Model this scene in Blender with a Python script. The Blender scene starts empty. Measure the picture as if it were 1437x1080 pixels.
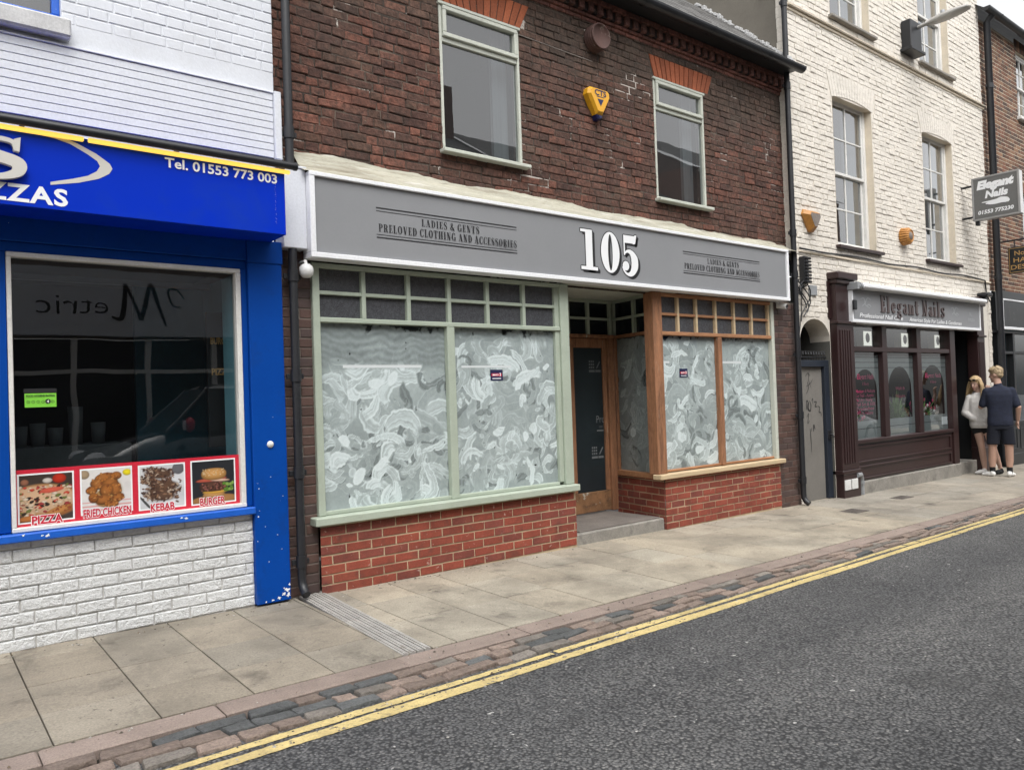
import bpy, math, random
import numpy as np
from mathutils import Vector, Matrix

C = bpy.context
SC = C.scene
COL = SC.collection
PI = math.pi

# ------------------------------------------------------------------ camera, sky, sun, exposure
YAW, PITCH, ROLL, FPX = math.radians(38.637), math.radians(0.9655), math.radians(-1.972), 1084.2
cd = bpy.data.cameras.new('camera')
cam = bpy.data.objects.new('camera', cd)
COL.objects.link(cam)
cd.sensor_width = 36.0
cd.lens = 36.0 * FPX / 1437.0
cd.clip_start = 0.05
cd.clip_end = 2000
_f = Vector((math.sin(YAW) * math.cos(PITCH), math.cos(YAW) * math.cos(PITCH), math.sin(PITCH)))
_r0 = Vector((math.cos(YAW), -math.sin(YAW), 0))
_u0 = _r0.cross(_f)
_r = _r0 * math.cos(ROLL) + _u0 * math.sin(ROLL)
_u = _u0 * math.cos(ROLL) - _r0 * math.sin(ROLL)
cam.matrix_world = Matrix(((_r.x, _u.x, -_f.x, 0.0), (_r.y, _u.y, -_f.y, -5.65), (_r.z, _u.z, -_f.z, 1.5), (0, 0, 0, 1)))
SC.camera = cam

SUN_EL, SUN_AZ = math.radians(58), math.radians(200)   # azimuth clockwise from +Y (north)
w = bpy.data.worlds.new('World')
SC.world = w
w.use_nodes = True
wn = w.node_tree.nodes
wl = w.node_tree.links
bg = wn['Background']
sky = wn.new('ShaderNodeTexSky')
sky.sky_type = 'NISHITA'
sky.sun_disc = False
sky.sun_elevation = SUN_EL
sky.sun_rotation = SUN_AZ
sky.air_density = 1.0
sky.dust_density = 4.0
hsv = wn.new('ShaderNodeHueSaturation')
hsv.inputs['Saturation'].default_value = 0.07      # cloud cover greys the sky
wl.new(sky.outputs[0], hsv.inputs['Color'])
wl.new(hsv.outputs[0], bg.inputs[0])
bg.inputs[1].default_value = 0.15
sd = bpy.data.lights.new('sun', 'SUN')
sd.energy = 0.5
sd.angle = math.radians(35)
sd.color = (1.0, 0.96, 0.9)
sun = bpy.data.objects.new('sun', sd)
COL.objects.link(sun)
_sdir = Vector((math.sin(SUN_AZ) * math.cos(SUN_EL), math.cos(SUN_AZ) * math.cos(SUN_EL), math.sin(SUN_EL)))
sun.rotation_euler = _sdir.to_track_quat('Z', 'Y').to_euler()
sun.location = (0, -20, 30)
SC.view_settings.view_transform = 'Standard'
SC.view_settings.look = 'None'
SC.view_settings.exposure = 1.12
SC.view_settings.gamma = 1.0
SC.render.engine = 'CYCLES'
SC.cycles.transparent_max_bounces = 24
SC.cycles.max_bounces = 8
SC.cycles.use_denoising = True

# ------------------------------------------------------------------ helpers
def gz(x, y):
    """height of the pavement: falls gently to the right and to the kerb"""
    return 0.065 - 0.011 * x + 0.015 * max(y, -1.8)

def tag(o, label=None, cat=None, group=None, kind=None):
    if label: o['label'] = label
    if cat: o['category'] = cat
    if group: o['group'] = group
    if kind: o['kind'] = kind
    return o

def thing(name, loc, label, cat, group=None):
    o = bpy.data.objects.new(name, None)
    o.empty_display_size = 0.2
    o.location = loc
    COL.objects.link(o)
    tag(o, label, cat, group)
    return o

def base_of(parent):
    v = Vector((0, 0, 0))
    while parent is not None:
        v += Vector(parent.location)
        parent = parent.parent
    return v

class MB:
    """collects faces in world coordinates and links them as one mesh object"""
    def __init__(self):
        self.v = []; self.f = []; self.c = []; self.m = []; self.col = (1, 1, 1); self.mi = 0; self.sm = set()
    def add(self, vs, fs, col=None, smooth=False):
        b = len(self.v)
        self.v += [tuple(p) for p in vs]
        c = self.col if col is None else col
        self.c += [c] * len(vs)
        for f in fs:
            if smooth: self.sm.add(len(self.f))
            self.f.append([b + i for i in f]); self.m.append(self.mi)
        return self
    def quad(self, a, b, c, d, col=None):
        return self.add([a, b, c, d], [(0, 1, 2, 3)], col)
    def box(self, x0, x1, y0, y1, z0, z1, bev=0.0, col=None):
        if x0 > x1: x0, x1 = x1, x0
        if y0 > y1: y0, y1 = y1, y0
        if z0 > z1: z0, z1 = z1, z0
        bev = min(bev, (x1 - x0) * .45, (y1 - y0) * .45, (z1 - z0) * .45)
        if bev <= 0:
            vs = [(x0, y0, z0), (x1, y0, z0), (x1, y1, z0), (x0, y1, z0), (x0, y0, z1), (x1, y0, z1), (x1, y1, z1), (x0, y1, z1)]
            return self.add(vs, [(0, 3, 2, 1), (4, 5, 6, 7), (0, 1, 5, 4), (1, 2, 6, 5), (2, 3, 7, 6), (3, 0, 4, 7)], col)
        vs = []; idx = {}
        X = (x0, x1); Y = (y0, y1); Z = (z0, z1)
        for i in (0, 1):
            for j in (0, 1):
                for k in (0, 1):
                    for ax in range(3):
                        p = [X[i], Y[j], Z[k]]
                        s = [1 if q == 0 else -1 for q in (i, j, k)]
                        for a2 in range(3):
                            if a2 != ax: p[a2] += s[a2] * bev
                        idx[(i, j, k, ax)] = len(vs); vs.append(p)
        fs = []
        for ax in range(3):
            o1, o2 = [(1, 2), (2, 0), (0, 1)][ax]
            for s in (0, 1):
                q = []
                for a, b in ((0, 0), (1, 0), (1, 1), (0, 1)):
                    k = [0, 0, 0]; k[ax] = s; k[o1] = a; k[o2] = b
                    q.append(idx[(k[0], k[1], k[2], ax)])
                fs.append(q if s else q[::-1])
        for ax in range(3):           # edges along axis ax
            o1, o2 = [(1, 2), (2, 0), (0, 1)][ax]
            for a in (0, 1):
                for b in (0, 1):
                    k0 = [0, 0, 0]; k0[o1] = a; k0[o2] = b; k1 = list(k0); k1[ax] = 1
                    q = [idx[(*k0, o1)], idx[(*k1, o1)], idx[(*k1, o2)], idx[(*k0, o2)]]
                    fs.append(q if (a ^ b) else q[::-1])
        for i in (0, 1):
            for j in (0, 1):
                for k in (0, 1):
                    q = [idx[(i, j, k, 0)], idx[(i, j, k, 1)], idx[(i, j, k, 2)]]
                    fs.append(q if (i + j + k) % 2 else q[::-1])
        return self.add(vs, fs, col)
    def tube(self, pts, r, n=10, col=None, caps=True, smooth=True):
        pts = [Vector(p) for p in pts]
        rs = r if isinstance(r, (list, tuple)) else [r] * len(pts)
        vs = []; fs = []
        up = None
        for i, p in enumerate(pts):
            d = (pts[min(i + 1, len(pts) - 1)] - pts[max(i - 1, 0)]).normalized()
            if up is None:
                up = Vector((0, 0, 1)) if abs(d.z) < .9 else Vector((1, 0, 0))
            s = d.cross(up).normalized(); u = s.cross(d).normalized(); up = u
            for k in range(n):
                a = 2 * PI * k / n
                vs.append(p + (s * math.cos(a) + u * math.sin(a)) * rs[i])
        for i in range(len(pts) - 1):
            for k in range(n):
                fs.append((i * n + k, i * n + (k + 1) % n, (i + 1) * n + (k + 1) % n, (i + 1) * n + k))
        self.add(vs, fs, col, smooth)
        if caps:
            self.add(vs[:n], [tuple(range(n))[::-1]], col)
            self.add(vs[-n:], [tuple(range(n))], col)
        return self
    def lathe(self, prof, o, axis, n=24, col=None, smooth=True):
        """prof: (radius, distance along axis) pairs"""
        ax = Vector(axis).normalized()
        s = ax.orthogonal().normalized(); u = ax.cross(s)
        vs = []; fs = []
        for r, h in prof:
            for k in range(n):
                a = 2 * PI * k / n
                vs.append(Vector(o) + ax * h + (s * math.cos(a) + u * math.sin(a)) * r)
        for i in range(len(prof) - 1):
            for k in range(n):
                fs.append((i * n + k, i * n + (k + 1) % n, (i + 1) * n + (k + 1) % n, (i + 1) * n + k))
        return self.add(vs, fs, col, smooth)
    def prism(self, poly, o, ex, ez, depth, bev=0.0, col=None):
        """2-D outline poly (counter-clockwise seen from outside) extruded towards the outside"""
        o = Vector(o); ex = Vector(ex); ez = Vector(ez); nn = ex.cross(ez).normalized()
        n = len(poly)
        cx = sum(p[0] for p in poly) / n; cy = sum(p[1] for p in poly) / n
        rings = [(1.0, 0.0), (1.0, depth - bev)] if bev else [(1.0, 0.0), (1.0, depth)]
        vs = [o + ex * p[0] + ez * p[1] + nn * h for s, h in rings for p in poly]
        if bev:
            rad = max(max(abs(p[0] - cx), abs(p[1] - cy)) for p in poly)
            s = 1 - bev / rad
            vs += [o + ex * (cx + (p[0] - cx) * s) + ez * (cy + (p[1] - cy) * s) + nn * depth for p in poly]
        L = len(vs) // n
        fs = []
        for i in range(L - 1):
            for k in range(n):
                fs.append((i * n + k, i * n + (k + 1) % n, (i + 1) * n + (k + 1) % n, (i + 1) * n + k))
        fs.append(tuple((L - 1) * n + k for k in range(n)))
        return self.add(vs, fs, col)
    def flat(self, polys, o, ex, ez, depth=0.0, col=None, step=0.00002):
        """flat 2-D shapes (letters) laid in a plane; depth > 0 makes raised letters"""
        o = Vector(o); ex = Vector(ex); ez = Vector(ez); nn = ex.cross(ez).normalized()
        for i, p in enumerate(polys):
            h = step * i
            area = sum(p[k][0] * p[(k + 1) % len(p)][1] - p[(k + 1) % len(p)][0] * p[k][1] for k in range(len(p)))
            q = p if area > 0 else p[::-1]
            if depth:
                self.prism(q, o, ex, ez, depth + h, 0, col)
            else:
                self.add([o + ex * a[0] + ez * a[1] + nn * h for a in q], [tuple(range(len(q)))], col)
        return self
    def build(self, name, mats, parent=None, origin=None, label=None):
        b = base_of(parent) if parent is not None else Vector(origin or (0, 0, 0))
        me = bpy.data.meshes.new(name)
        me.from_pydata([(p[0] - b.x, p[1] - b.y, p[2] - b.z) for p in self.v], [], self.f)
        for m in (mats if isinstance(mats, (list, tuple)) else [mats]): me.materials.append(m)
        if any(self.m): me.polygons.foreach_set('material_index', self.m)
        if self.sm: me.polygons.foreach_set('use_smooth', [i in self.sm for i in range(len(self.f))])
        at = me.color_attributes.new('Col', 'FLOAT_COLOR', 'POINT')
        a = np.ones((len(self.v), 4), dtype=np.float32)
        if self.v: a[:, :3] = np.array(self.c, dtype=np.float32)[:, :3]
        at.data.foreach_set('color', a.ravel())
        me.update()
        o = bpy.data.objects.new(name, me)
        COL.objects.link(o)
        if parent is not None:
            o.parent = parent
        else:
            o.location = b
        if label: o['label'] = label
        return o

# ------------------------------------------------------------------ materials
def nn(nt, t, **kw):
    n = nt.nodes.new(t)
    for k, v in kw.items():
        if k.startswith('i_'): n.inputs[k[2:].replace('_', ' ')].default_value = v
        else: setattr(n, k, v)
    return n

def noise(nt, scale, detail=6, rough=.6, vec=None, dist=0.0):
    n = nn(nt, 'ShaderNodeTexNoise')
    n.inputs['Scale'].default_value = scale; n.inputs['Detail'].default_value = detail
    n.inputs['Roughness'].default_value = rough; n.inputs['Distortion'].default_value = dist
    if vec is not None: nt.links.new(vec, n.inputs['Vector'])
    return n.outputs['Fac']

def ramp(nt, fac, a, b, ca=(0, 0, 0, 1), cb=(1, 1, 1, 1)):
    r = nn(nt, 'ShaderNodeValToRGB')
    r.color_ramp.elements[0].position = a; r.color_ramp.elements[1].position = b
    r.color_ramp.elements[0].color = ca; r.color_ramp.elements[1].color = cb
    nt.links.new(fac, r.inputs[0])
    return r.outputs[0]

def mixc(nt, fac, a, b, mode='MIX'):
    m = nn(nt, 'ShaderNodeMix', data_type='RGBA', blend_type=mode)
    for s, v in ((m.inputs[0], fac), (m.inputs[6], a), (m.inputs[7], b)):
        if isinstance(v, (int, float)): s.default_value = v
        elif isinstance(v, tuple): s.default_value = (*v[:3], 1)
        else: nt.links.new(v, s)
    return m.outputs[2]

MATS = {}
def mat(name, col=(.5, .5, .5), rough=.7, var=.12, vscale=5.0, fine=.08, fscale=60.0, bump=.15, bscale=90.0, bdist=.004,
        attr=False, dirt=None, chips=None, metallic=0.0, spec=.5, stretch=None, emit=None, coat=0.0):
    """dirt / chips: list of (colour, scale, low, high[, strength]) laid over the base through noise thresholds"""
    m = bpy.data.materials.new(name); m.use_nodes = True; MATS[name] = m
    nt = m.node_tree; b = nt.nodes['Principled BSDF']
    tc = nn(nt, 'ShaderNodeTexCoord')
    vec = tc.outputs['Object']
    if stretch:
        mp = nn(nt, 'ShaderNodeMapping'); mp.inputs['Scale'].default_value = stretch
        nt.links.new(vec, mp.inputs['Vector']); vec = mp.outputs[0]
    base = nn(nt, 'ShaderNodeAttribute', attribute_name='Col').outputs['Color'] if attr else tuple(col)
    if attr and tuple(col) != (1, 1, 1): base = mixc(nt, 1.0, base, tuple(col), 'MULTIPLY')
    if var:
        f = ramp(nt, noise(nt, vscale, 5, .65, vec), .3, .7, (1 - var,) * 3 + (1,), (1 + var,) * 3 + (1,))
        base = mixc(nt, 1.0, base, f, 'MULTIPLY')
    if fine:
        f = ramp(nt, noise(nt, fscale, 4, .7, vec), .3, .7, (1 - fine,) * 3 + (1,), (1 + fine,) * 3 + (1,))
        base = mixc(nt, 1.0, base, f, 'MULTIPLY')
    for lst in (dirt or []), (chips or []):
        for d in lst:
            f = ramp(nt, noise(nt, d[1], 7, .7, vec, .3), d[2], d[3])
            st = d[4] if len(d) > 4 else 1.0
            if st < 1:
                mm = nn(nt, 'ShaderNodeMath', operation='MULTIPLY'); nt.links.new(f, mm.inputs[0]); mm.inputs[1].default_value = st
                f = mm.outputs[0]
            base = mixc(nt, f, base, d[0])
    if isinstance(base, tuple): b.inputs['Base Color'].default_value = (*base, 1)
    else: nt.links.new(base, b.inputs['Base Color'])
    b.inputs['Roughness'].default_value = rough
    b.inputs['Metallic'].default_value = metallic
    b.inputs['Specular IOR Level'].default_value = spec
    b.inputs['Coat Weight'].default_value = coat
    if emit:
        b.inputs['Emission Color'].default_value = (*emit[0], 1); b.inputs['Emission Strength'].default_value = emit[1]
    if bump:
        bp = nn(nt, 'ShaderNodeBump'); bp.inputs['Strength'].default_value = bump; bp.inputs['Distance'].default_value = bdist
        nt.links.new(noise(nt, bscale, 8, .65, vec), bp.inputs['Height'])
        nt.links.new(bp.outputs[0], b.inputs['Normal'])
    return m

def glass_mat(name, tint=(.8, .85, .86), gain=1.7, ior=1.5, rough=0.0, wob=.0015, haze=0.0):
    m = bpy.data.materials.new(name); m.use_nodes = True; MATS[name] = m
    nt = m.node_tree; nt.nodes.remove(nt.nodes['Principled BSDF'])
    out = nt.nodes['Material Output']
    tr = nn(nt, 'ShaderNodeBsdfTransparent'); tr.inputs[0].default_value = (*tint, 1)
    gl = nn(nt, 'ShaderNodeBsdfGlossy'); gl.inputs['Roughness'].default_value = rough
    fr = nn(nt, 'ShaderNodeFresnel'); fr.inputs['IOR'].default_value = ior
    ge = nn(nt, 'ShaderNodeNewGeometry')          # thin sheet: the same index from both sides
    io = nn(nt, 'ShaderNodeMath', operation='MULTIPLY_ADD'); io.inputs[1].default_value = 1 / ior - ior; io.inputs[2].default_value = ior
    nt.links.new(ge.outputs['Backfacing'], io.inputs[0]); nt.links.new(io.outputs[0], fr.inputs['IOR'])
    mu = nn(nt, 'ShaderNodeMath', operation='MULTIPLY', use_clamp=True); mu.inputs[1].default_value = gain
    nt.links.new(fr.outputs[0], mu.inputs[0])
    mx = nn(nt, 'ShaderNodeMixShader')
    nt.links.new(mu.outputs[0], mx.inputs[0]); nt.links.new(tr.outputs[0], mx.inputs[1]); nt.links.new(gl.outputs[0], mx.inputs[2])
    if haze:                                       # pale diffuse layer lifts the dark glass, standing in for haze inside
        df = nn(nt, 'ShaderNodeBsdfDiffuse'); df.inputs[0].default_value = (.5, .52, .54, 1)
        m2 = nn(nt, 'ShaderNodeMixShader'); m2.inputs[0].default_value = haze
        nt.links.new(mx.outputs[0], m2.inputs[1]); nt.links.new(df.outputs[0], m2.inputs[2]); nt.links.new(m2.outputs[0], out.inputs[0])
    else: nt.links.new(mx.outputs[0], out.inputs[0])
    if wob:
        tc = nn(nt, 'ShaderNodeTexCoord')
        bp = nn(nt, 'ShaderNodeBump'); bp.inputs['Strength'].default_value = 1.0; bp.inputs['Distance'].default_value = wob
        nt.links.new(noise(nt, 1.3, 2, .5, tc.outputs['Object']), bp.inputs['Height'])
        nt.links.new(bp.outputs[0], gl.inputs['Normal']); 
    return m

M = {}
M['oldbrick'] = mat('old_brick', attr=True, col=(1, 1, 1), rough=.92, var=.34, vscale=3.4, fine=.55, fscale=26, bump=.8, bscale=22, bdist=.018,
    dirt=[((.060, .047, .038), 1.1, .46, .70, .60), ((.03, .024, .02), 15, .54, .68, .75), ((.17, .125, .09), 20, .58, .70, .5), ((.135, .105, .08), 2.4, .60, .72, .55)], chips=[((.45, .40, .35), 34, .715, .745, .75)])
M['oldmortar'] = mat('old_mortar', (.050, .038, .030), rough=.95, var=.4, vscale=2.5, fine=.4, bump=.6, dirt=[((.20, .155, .12), 4.0, .50, .64, .7), ((.060, .047, .038), 1.1, .46, .70, .60), ((.135, .105, .08), 2.4, .60, .72, .65)], chips=[((.55, .50, .45), 2.6, .585, .61, .9)])
M['redbrick'] = mat('red_brick', attr=True, col=(1, 1, 1), rough=.85, var=.15, vscale=6, fine=.2, fscale=80, bump=.4, bscale=110, bdist=.003,
    chips=[((.46, .34, .29), 19, .63, .67, .8)], dirt=[((.07, .035, .028), 7, .54, .72, .65), ((.30, .09, .05), 3, .55, .7, .4)])
M['redmortar'] = mat('red_brick_mortar', (.44, .34, .225), rough=.95, var=.25, vscale=3, bump=.4)
M['brownbrick'] = mat('brown_glazed_brick', attr=True, col=(1, 1, 1), rough=.55, var=.18, vscale=5, fine=.12, bump=.25, bscale=60)
M['brownmortar'] = mat('brown_brick_mortar', (.15, .125, .105), rough=.95, var=.25)
M['whitepaint'] = mat('white_painted_brick', (.62, .64, .68), rough=.75, var=.05, vscale=2, fine=.04, bump=.35, bscale=28, bdist=.006,
    dirt=[((.50, .50, .50), 3.1, .56, .74, .35), ((.18, .17, .15), 22, .70, .76, .35)])
M['whiterustic'] = mat('white_rustic_brick', (.68, .69, .69), rough=.7, var=.07, vscale=4, fine=.09, bump=1.0, bscale=42, bdist=.020,
    dirt=[((.30, .29, .27), 9, .60, .74, .5), ((.10, .09, .08), 26, .66, .70, .6)])
M['whitemortar'] = mat('white_joint', (.52, .51, .49), rough=.9, var=.2)
M['cream'] = mat('cream_painted_brick', (.69, .645, .575), rough=.8, var=.07, vscale=1.3, fine=.09, fscale=30, bump=.75, bscale=14, bdist=.022,
    dirt=[((.52, .45, .37), 2.3, .56, .76, .35), ((.22, .18, .14), 13, .66, .71, .6)])
M['creamjoint'] = mat('cream_joint', (.65, .605, .535), rough=.9, var=.1, bump=.5, bscale=30, dirt=[((.25, .2, .16), 6, .60, .74, .6)])
M['creamsmooth'] = mat('cream_render', (.66, .58, .46), rough=.85, var=.08, bump=.2, dirt=[((.35, .29, .22), 6, .6, .75, .5)])
M['boardwhite'] = mat('white_board', (.63, .65, .69), rough=.55, var=.04, bump=.08, dirt=[((.45, .45, .44), 5, .62, .75, .4)])
M['blackline'] = mat('dark_gap', (.03, .03, .03), rough=.9, bump=0)
M['stonesill'] = mat('stone_sill', (.50, .50, .50), rough=.85, var=.15, fine=.15, bump=.4, bscale=40, dirt=[((.25, .25, .24), 12, .58, .7, .5)])
M['bluesign'] = mat('blue_sign_face', (.001, .028, .46), rough=.35, var=.04, vscale=1.2, fine=0, bump=0.02, bscale=3, spec=.12, dirt=[((.010, .045, .36), 2.0, .5, .75, .6)], chips=[((.6, .65, .75), 46, .765, .775)])
M['bluepaint'] = mat('blue_paint', (.001, .052, .30), rough=.5, spec=.12, var=.08, vscale=2, fine=.04, bump=.12, bscale=30,
    chips=[((.62, .64, .68), 13, .715, .722)], dirt=[((.006, .035, .16), 4, .54, .72, .6), ((.05, .10, .26), 2, .62, .75, .5)])
M['bluetrim'] = mat('blue_trim_paint', (.008, .10, .50), rough=.4, var=.08, bump=.1, chips=[((.6, .6, .6), 7, .70, .71)])
M['whitetrim'] = mat('white_window_paint', (.66, .65, .62), rough=.5, var=.08, bump=.15, chips=[((.25, .2, .15), 16, .70, .72, .7)])
M['whitesign'] = mat('white_sign_edge', (.78, .79, .81), rough=.4, var=.03, bump=0)
M['letterwhite'] = mat('white_lettering', (.80, .81, .82), rough=.4, var=.02, fine=0, bump=0)
M['lettercream'] = mat('pale_lettering', (.56, .54, .50), rough=.4, var=.03, fine=0, bump=0)
M['letterblack'] = mat('black_lettering', (.012, .012, .014), rough=.5, var=0, fine=0, bump=0)
M['letterdark'] = mat('dark_brown_lettering', (.085, .060, .058), rough=.4, var=0, fine=0, bump=0)
M['lettergrey'] = mat('grey_lettering', (.36, .38, .40), rough=.5, var=0, fine=0, bump=0)
M['faintprint'] = mat('faint_print', (.15, .16, .165), rough=.5, var=0, fine=0, bump=0)
M['paletealedge'] = mat('pale_teal_board', (.16, .36, .43), rough=.6, bump=0)
M['letterpink'] = mat('pink_lettering', (.30, .025, .085), rough=.5, var=0, fine=0, bump=0)
M['letterred'] = mat('red_lettering', (.48, .012, .035), rough=.45, var=.03, fine=0, bump=0)
M['lettergold'] = mat('gold_lettering', (.50, .30, .10), rough=.5, var=0, fine=0, bump=0)
M['greysign'] = mat('grey_sign_face', (.232, .238, .248), rough=.5, var=.035, vscale=1.5, fine=.02, bump=.03, bscale=4, chips=[((.5, .5, .5), 26, .76, .77, .6)])
M['sage'] = mat('sage_green_paint', (.37, .42, .345), rough=.5, var=.07, vscale=4, fine=.05, bump=.15, bscale=40, chips=[((.16, .13, .09), 18, .72, .735, .8)],
    dirt=[((.22, .25, .19), 6, .6, .8, .4)])
M['sagepale'] = mat('pale_green_paint', (.50, .52, .455), rough=.55, var=.07, vscale=4, bump=.15, dirt=[((.24, .23, .19), 9, .58, .75, .5)], chips=[((.2, .16, .12), 26, .72, .74, .8)])
M['wood'] = mat('stripped_wood', (.27, .125, .062), rough=.75, var=.3, vscale=3, fine=.25, fscale=20, bump=.35, bscale=26, stretch=(6, 6, .7),
    dirt=[((.09, .042, .024), 1.8, .54, .68, .75), ((.36, .22, .12), 5, .6, .72, .5)], chips=[((.38, .40, .33), 3.1, .655, .68, .8)])
M['woodh'] = mat('stripped_wood_rail', (.34, .165, .08), rough=.7, var=.22, vscale=3, fine=.2, fscale=20, bump=.3, bscale=26, stretch=(.7, 6, 6),
    dirt=[((.12, .06, .03), 3, .60, .74, .6)], chips=[((.42, .44, .36), 4.5, .66, .70, .8)])
M['palewood'] = mat('pale_sill_wood', (.52, .40, .25), rough=.7, var=.15, vscale=3, fine=.12, bump=.2, stretch=(.7, 6, 6), dirt=[((.25, .16, .08), 4, .62, .74, .5)])
M['doorfoot'] = mat('worn_door_rail', (.22, .11, .05), rough=.75, var=.3, bump=.4, bscale=30, chips=[((.42, .42, .36), 8, .60, .64, .8)], dirt=[((.04, .025, .015), 6, .5, .68, .8)])
M['leadglass'] = mat('obscured_glass', (.066, .068, .075), rough=.25, var=.25, vscale=38, fine=.5, fscale=120, bump=.7, bscale=85, bdist=.004, spec=.6)
M['darkglass'] = mat('dark_blue_glass', (.008, .011, .016), rough=.18, var=.3, vscale=20, bump=.3, bscale=60, spec=.5)
M['boardedglass'] = mat('membrane_behind_glass', (.017, .024, .028), rough=.3, var=.15, bump=.05)
M['glass'] = glass_mat('window_glass', gain=2.5, haze=.003)
M['glassblue'] = glass_mat('upper_glass', tint=(.75, .8, .82), gain=3.4, haze=.03)
M['paneglass'] = glass_mat('painted_pane_glass', tint=(.9, .92, .92), gain=.7, wob=.0005)
M['room'] = mat('dim_room', (.016, .018, .020), rough=.9, bump=0)
M['roomteal'] = mat('teal_room_wall', (.028, .135, .19), rough=.7, bump=0)
M['roomgrey'] = mat('grey_room_wall', (.10, .11, .115), rough=.9, bump=0)
M['curtain_and_reflection'] = mat('net_curtain_and_reflection', (.11, .12, .125), rough=.9, var=.2, vscale=3, stretch=(9, 9, .3), bump=.4, bscale=14)  # also tones the painted reflection strip in the brick shop's upper windows
M['pvc'] = mat('black_pipe', (.014, .015, .018), rough=.45, var=.2, bump=.08, dirt=[((.07, .07, .07), 7, .62, .78, .5)])
M['gutter'] = mat('black_gutter', (.014, .016, .019), rough=.4, var=.2, bump=.1, dirt=[((.05, .05, .05), 5, .6, .75, .5)])
M['slate'] = mat('roof_slate', attr=True, col=(1, 1, 1), rough=.75, var=.25, vscale=4, fine=.25, bump=.4, bscale=40, dirt=[((.28, .27, .25), 9, .62, .72, .6)])
M['flash'] = mat('cream_flashing', (.40, .385, .31), stretch=(.35, 1.5, 3.5), rough=.65, var=.2, vscale=3, fine=.18, bump=.8, bscale=16, bdist=.014, dirt=[((.17, .14, .095), 3.2, .48, .66, .8), ((.58, .57, .53), 5, .56, .64, .7), ((.09, .075, .055), 14, .62, .70, .7)])
M['render'] = mat('grey_render', (.165, .150, .125), rough=.9, var=.15, vscale=1.5, bump=.2, dirt=[((.09, .08, .065), 2, .52, .7, .5)])
M['archbrick'] = mat('orange_rubbed_brick', attr=True, col=(1, 1, 1), rough=.85, var=.2, fine=.2, bump=.4, bscale=60)
M['brownpaint'] = mat('dark_brown_paint', (.030, .014, .014), rough=.35, var=.12, fine=.06, bump=.06, bscale=20)
M['blackpaint'] = mat('black_paint', (.014, .016, .018), rough=.4, var=.12, bump=.06)
M['navypaint'] = mat('dark_blue_gate_paint', (.016, .022, .034), rough=.5, var=.2, bump=.1, chips=[((.12, .1, .09), 14, .68, .7, .7)])
M['greysign2'] = mat('grey_hanging_sign', (.13, .13, .125), rough=.5, var=.05, bump=0)
M['greygate'] = mat('grey_gate_panel', (.17, .16, .145), rough=.8, var=.14, vscale=2, bump=.2, dirt=[((.12, .11, .1), 3, .55, .75, .6)])
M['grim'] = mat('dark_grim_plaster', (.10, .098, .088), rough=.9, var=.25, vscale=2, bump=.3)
M['terra'] = mat('terracotta_vent', (.085, .042, .034), rough=.75, var=.25, bump=.3, dirt=[((.34, .30, .26), 9, .58, .68, .6)])
M['yellowbox'] = mat('yellow_plastic', (.72, .36, .018), rough=.35, var=.05, bump=0)
M['orangebox'] = mat('faded_orange_plastic', (.44, .20, .045), rough=.5, var=.2, vscale=14, bump=.1, dirt=[((.22, .10, .03), 12, .58, .7, .5)])
M['greyplate'] = mat('weathered_grey_plate', (.20, .17, .15), rough=.7, var=.25, vscale=18)
M['navyplastic'] = mat('navy_plastic', (.008, .012, .07), rough=.4, bump=0)
M['whiteplastic'] = mat('white_plastic', (.66, .66, .65), rough=.4, var=.05, bump=0)
M['greyplastic'] = mat('grey_plastic', (.26, .27, .28), rough=.5, bump=0)
M['metal'] = mat('galvanised_metal', (.38, .38, .38), rough=.42, metallic=.8, var=.12, bump=.05)
M['lamphead'] = mat('grey_lamp_metal', (.36, .35, .33), rough=.5, var=.1, bump=.04)
M['asphalt'] = None
M['strip'] = mat('lit_yellow_strip', (.65, .42, .05), rough=.5, bump=0, emit=((1.0, .62, .10), .55))
M['lightbox'] = mat('lit_box_face', (.8, .8, .76), rough=.5, bump=0, emit=((1, .97, .86), .42))
M['lightboxside'] = mat('cream_box_side', (.55, .50, .38), rough=.6, bump=0)
M['film'] = mat('frosted_window_film', (.22, .24, .238), rough=.6, var=.12, vscale=2, bump=0)
M['leaf'] = mat('green_leaf', (.13, .24, .06), rough=.5, var=.3, vscale=20, bump=0)
M['petal'] = mat('pink_petal', (.50, .05, .13), rough=.6, var=.3, vscale=25, bump=0)
M['petalwhite'] = mat('white_petal', (.70, .66, .62), rough=.6, var=.1, bump=0)
M['potwhite'] = mat('grey_pot', (.30, .30, .29), rough=.5, bump=0)
M['hygiene'] = mat('lime_sticker', (.20, .58, .05), rough=.5, var=.03, bump=0)
M['stickblue'] = mat('navy_sticker', (.012, .016, .065), rough=.5, bump=0)
M['poster'] = mat('printed_poster', attr=True, col=(1, 1, 1), rough=.35, var=0, fine=0, bump=0)
M['posterred'] = mat('red_poster', (.55, .022, .045), rough=.35, var=.03, bump=0)
M['concrete'] = mat('worn_concrete', (.24, .225, .20), rough=.9, var=.2, fine=.2, bump=.4, dirt=[((.10, .09, .08), 6, .55, .72, .6)])
M['mat'] = mat('door_mat', (.15, .13, .115), rough=.95, var=.2, fine=.4, fscale=240, bump=.8, bscale=220)
M['channel'] = mat('channel_iron', (.34, .325, .305), rough=.55, var=.2, fine=.15, bump=.3, dirt=[((.16, .12, .09), 8, .55, .7, .6)])
M['iron'] = mat('dark_iron_cover', (.10, .085, .075), rough=.7, var=.25, bump=.4)

# ------------------------------------------------------------------ brickwork
def facing(y=0.0):
    """wall facing the street: u runs along +X, d is outward (towards -Y)"""
    return lambda u, z, d: (u, y - d, z)

def side_face(x, y0=0.0):
    """wall facing left (-X): u runs along +Y from y0"""
    return lambda u, z, d: (x - d, y0 + u, z)

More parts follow.
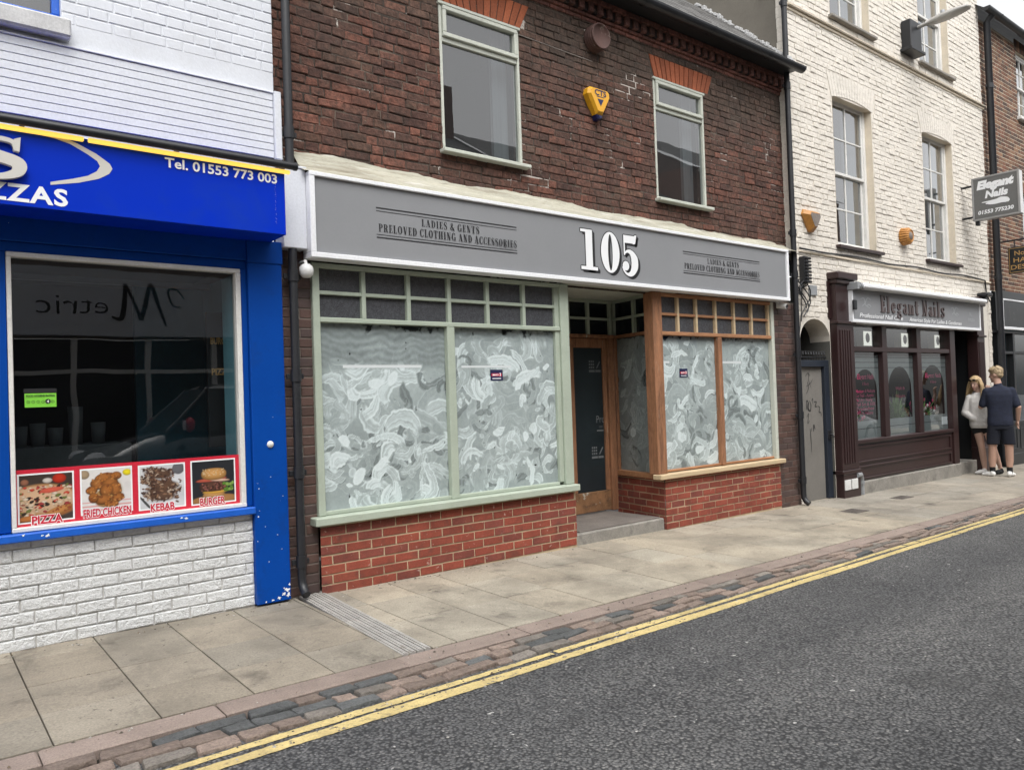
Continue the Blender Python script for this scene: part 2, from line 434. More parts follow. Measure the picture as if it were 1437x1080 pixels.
def holed(mb, mp, u0, u1, z0, z1, holes, d=0.0, col=None):
    us = sorted({u0, u1} | {min(max(h[k], u0), u1) for h in holes for k in (0, 1)})
    zs = sorted({z0, z1} | {min(max(h[k], z0), z1) for h in holes for k in (2, 3)})
    for a, b in zip(us, us[1:]):
        for c, e in zip(zs, zs[1:]):
            if b - a < 1e-6 or e - c < 1e-6: continue
            cu, cz = (a + b) / 2, (c + e) / 2
            if any(h[0] < cu < h[1] and h[2] < cz < h[3] for h in holes): continue
            q = [mp(a, c, d), mp(b, c, d), mp(b, e, d), mp(a, e, d)]
            mb.quad(*q, col=col)

def bricks(mb, mp, u0, u1, z0, z1, pal, holes=(), L=.215, H=.066, m=.010, bond='flemish', proud=.007, bev=.004, jit=.0015, seed=1, slope=0.0, pv=.5):
    """real brick faces standing proud of a joint plane"""
    rng = random.Random(seed)
    row = 0; z = z0
    while z < z1 - .012:
        h = min(H, z1 - z)
        u = u0 - rng.random() * .02
        if bond == 'flemish':
            seq = [L, (L - m) / 2] if row % 2 == 0 else [(L - m) / 2, L]
            if row % 2 == 0: u -= L * .25
        elif bond == 'mixed':
            seq = [L, L, (L - m) / 2] if row % 3 else [(L - m) / 2, (L - m) / 2, L]
            u -= rng.random() * L
        else:
            seq = [L]; u -= (row % 2) * (L + m) / 2
        k = 0
        while u < u1:
            l = seq[k % len(seq)] * (1 + (rng.random() - .5) * jit * 20)
            a, b = max(u, u0), min(u + l, u1)
            spans = [(a, b)] if b - a > .015 else []
            for hl in holes:
                if hl[2] < z + h * .5 < hl[3]:
                    ns = []
                    for s in spans:
                        if s[1] <= hl[0] or s[0] >= hl[1]: ns.append(s)
                        else:
                            if hl[0] - s[0] > .012: ns.append((s[0], hl[0]))
                            if s[1] - hl[1] > .012: ns.append((hl[1], s[1]))
                    spans = ns
            for a, b in spans:
                c = pal(rng, (a + b) / 2, z)
                J = lambda: (rng.random() - .5) * 2 * jit
                p = proud * (1 + (rng.random() - .5) * pv)
                zs = slope * ((a + b) / 2 - u0)
                o = [(a + J(), z + J() + zs), (b + J(), z + J() + zs), (b + J(), z + h + J() + zs), (a + J(), z + h + J() + zs)]
                i = [(o[0][0] + bev, o[0][1] + bev), (o[1][0] - bev, o[1][1] + bev), (o[2][0] - bev, o[2][1] - bev), (o[3][0] + bev, o[3][1] - bev)]
                vs = [mp(q[0], q[1], -.002) for q in o] + [mp(q[0], q[1], p - bev * .6) for q in o] + [mp(q[0], q[1], p) for q in i]
                fs = [(8, 9, 10, 11)]
                for q in range(4):
                    r = (q + 1) % 4
                    fs += [(q, r, 4 + r, 4 + q), (4 + q, 4 + r, 8 + r, 8 + q)]
                mb.add(vs, fs, c)
            u += l + m; k += 1
        z += H + m; row += 1

def pal_old(rng, x, z):
    t = rng.random()
    red = max(0, min(1, 1.1 - abs(x - 3.4) / 1.4)) * max(0, min(1, (4.9 - z) / .6)) * .55 + .25
    if t < red * .40: c = (.145, .058, .039)
    elif t < .70: c = (.104, .048, .034)
    elif t < .88: c = (.076, .035, .026)
    else: c = (.092, .047, .032)
    s = .80 + rng.random() * .4
    k = max(0.0, min(1.0, (z - 4.55) / .5 + (rng.random() - .5) * .5)) * .75              # soot-stained upper courses
    c = tuple(a * (1 - k) + b * k for a, b in zip(c, (.078, .056, .042)))
    return tuple(q * s for q in c)

def pal_red(rng, x, z):
    s = .82 + rng.random() * .34
    c = (.235, .052, .031) if rng.random() < .8 else (.19, .048, .034)
    return tuple(q * s for q in c)

def pal_brown(rng, x, z):
    s = .8 + rng.random() * .45
    return tuple(q * s for q in ((.088, .050, .041) if rng.random() < .7 else (.070, .046, .042)))

def pal_one(c, v=.05):
    def f(rng, x, z):
        s = 1 - v + rng.random() * 2 * v
        return tuple(q * s for q in c)
    return f

def pal_orange_brown(rng, x, z):
    s = .7 + rng.random() * .6
    t = rng.random()
    c = (.145, .066, .040) if t < .5 else ((.075, .045, .034) if t < .8 else (.21, .115, .068))
    return tuple(q * s for q in c)

# ------------------------------------------------------------------ letters
def stroke(pts, ws, sub=6):
    """a brush line of changing width as convex quads"""
    P = [np.array(p, float) for p in pts]
    out = []; W = []
    n = len(P)
    for i in range(n - 1):
        p0 = P[max(i - 1, 0)]; p1 = P[i]; p2 = P[i + 1]; p3 = P[min(i + 2, n - 1)]
        for k in range(sub):
            t = k / sub
            out.append(.5 * ((2 * p1) + (-p0 + p2) * t + (2 * p0 - 5 * p1 + 4 * p2 - p3) * t * t + (-p0 + 3 * p1 - 3 * p2 + p3) * t ** 3))
            W.append(ws[i] * (1 - t) + ws[i + 1] * t)
    out.append(P[-1]); W.append(ws[-1])
    L = []; R = []
    for i, p in enumerate(out):
        d = out[min(i + 1, len(out) - 1)] - out[max(i - 1, 0)]
        d = d / (np.hypot(*d) + 1e-9)
        nrm = np.array([-d[1], d[0]])
        L.append(p + nrm * W[i] / 2); R.append(p - nrm * W[i] / 2)
    return [[tuple(R[i]), tuple(R[i + 1]), tuple(L[i + 1]), tuple(L[i])] for i in range(len(out) - 1)]

def rect(a, b, c, d): return [(a, b), (c, b), (c, d), (a, d)]

def bowl(cx, cy, rx, ry, a0, a1, T, t, n=14):
    r = []
    for i in range(n):
        p = []
        for k in (i, i + 1):
            a = math.radians(a0 + (a1 - a0) * k / n)
            p.append(((cx + rx * math.cos(a), cy + ry * math.sin(a)), (cx + (rx - T) * math.cos(a), cy + (ry - t) * math.sin(a))))
        r.append([p[0][0], p[1][0], p[1][1], p[0][1]])
    return r

def slab(x0, y0, x1, y1, wd): return [(x0 - wd / 2, y0), (x0 + wd / 2, y0), (x1 + wd / 2, y1), (x1 - wd / 2, y1)]

_T, _t = .19, .045
def glyph(ch):
    """condensed high-contrast serif capitals, figures and a few small letters"""
    T, t = _T, _t
    st = lambda x, h=1.0: rect(x, 0, x + T, h)
    sb = lambda a, b: rect(a, 0, b, t)
    stp = lambda a, b, h=1.0: rect(a, h - t, b, h)
    if ch == 'I': return [st(.06), sb(0, .31), stp(0, .31)], .36
    if ch == 'L': return [st(.06), stp(0, .31), sb(0, .48), [(.48, 0), (.48, .3), (.45, .3), (.40, t)]], .52
    if ch == 'E': return [st(.06), sb(0, .48), stp(0, .46), rect(.25, .48, .38, .48 + t), rect(.36, .36, .39, .64), [(.48, 0), (.48, .3), (.45, .3), (.40, t)], [(.38, 1 - t), (.43, .72), (.46, .72), (.46, 1 - t)]], .53
    if ch == 'D': return [st(.06), sb(0, .3), stp(0, .3)] + bowl(.28, .5, .32, .5, -90, 90, T, t), .64
    if ch == 'O': return bowl(.31, .5, .31, .51, 0, 360, T, t, 24), .66
    if ch == 'C': return bowl(.31, .5, .31, .51, 45, 315, T, t, 20) + [rect(.50, .66, .54, 1.0), rect(.50, .06, .53, .3)], .59
    if ch == 'G': return bowl(.31, .5, .31, .51, 45, 315, T, t, 20) + [rect(.50, .66, .54, 1.0), rect(.42, .02, .42 + T, .44), rect(.34, .42, .66, .42 + t)], .68
    if ch in 'RP':
        r = [st(.06), sb(0, .31), stp(0, .3), rect(.2, .46, .32, .46 + t)] + bowl(.28, .73, .28, .27, -90, 90, T, t)
        if ch == 'R': r += stroke([(.30, .47), (.42, .38), (.45, .12), (.60, .02)], [.05, T, T, .05])
        return r, .64 if ch == 'R' else .57
    if ch == 'N': return [rect(.09, 0, .13, 1), sb(0, .22), stp(0, .2), slab(.16, 1, .46, 0, .2), rect(.49, 0, .53, 1), stp(.40, .63)], .66
    if ch == 'A': return [slab(.08, 0, .29, 1, .05), slab(.30, 1, .51, 0, .2)[::-1], rect(.13, .28, .45, .28 + t), sb(-.02, .19), sb(.36, .66)], .67
    if ch == 'V': return [slab(.15, 1, .32, 0, .2), slab(.33, 0, .52, 1, .05), stp(0, .3), stp(.42, .63)], .64
    if ch == 'T': return [rect(.2, 0, .2 + T, 1), stp(0, .59), sb(.12, .47), [(0, .7), (.03, .7), (.09, 1), (0, 1)], [(.56, .7), (.59, .7), (.59, 1), (.50, 1)]], .62
    if ch == 'H': return [st(.06), st(.42), sb(0, .3), sb(.36, .67), stp(0, .3), stp(.36, .67), rect(.2, .48, .45, .48 + t)], .71
    if ch == 'S': return stroke([(.43, .80), (.36, .94), (.24, .985), (.11, .88), (.11, .70), (.26, .54), (.41, .36), (.42, .16), (.28, .02), (.13, .06), (.06, .24)], [.04, .05, .05, .11, .16, .19, .17, .12, .05, .05, .04]) + [rect(.41, .70, .45, 1.0), rect(.03, 0, .07, .32)], .53
    if ch == '&': return stroke([(.58, .46), (.46, .14), (.24, .03), (.08, .18), (.13, .42), (.34, .64), (.37, .86), (.26, .97), (.15, .86), (.22, .62), (.50, .10), (.66, .03)], [.05, .05, .07, .14, .1, .09, .1, .05, .09, .13, .17, .06]), .70
    if ch == 'l': return [st(.06), sb(0, .31), [(0, .95), (.06, .95), (.06, 1), (.0, .99)]], .35
    if ch == 'i': return [st(.06, .62), sb(0, .31), rect(.07, .76, .24, .95), rect(0, .58, .06, .62)], .35
    if ch == 'e': return bowl(.25, .31, .25, .32, 20, 325, T, t, 18) + [rect(.1, .31, .49, .31 + t)], .53
    if ch == 'a': return bowl(.20, .18, .20, .19, 60, 360, .13, t, 12) + stroke([(.06, .50), (.18, .60), (.30, .58), (.34, .42), (.34, .12), (.46, .02)], [.09, .05, .09, T, T, .05]), .48
    if ch == 'n': return [st(.06, .62), sb(0, .30), rect(0, .58, .06, .62), rect(.40, 0, .40 + T, .45), sb(.34, .64)] + bowl(.40, .40, .19, .22, 0, 180, .1, .06, 8), .67
    if ch == 't': return [rect(.08, .08, .08 + T, .86), rect(0, .57, .40, .62)] + stroke([(.17, .12), (.26, .02), (.40, .10)], [.16, .06, .04]), .43
    if ch == 'g': return bowl(.22, .42, .21, .21, 0, 360, .14, t, 16) + bowl(.22, -.14, .24, .17, 0, 360, .10, .06, 16) + [rect(.04, .05, .38, .14), rect(.38, .55, .52, .62)], .53
    if ch == 's': return [[(x * .86, y * .64) for x, y in q] for q in glyph('S')[0]], .43
    if ch == '1': return [rect(.14, 0, .14 + .24, 1), rect(-.03, 0, .55, .085), rect(-.03, .93, .20, 1)], .66
    if ch == '0': return bowl(.34, .5, .34, .52, 0, 360, .26, .06, 32), .75
    if ch == '5':
        return [rect(.07, .80, .50, 1.0), [(.43, .78), (.52, .80), (.58, 1.03), (.52, 1.03), (.48, 1.0), (.43, .98)], rect(.07, .48, .12, .82)] + \
            stroke([(.08, .50), (.20, .585), (.35, .56), (.47, .40), (.47, .20), (.36, .03), (.20, -.01), (.07, .07), (.04, .18)], [.03, .07, .14, .26, .26, .16, .07, .05, .10]) + \
            bowl(.135, .205, .125, .125, 0, 360, .125, .125, 16), .66
    return [], .3

def serif(text, h, xs=1.0, sp=.06):
    polys = []; x = 0
    for ch in text:
        if ch == ' ': x += .32; continue
        g, adv = glyph(ch)
        polys += [[((x + p[0]) * h * xs, p[1] * h) for p in q] for q in g]
        x += adv + sp
    return polys, (x - sp) * h * xs

_cache = {}
def sans(text, h, xs=1.0, shear=0.0, bold=0.0, sp=1.0):
    """built-in sans face as flat polygons; h is the height of a capital"""
    k = (text, bold, shear, sp)
    if k not in _cache:
        cu = bpy.data.curves.new('lettering', 'FONT'); cu.body = text; cu.size = 1.0; cu.offset = bold; cu.shear = shear; cu.space_character = sp
        cu.resolution_u = 3
        ob = bpy.data.objects.new('lettering', cu); COL.objects.link(ob)
        dg = C.evaluated_depsgraph_get()
        me = bpy.data.meshes.new_from_object(ob.evaluated_get(dg))
        vs = [(v.co.x, v.co.y) for v in me.vertices]
        _cache[k] = [[vs[i] for i in p.vertices] for p in me.polygons]
        bpy.data.objects.remove(ob); bpy.data.curves.remove(cu); bpy.data.meshes.remove(me)
    s = h / .70
    pl = [[(p[0] * s * xs, p[1] * s) for p in q] for q in _cache[k]]
    xx = [p[0] for q in pl for p in q] or [0]
    x0 = min(xx)
    return [[(p[0] - x0, p[1]) for p in q] for q in pl], max(xx) - x0

def fit(polys, width, cur):
    f = width / cur
    return [[(p[0] * f, p[1]) for p in q] for q in polys]

EX, EZ = (1, 0, 0), (0, 0, 1)

# ------------------------------------------------------------------ painted grids (whitewash strokes, printed food photographs)
def smooth_noise(h, w, cells, rng):
    g = rng.random((cells + 3, cells + 3))
    y = np.linspace(0, cells, h); x = np.linspace(0, cells, w)
    yi = y.astype(int); xi = x.astype(int); fy = (y - yi)[:, None]; fx = (x - xi)[None, :]
    fy = fy * fy * (3 - 2 * fy); fx = fx * fx * (3 - 2 * fx)
    a = g[np.ix_(yi, xi)]; b = g[np.ix_(yi, xi + 1)]; c = g[np.ix_(yi + 1, xi)]; d = g[np.ix_(yi + 1, xi + 1)]
    return (a * (1 - fx) + b * fx) * (1 - fy) + (c * (1 - fx) + d * fx) * fy

def fbm(h, w, cells, rng, o=4):
    s = 0; a = 1; t = 0
    for i in range(o):
        s = s + a * smooth_noise(h, w, cells * 2 ** i, rng); t += a; a *= .55
    return s / t

def whitewash_alpha(wd, ht, res, seed, base=.5, n=70, amt=1.0, top_bare=.0):
    """cover of whitewash dragged in arcs by a sponge; row 0 is the bottom"""
    rng = np.random.default_rng(seed)
    W = int(wd / res) + 1; Hh = int(ht / res) + 1
    X, Z = np.meshgrid(np.linspace(0, wd, W), np.linspace(0, ht, Hh))
    cover = base + (fbm(Hh, W, 3, rng) - .5) * .25
    wx = (fbm(Hh, W, 5, rng, 5) - .5) * .13; wz = (fbm(Hh, W, 5, rng, 5) - .5) * .13
    def sweep(cx, cz, r, hw, a0, sw, ell, rot, load, scrape=False):
        nonlocal cover
        dx = X + wx - cx; dz = Z + wz - cz
        u = dx * math.cos(rot) + dz * math.sin(rot); v = (-dx * math.sin(rot) + dz * math.cos(rot)) / ell
        rho = np.hypot(u, v); ang = (np.arctan2(v, u) - a0) % (2 * PI)
        tt = np.clip(ang / sw, 0, 1.001)
        hwt = hw * (.55 + .45 * np.sin(PI * np.clip(tt * .9 + .1, 0, 1)))        # the sponge lands and lifts
        q = (rho - r * (1 - .12 * tt)) / hwt
        m = np.clip((1 - np.abs(q)) * 6, 0, 1) * np.where(ang < sw, np.clip(np.minimum(tt, 1 - tt) * 9, 0, 1), 0)
        br = rng.random(24)
        qi = np.clip((q + 1) * 9, 0, 22); i0 = qi.astype(int); fq = qi - i0
        streak = br[i0] * (1 - fq) + br[i0 + 1] * fq
        ridge = np.exp(-((np.abs(q) - .84) / .14) ** 2)
        lip = np.exp(-((tt - .93) / .05) ** 2)
        if scrape: val = base - .26 + .20 * streak + .22 * ridge
        else: val = base - .04 + amt * load * (.10 + .30 * streak + .30 * ridge + .22 * lip) * (1 - .25 * tt)
        cover = cover * (1 - m * .94) + val * m * .94
    zmax = ht * (1 - top_bare * .55)
    dens = fbm(24, 24, 3, rng, 2); dens = (dens - dens.min()) / (np.ptp(dens) + 1e-6)
    def place():
        for _ in range(12):
            a, b = rng.random(), rng.random()
            if dens[int(b * 23), int(a * 23)] > rng.random() * .9: break
        return a * wd, b * zmax
    for i in range(n):
        k = i / n
        if k < .40: r, hw = rng.uniform(.10, .28), rng.uniform(.04, .085)
        elif k < .88: r, hw = rng.uniform(.05, .16), rng.uniform(.022, .05)
        else: r, hw = rng.uniform(.02, .06), rng.uniform(.012, .026)
        sw = rng.uniform(1.1, 3.2) if rng.random() < .8 else rng.uniform(4, 6)
        sweep(*place(), r, hw, rng.uniform(0, 2 * PI), sw, rng.uniform(.5, 1.0), rng.uniform(0, PI), rng.uniform(.15, 1.0), rng.random() < .15)
    for i in range(int(n * .13)):               # last, heavily loaded sweeps
        sweep(*place(), rng.uniform(.07, .26), rng.uniform(.035, .075), rng.uniform(0, 2 * PI), rng.uniform(.9, 2.6), rng.uniform(.4, 1.0), rng.uniform(0, PI), rng.uniform(1.0, 1.75))
    for i in range(int(n * .07)):               # thick dabs with a dragged tail
        cx, cz = place()
        a = rng.uniform(.02, .075); b = a * rng.uniform(.35, 1.0); rot = rng.random() * PI
        dx = X + wx - cx; dz = Z + wz - cz
        e = np.hypot((dx * math.cos(rot) + dz * math.sin(rot)) / a, (-dx * math.sin(rot) + dz * math.cos(rot)) / b)
        m = np.clip((1.1 - e) * 6, 0, 1)
        cover = cover * (1 - m * .85) + (base + amt * (rng.uniform(.1, .50) + .12 * np.exp(-((e - .85) / .18) ** 2))) * m * .85
    edge = np.minimum(np.minimum(X, wd - X), np.minimum(Z, ht - Z))
    e2 = fbm(Hh, W, 16, rng)
    cover -= np.clip((.014 - edge + (e2 - .45) * .05) * 22, 0, .5) * (Z > .04)
    if top_bare:
        tb = np.clip((Z - ht * (1 - top_bare)) / (ht * .05), 0, 1)
        wave = .5 + .5 * np.sin((Z + (fbm(Hh, W, 4, rng) - .5) * .16 + .025 * np.abs(np.sin(X * 11))) * 110)
        cover = cover * (1 - tb * .8) + (base * .66 + .20 * wave * fbm(Hh, W, 6, rng)) * tb * .8
        top = np.clip((Z - ht + .03 + (e2 - .5) * .22) * 9, 0, .40) * np.clip(e2 * 1.6 - .2, 0, 1)
        cover -= top
    spots = fbm(Hh, W, 30, rng, 2)
    cover -= np.clip((spots - .90) * 12, 0, .6)
    cover += (fbm(Hh, W, 40, rng, 2) - .5) * .07
    return np.clip(cover, 0, 1), W, Hh

def grid_mesh(name, W, Hh, p00, ex, ez, rgb, alpha, material, parent):
    """a flat sheet of W x H points with a colour at each point"""
    i, j = np.meshgrid(np.linspace(0, 1, W), np.linspace(0, 1, Hh))
    p00 = np.array(p00) - np.array(base_of(parent))
    co = p00[None, None, :] + i[..., None] * np.array(ex) + j[..., None] * np.array(ez)
    me = bpy.data.meshes.new(name)
    nv = W * Hh
    idx = np.arange(nv).reshape(Hh, W)
    q = np.stack([idx[:-1, :-1], idx[:-1, 1:], idx[1:, 1:], idx[1:, :-1]], -1).reshape(-1, 4)
    me.vertices.add(nv); me.vertices.foreach_set('co', co.astype(np.float32).ravel())
    me.loops.add(q.size); me.loops.foreach_set('vertex_index', q.ravel().astype(np.int32))
    me.polygons.add(len(q)); me.polygons.foreach_set('loop_start', np.arange(0, q.size, 4, dtype=np.int32))
    me.update(calc_edges=True)
    at = me.color_attributes.new('Col', 'FLOAT_COLOR', 'POINT')
    a = np.ones((nv, 4), dtype=np.float32)
    a[:, :3] = rgb.reshape(nv, 3) if rgb is not None else 1
    if alpha is not None: a[:, 3] = alpha.ravel()
    at.data.foreach_set('color', a.ravel())
    me.materials.append(material)
    o = bpy.data.objects.new(name, me); COL.objects.link(o)
    o.parent = parent
    return o

def whitewash_mat(col=(.80, .85, .86)):
    m = bpy.data.materials.new('whitewash'); m.use_nodes = True
    nt = m.node_tree; b = nt.nodes['Principled BSDF']; out = nt.nodes['Material Output']
    at = nn(nt, 'ShaderNodeAttribute', attribute_name='Col')
    f = ramp(nt, at.outputs['Alpha'], 0.0, 1.0, (.06, .065, .067, 1), (*col, 1))
    cr = nt.nodes[-1].color_ramp
    e = cr.elements.new(.35); e.color = (.205, .23, .23, 1)
    e = cr.elements.new(.60); e.color = (.43, .475, .475, 1)
    e = cr.elements.new(.80); e.color = (.70, .76, .765, 1)
    b.inputs['Roughness'].default_value = .65
    tc = nn(nt, 'ShaderNodeTexCoord')
    fi = ramp(nt, noise(nt, 45, 5, .7, tc.outputs['Object']), .3, .7, (.93,) * 3 + (1,), (1.06,) * 3 + (1,))
    nt.links.new(mixc(nt, 1.0, f, fi, 'MULTIPLY'), b.inputs['Base Color'])
    tr = nn(nt, 'ShaderNodeBsdfTransparent')
    mx = nn(nt, 'ShaderNodeMixShader')
    a2 = ramp(nt, at.outputs['Alpha'], .0, .32)
    nt.links.new(a2, mx.inputs[0]); nt.links.new(tr.outputs[0], mx.inputs[1]); nt.links.new(b.outputs[0], mx.inputs[2])
    nt.links.new(mx.outputs[0], out.inputs[0])
    return m
M['whitewash'] = whitewash_mat()

def whitewash(parent, p00, ex, wd, ht, seed, **kw):
    a, W, Hh = whitewash_alpha(wd, ht, .0065, seed, **kw)
    return grid_mesh('whitewash', W, Hh, p00, np.array(ex) * wd, (0, 0, ht), None, a, M['whitewash'], parent)

def food(kind, N=84, seed=3):
    rng = np.random.default_rng(seed)
    x, y = np.meshgrid(np.linspace(-1, 1, N), np.linspace(-1, 1, N))
    img = np.zeros((N, N, 3))
    def blob(cx, cy, a, b, col, rot=0.0, shade=.5, soft=.12, pw=2.0):
        dx = x - cx; dy = y - cy
        u = dx * math.cos(rot) + dy * math.sin(rot); v = -dx * math.sin(rot) + dy * math.cos(rot)
        e = (np.abs(u / a) ** pw + np.abs(v / b) ** pw) ** (1 / pw)
        m = np.clip((1 - e) / soft, 0, 1)[..., None]
        lit = (1 - shade * np.clip(e, 0, 1) ** 2 + .35 * shade * (v / b) * (e < 1))[..., None]
        img[:] = img * (1 - m) + np.array(col) * lit * m
    if kind == 'pizza':
        img[:] = (.03, .018, .012)
        img[:, :] += fbm(N, N, 3, rng)[..., None] * .03
        blob(.5, .78, .28, .22, (.45, .03, .012)); blob(-.8, .70, .16, .14, (.28, .12, .07)); blob(.05, .72, .2, .12, (.55, .5, .45))
        blob(-.1, -.15, 1.5, .78, (.46, .24, .10), -.05, .25); blob(-.15, -.08, 1.4, .62, (.55, .36, .22), -.05, .2)
        blob(.55, -.62, .6, .22, (.42, .16, .05), .25, .5)
        for i in range(150):
            cx = rng.uniform(-1, 1); cy = rng.uniform(-.72, .5)
            c = [(.60, .48, .34), (.5, .05, .03), (.03, .02, .015), (.55, .38, .24), (.30, .04, .04), (.14, .16, .04), (.62, .54, .42)][rng.integers(7)]
            a = rng.uniform(.03, .10)
            if not (cx > .05 and cy < -.45): blob(cx, cy, a * 1.3, a * .8, c, rng.uniform(-.6, .6))
        blob(-.6, -.86, .6, .13, (.42, .15, .04), .05); blob(.45, -.62, .58, .18, (.46, .20, .06), .3)
        for i in range(14): blob(rng.uniform(.0, .9), rng.uniform(-.7, -.4), .05, .04, (.30, .08, .03))
        blob(.2, .30, .5, .12, (.55, .10, .06), .1, .3)
    elif kind == 'chicken':
        img[:] = (.62, .60, .58)
        img *= (.85 + .3 * fbm(N, N, 5, rng))[..., None]
        s = (np.sin(y * 34) > .45) & (y < -.35); img[s] = img[s] * .4 + np.array((.55, .10, .08)) * .6
        blob(.85, .78, .2, .16, (.75, .62, .02)); blob(-.9, .8, .22, .22, (.35, .26, .16))
        blob(.02, -.02, .68, .74, (.60, .55, .45), 0, .2); blob(.02, -.35, .60, .48, (.42, .24, .09), 0, .4)
        for cx, cy, a, b, r in ((-.1, .62, .42, .22, .2), (-.38, .32, .32, .26, -.3), (.15, .30, .36, .30, .5), (.35, .02, .28, .36, .3), (-.02, .0, .30, .34, -.5), (-.62, .05, .26, .2, .1), (.45, -.38, .3, .2, .4), (-.15, -.42, .36, .24, .2), (.18, -.65, .32, .16, -.1), (.40, .66, .24, .2, 0), (-.55, -.3, .22, .26, 0)):
            blob(cx, cy, a, b, (.34, .125, .032), r, .8)
            for k in range(9): blob(cx + rng.uniform(-.8, .8) * a, cy + rng.uniform(-.8, .8) * b, .07, .05, [(.46, .20, .06), (.20, .06, .018), (.40, .14, .03)][rng.integers(3)], rng.random() * 3)
    elif kind == 'kebab':
        img[:] = (.55, .56, .57)
        img *= (.7 + .6 * fbm(N, N, 3, rng))[..., None]
        for (cx, cy, a, b) in ((-.15, .62, .75, .30), (.05, .05, .85, .30), (-.1, -.40, .85, .34), (-.6, .3, .35, .2)):
            blob(cx, cy, a, b, (.10, .055, .035), -.12, .5, .3)
            for k in range(80):
                u = rng.uniform(-.95, .95); v = rng.uniform(-.9, .9)
                c = [(.13, .065, .04), (.05, .025, .018), (.26, .15, .09), (.42, .33, .25), (.08, .04, .03)][rng.integers(5)]
                blob(cx + u * a, cy + v * b - u * .1, rng.uniform(.03, .13), rng.uniform(.02, .06), c, rng.uniform(-1.2, 1.2))
        blob(.75, .8, .3, .3, (.12, .12, .13), .8, .2); blob(-.75, -.75, .5, .06, (.05, .05, .05), -.9, .2)
    else:
        img[:] = (.012, .014, .018)
        img += fbm(N, N, 3, rng)[..., None] * .012
        blob(.05, -.86, 1.2, .24, (.34, .17, .06), .02, .3)
        blob(.0, -.62, .55, .14, (.52, .28, .10)); blob(.05, -.50, .62, .10, (.62, .34, .06)); 
        blob(-.02, -.24, .70, .26, (.10, .045, .03), 0, .6, .15, 2.6)
        for k in range(60): blob(rng.uniform(-.65, .6), rng.uniform(-.42, -.08), .06, .04, [(.16, .07, .045), (.05, .02, .015), (.26, .10, .08)][rng.integers(3)], rng.random() * 3)
        blob(-.1, .10, .78, .10, (.48, .10, .06), .06); blob(.3, .05, .5, .07, (.62, .40, .30), -.06)
        for k in range(14): blob(.72 + rng.uniform(-.22, .22), -.28 + rng.uniform(-.18, .16), .1, .08, [(.10, .22, .03), (.22, .36, .08)][k % 2], rng.random() * 3)
        blob(.02, .36, .62, .30, (.54, .28, .09), 0, .6, .08, 2.5)
        for k in range(60): blob(rng.uniform(-.5, .5), rng.uniform(.3, .62), .028, .018, (.68, .52, .30), rng.random() * 3)
    return np.clip(img, 0, 1), N

def food_sheet(kind, parent, x0, x1, z0, z1, y, seed):
    img, N = food(kind, 84, seed)
    return grid_mesh('food_picture', N, N, (x0, y, z0), (x1 - x0, 0, 0), (0, 0, z1 - z0), img, None, M['poster'], parent)

# ------------------------------------------------------------------ windows and rooms
def room(parent, x0, x1, y0, y1, z0, z1, material, back=None, name='interior'):
    """five inward faces of the room behind a window"""
    mb = MB()
    mb.quad((x0, y1, z0), (x1, y1, z0), (x1, y1, z1), (x0, y1, z1))
    mb.quad((x0, y0, z0), (x0, y1, z0), (x0, y1, z1), (x0, y0, z1))
    mb.quad((x1, y1, z0), (x1, y0, z0), (x1, y0, z1), (x1, y1, z1))
    mb.quad((x0, y0, z0), (x1, y0, z0), (x1, y1, z0), (x0, y1, z0))
    mb.quad((x0, y1, z1), (x1, y1, z1), (x1, y0, z1), (x0, y0, z1))
    return mb.build(name, material, parent)

def reveal(mb, x0, x1, z0, z1, y0, y1, col=None):
    mb.quad((x0, y0, z0), (x0, y0, z1), (x0, y1, z1), (x0, y1, z0), col=col)
    mb.quad((x1, y0, z0), (x1, y1, z0), (x1, y1, z1), (x1, y0, z1), col=col)
    mb.quad((x0, y0, z1), (x1, y0, z1), (x1, y1, z1), (x0, y1, z1), col=col)
    mb.quad((x0, y0, z0), (x0, y1, z0), (x1, y1, z0), (x1, y0, z0), col=col)

def casement(parent, x0, x1, z0, z1, y, zt, fm, gm, name='window'):
    """upper window: outer frame, top-hung fanlight over one fixed light"""
    mb = MB()
    f = .028
    mb.box(x0, x0 + f, y, y + .07, z0 + f, z1 - f, .004); mb.box(x1 - f, x1, y, y + .07, z0 + f, z1 - f, .004)
    mb.box(x0 - .012, x1 + .012, y - .018, y + .07, z1 - f, z1, .004); mb.box(x0, x1, y, y + .07, z0, z0 + f, .004)
    a = x0 + f + .002; b = x1 - f - .002
    s = .038
    mb.box(a, b, y - .022, y + .05, zt - s, zt, .005)                     # fanlight sash
    mb.box(a, b, y - .022, y + .05, z1 - f - .006 - s, z1 - f - .006, .005)
    mb.box(a, a + s, y - .022, y + .05, zt, z1 - f - .006 - s, .005); mb.box(b - s, b, y - .022, y + .05, zt, z1 - f - .006 - s, .005)
    mb.box(a, b, y + .004, y + .06, zt - s - .045, zt - s - .003, .003)     # transom below the sash
    o = mb.build(name, fm, parent)
    MB().quad((a + s, y + .02, zt), (b - s, y + .02, zt), (b - s, y + .02, z1 - f - .006 - s), (a + s, y + .02, z1 - f - .006 - s)).build('pane', gm, o)
    MB().quad((a, y + .03, z0 + f), (b, y + .03, z0 + f), (b, y + .03, zt - s - .045), (a, y + .03, zt - s - .045)).build('pane', gm, o)
    MB().box(x0 - .03, x1 + .05, y - .075, y + .02, z0 - .035, z0, .006).build('sill', fm, o)
    return o

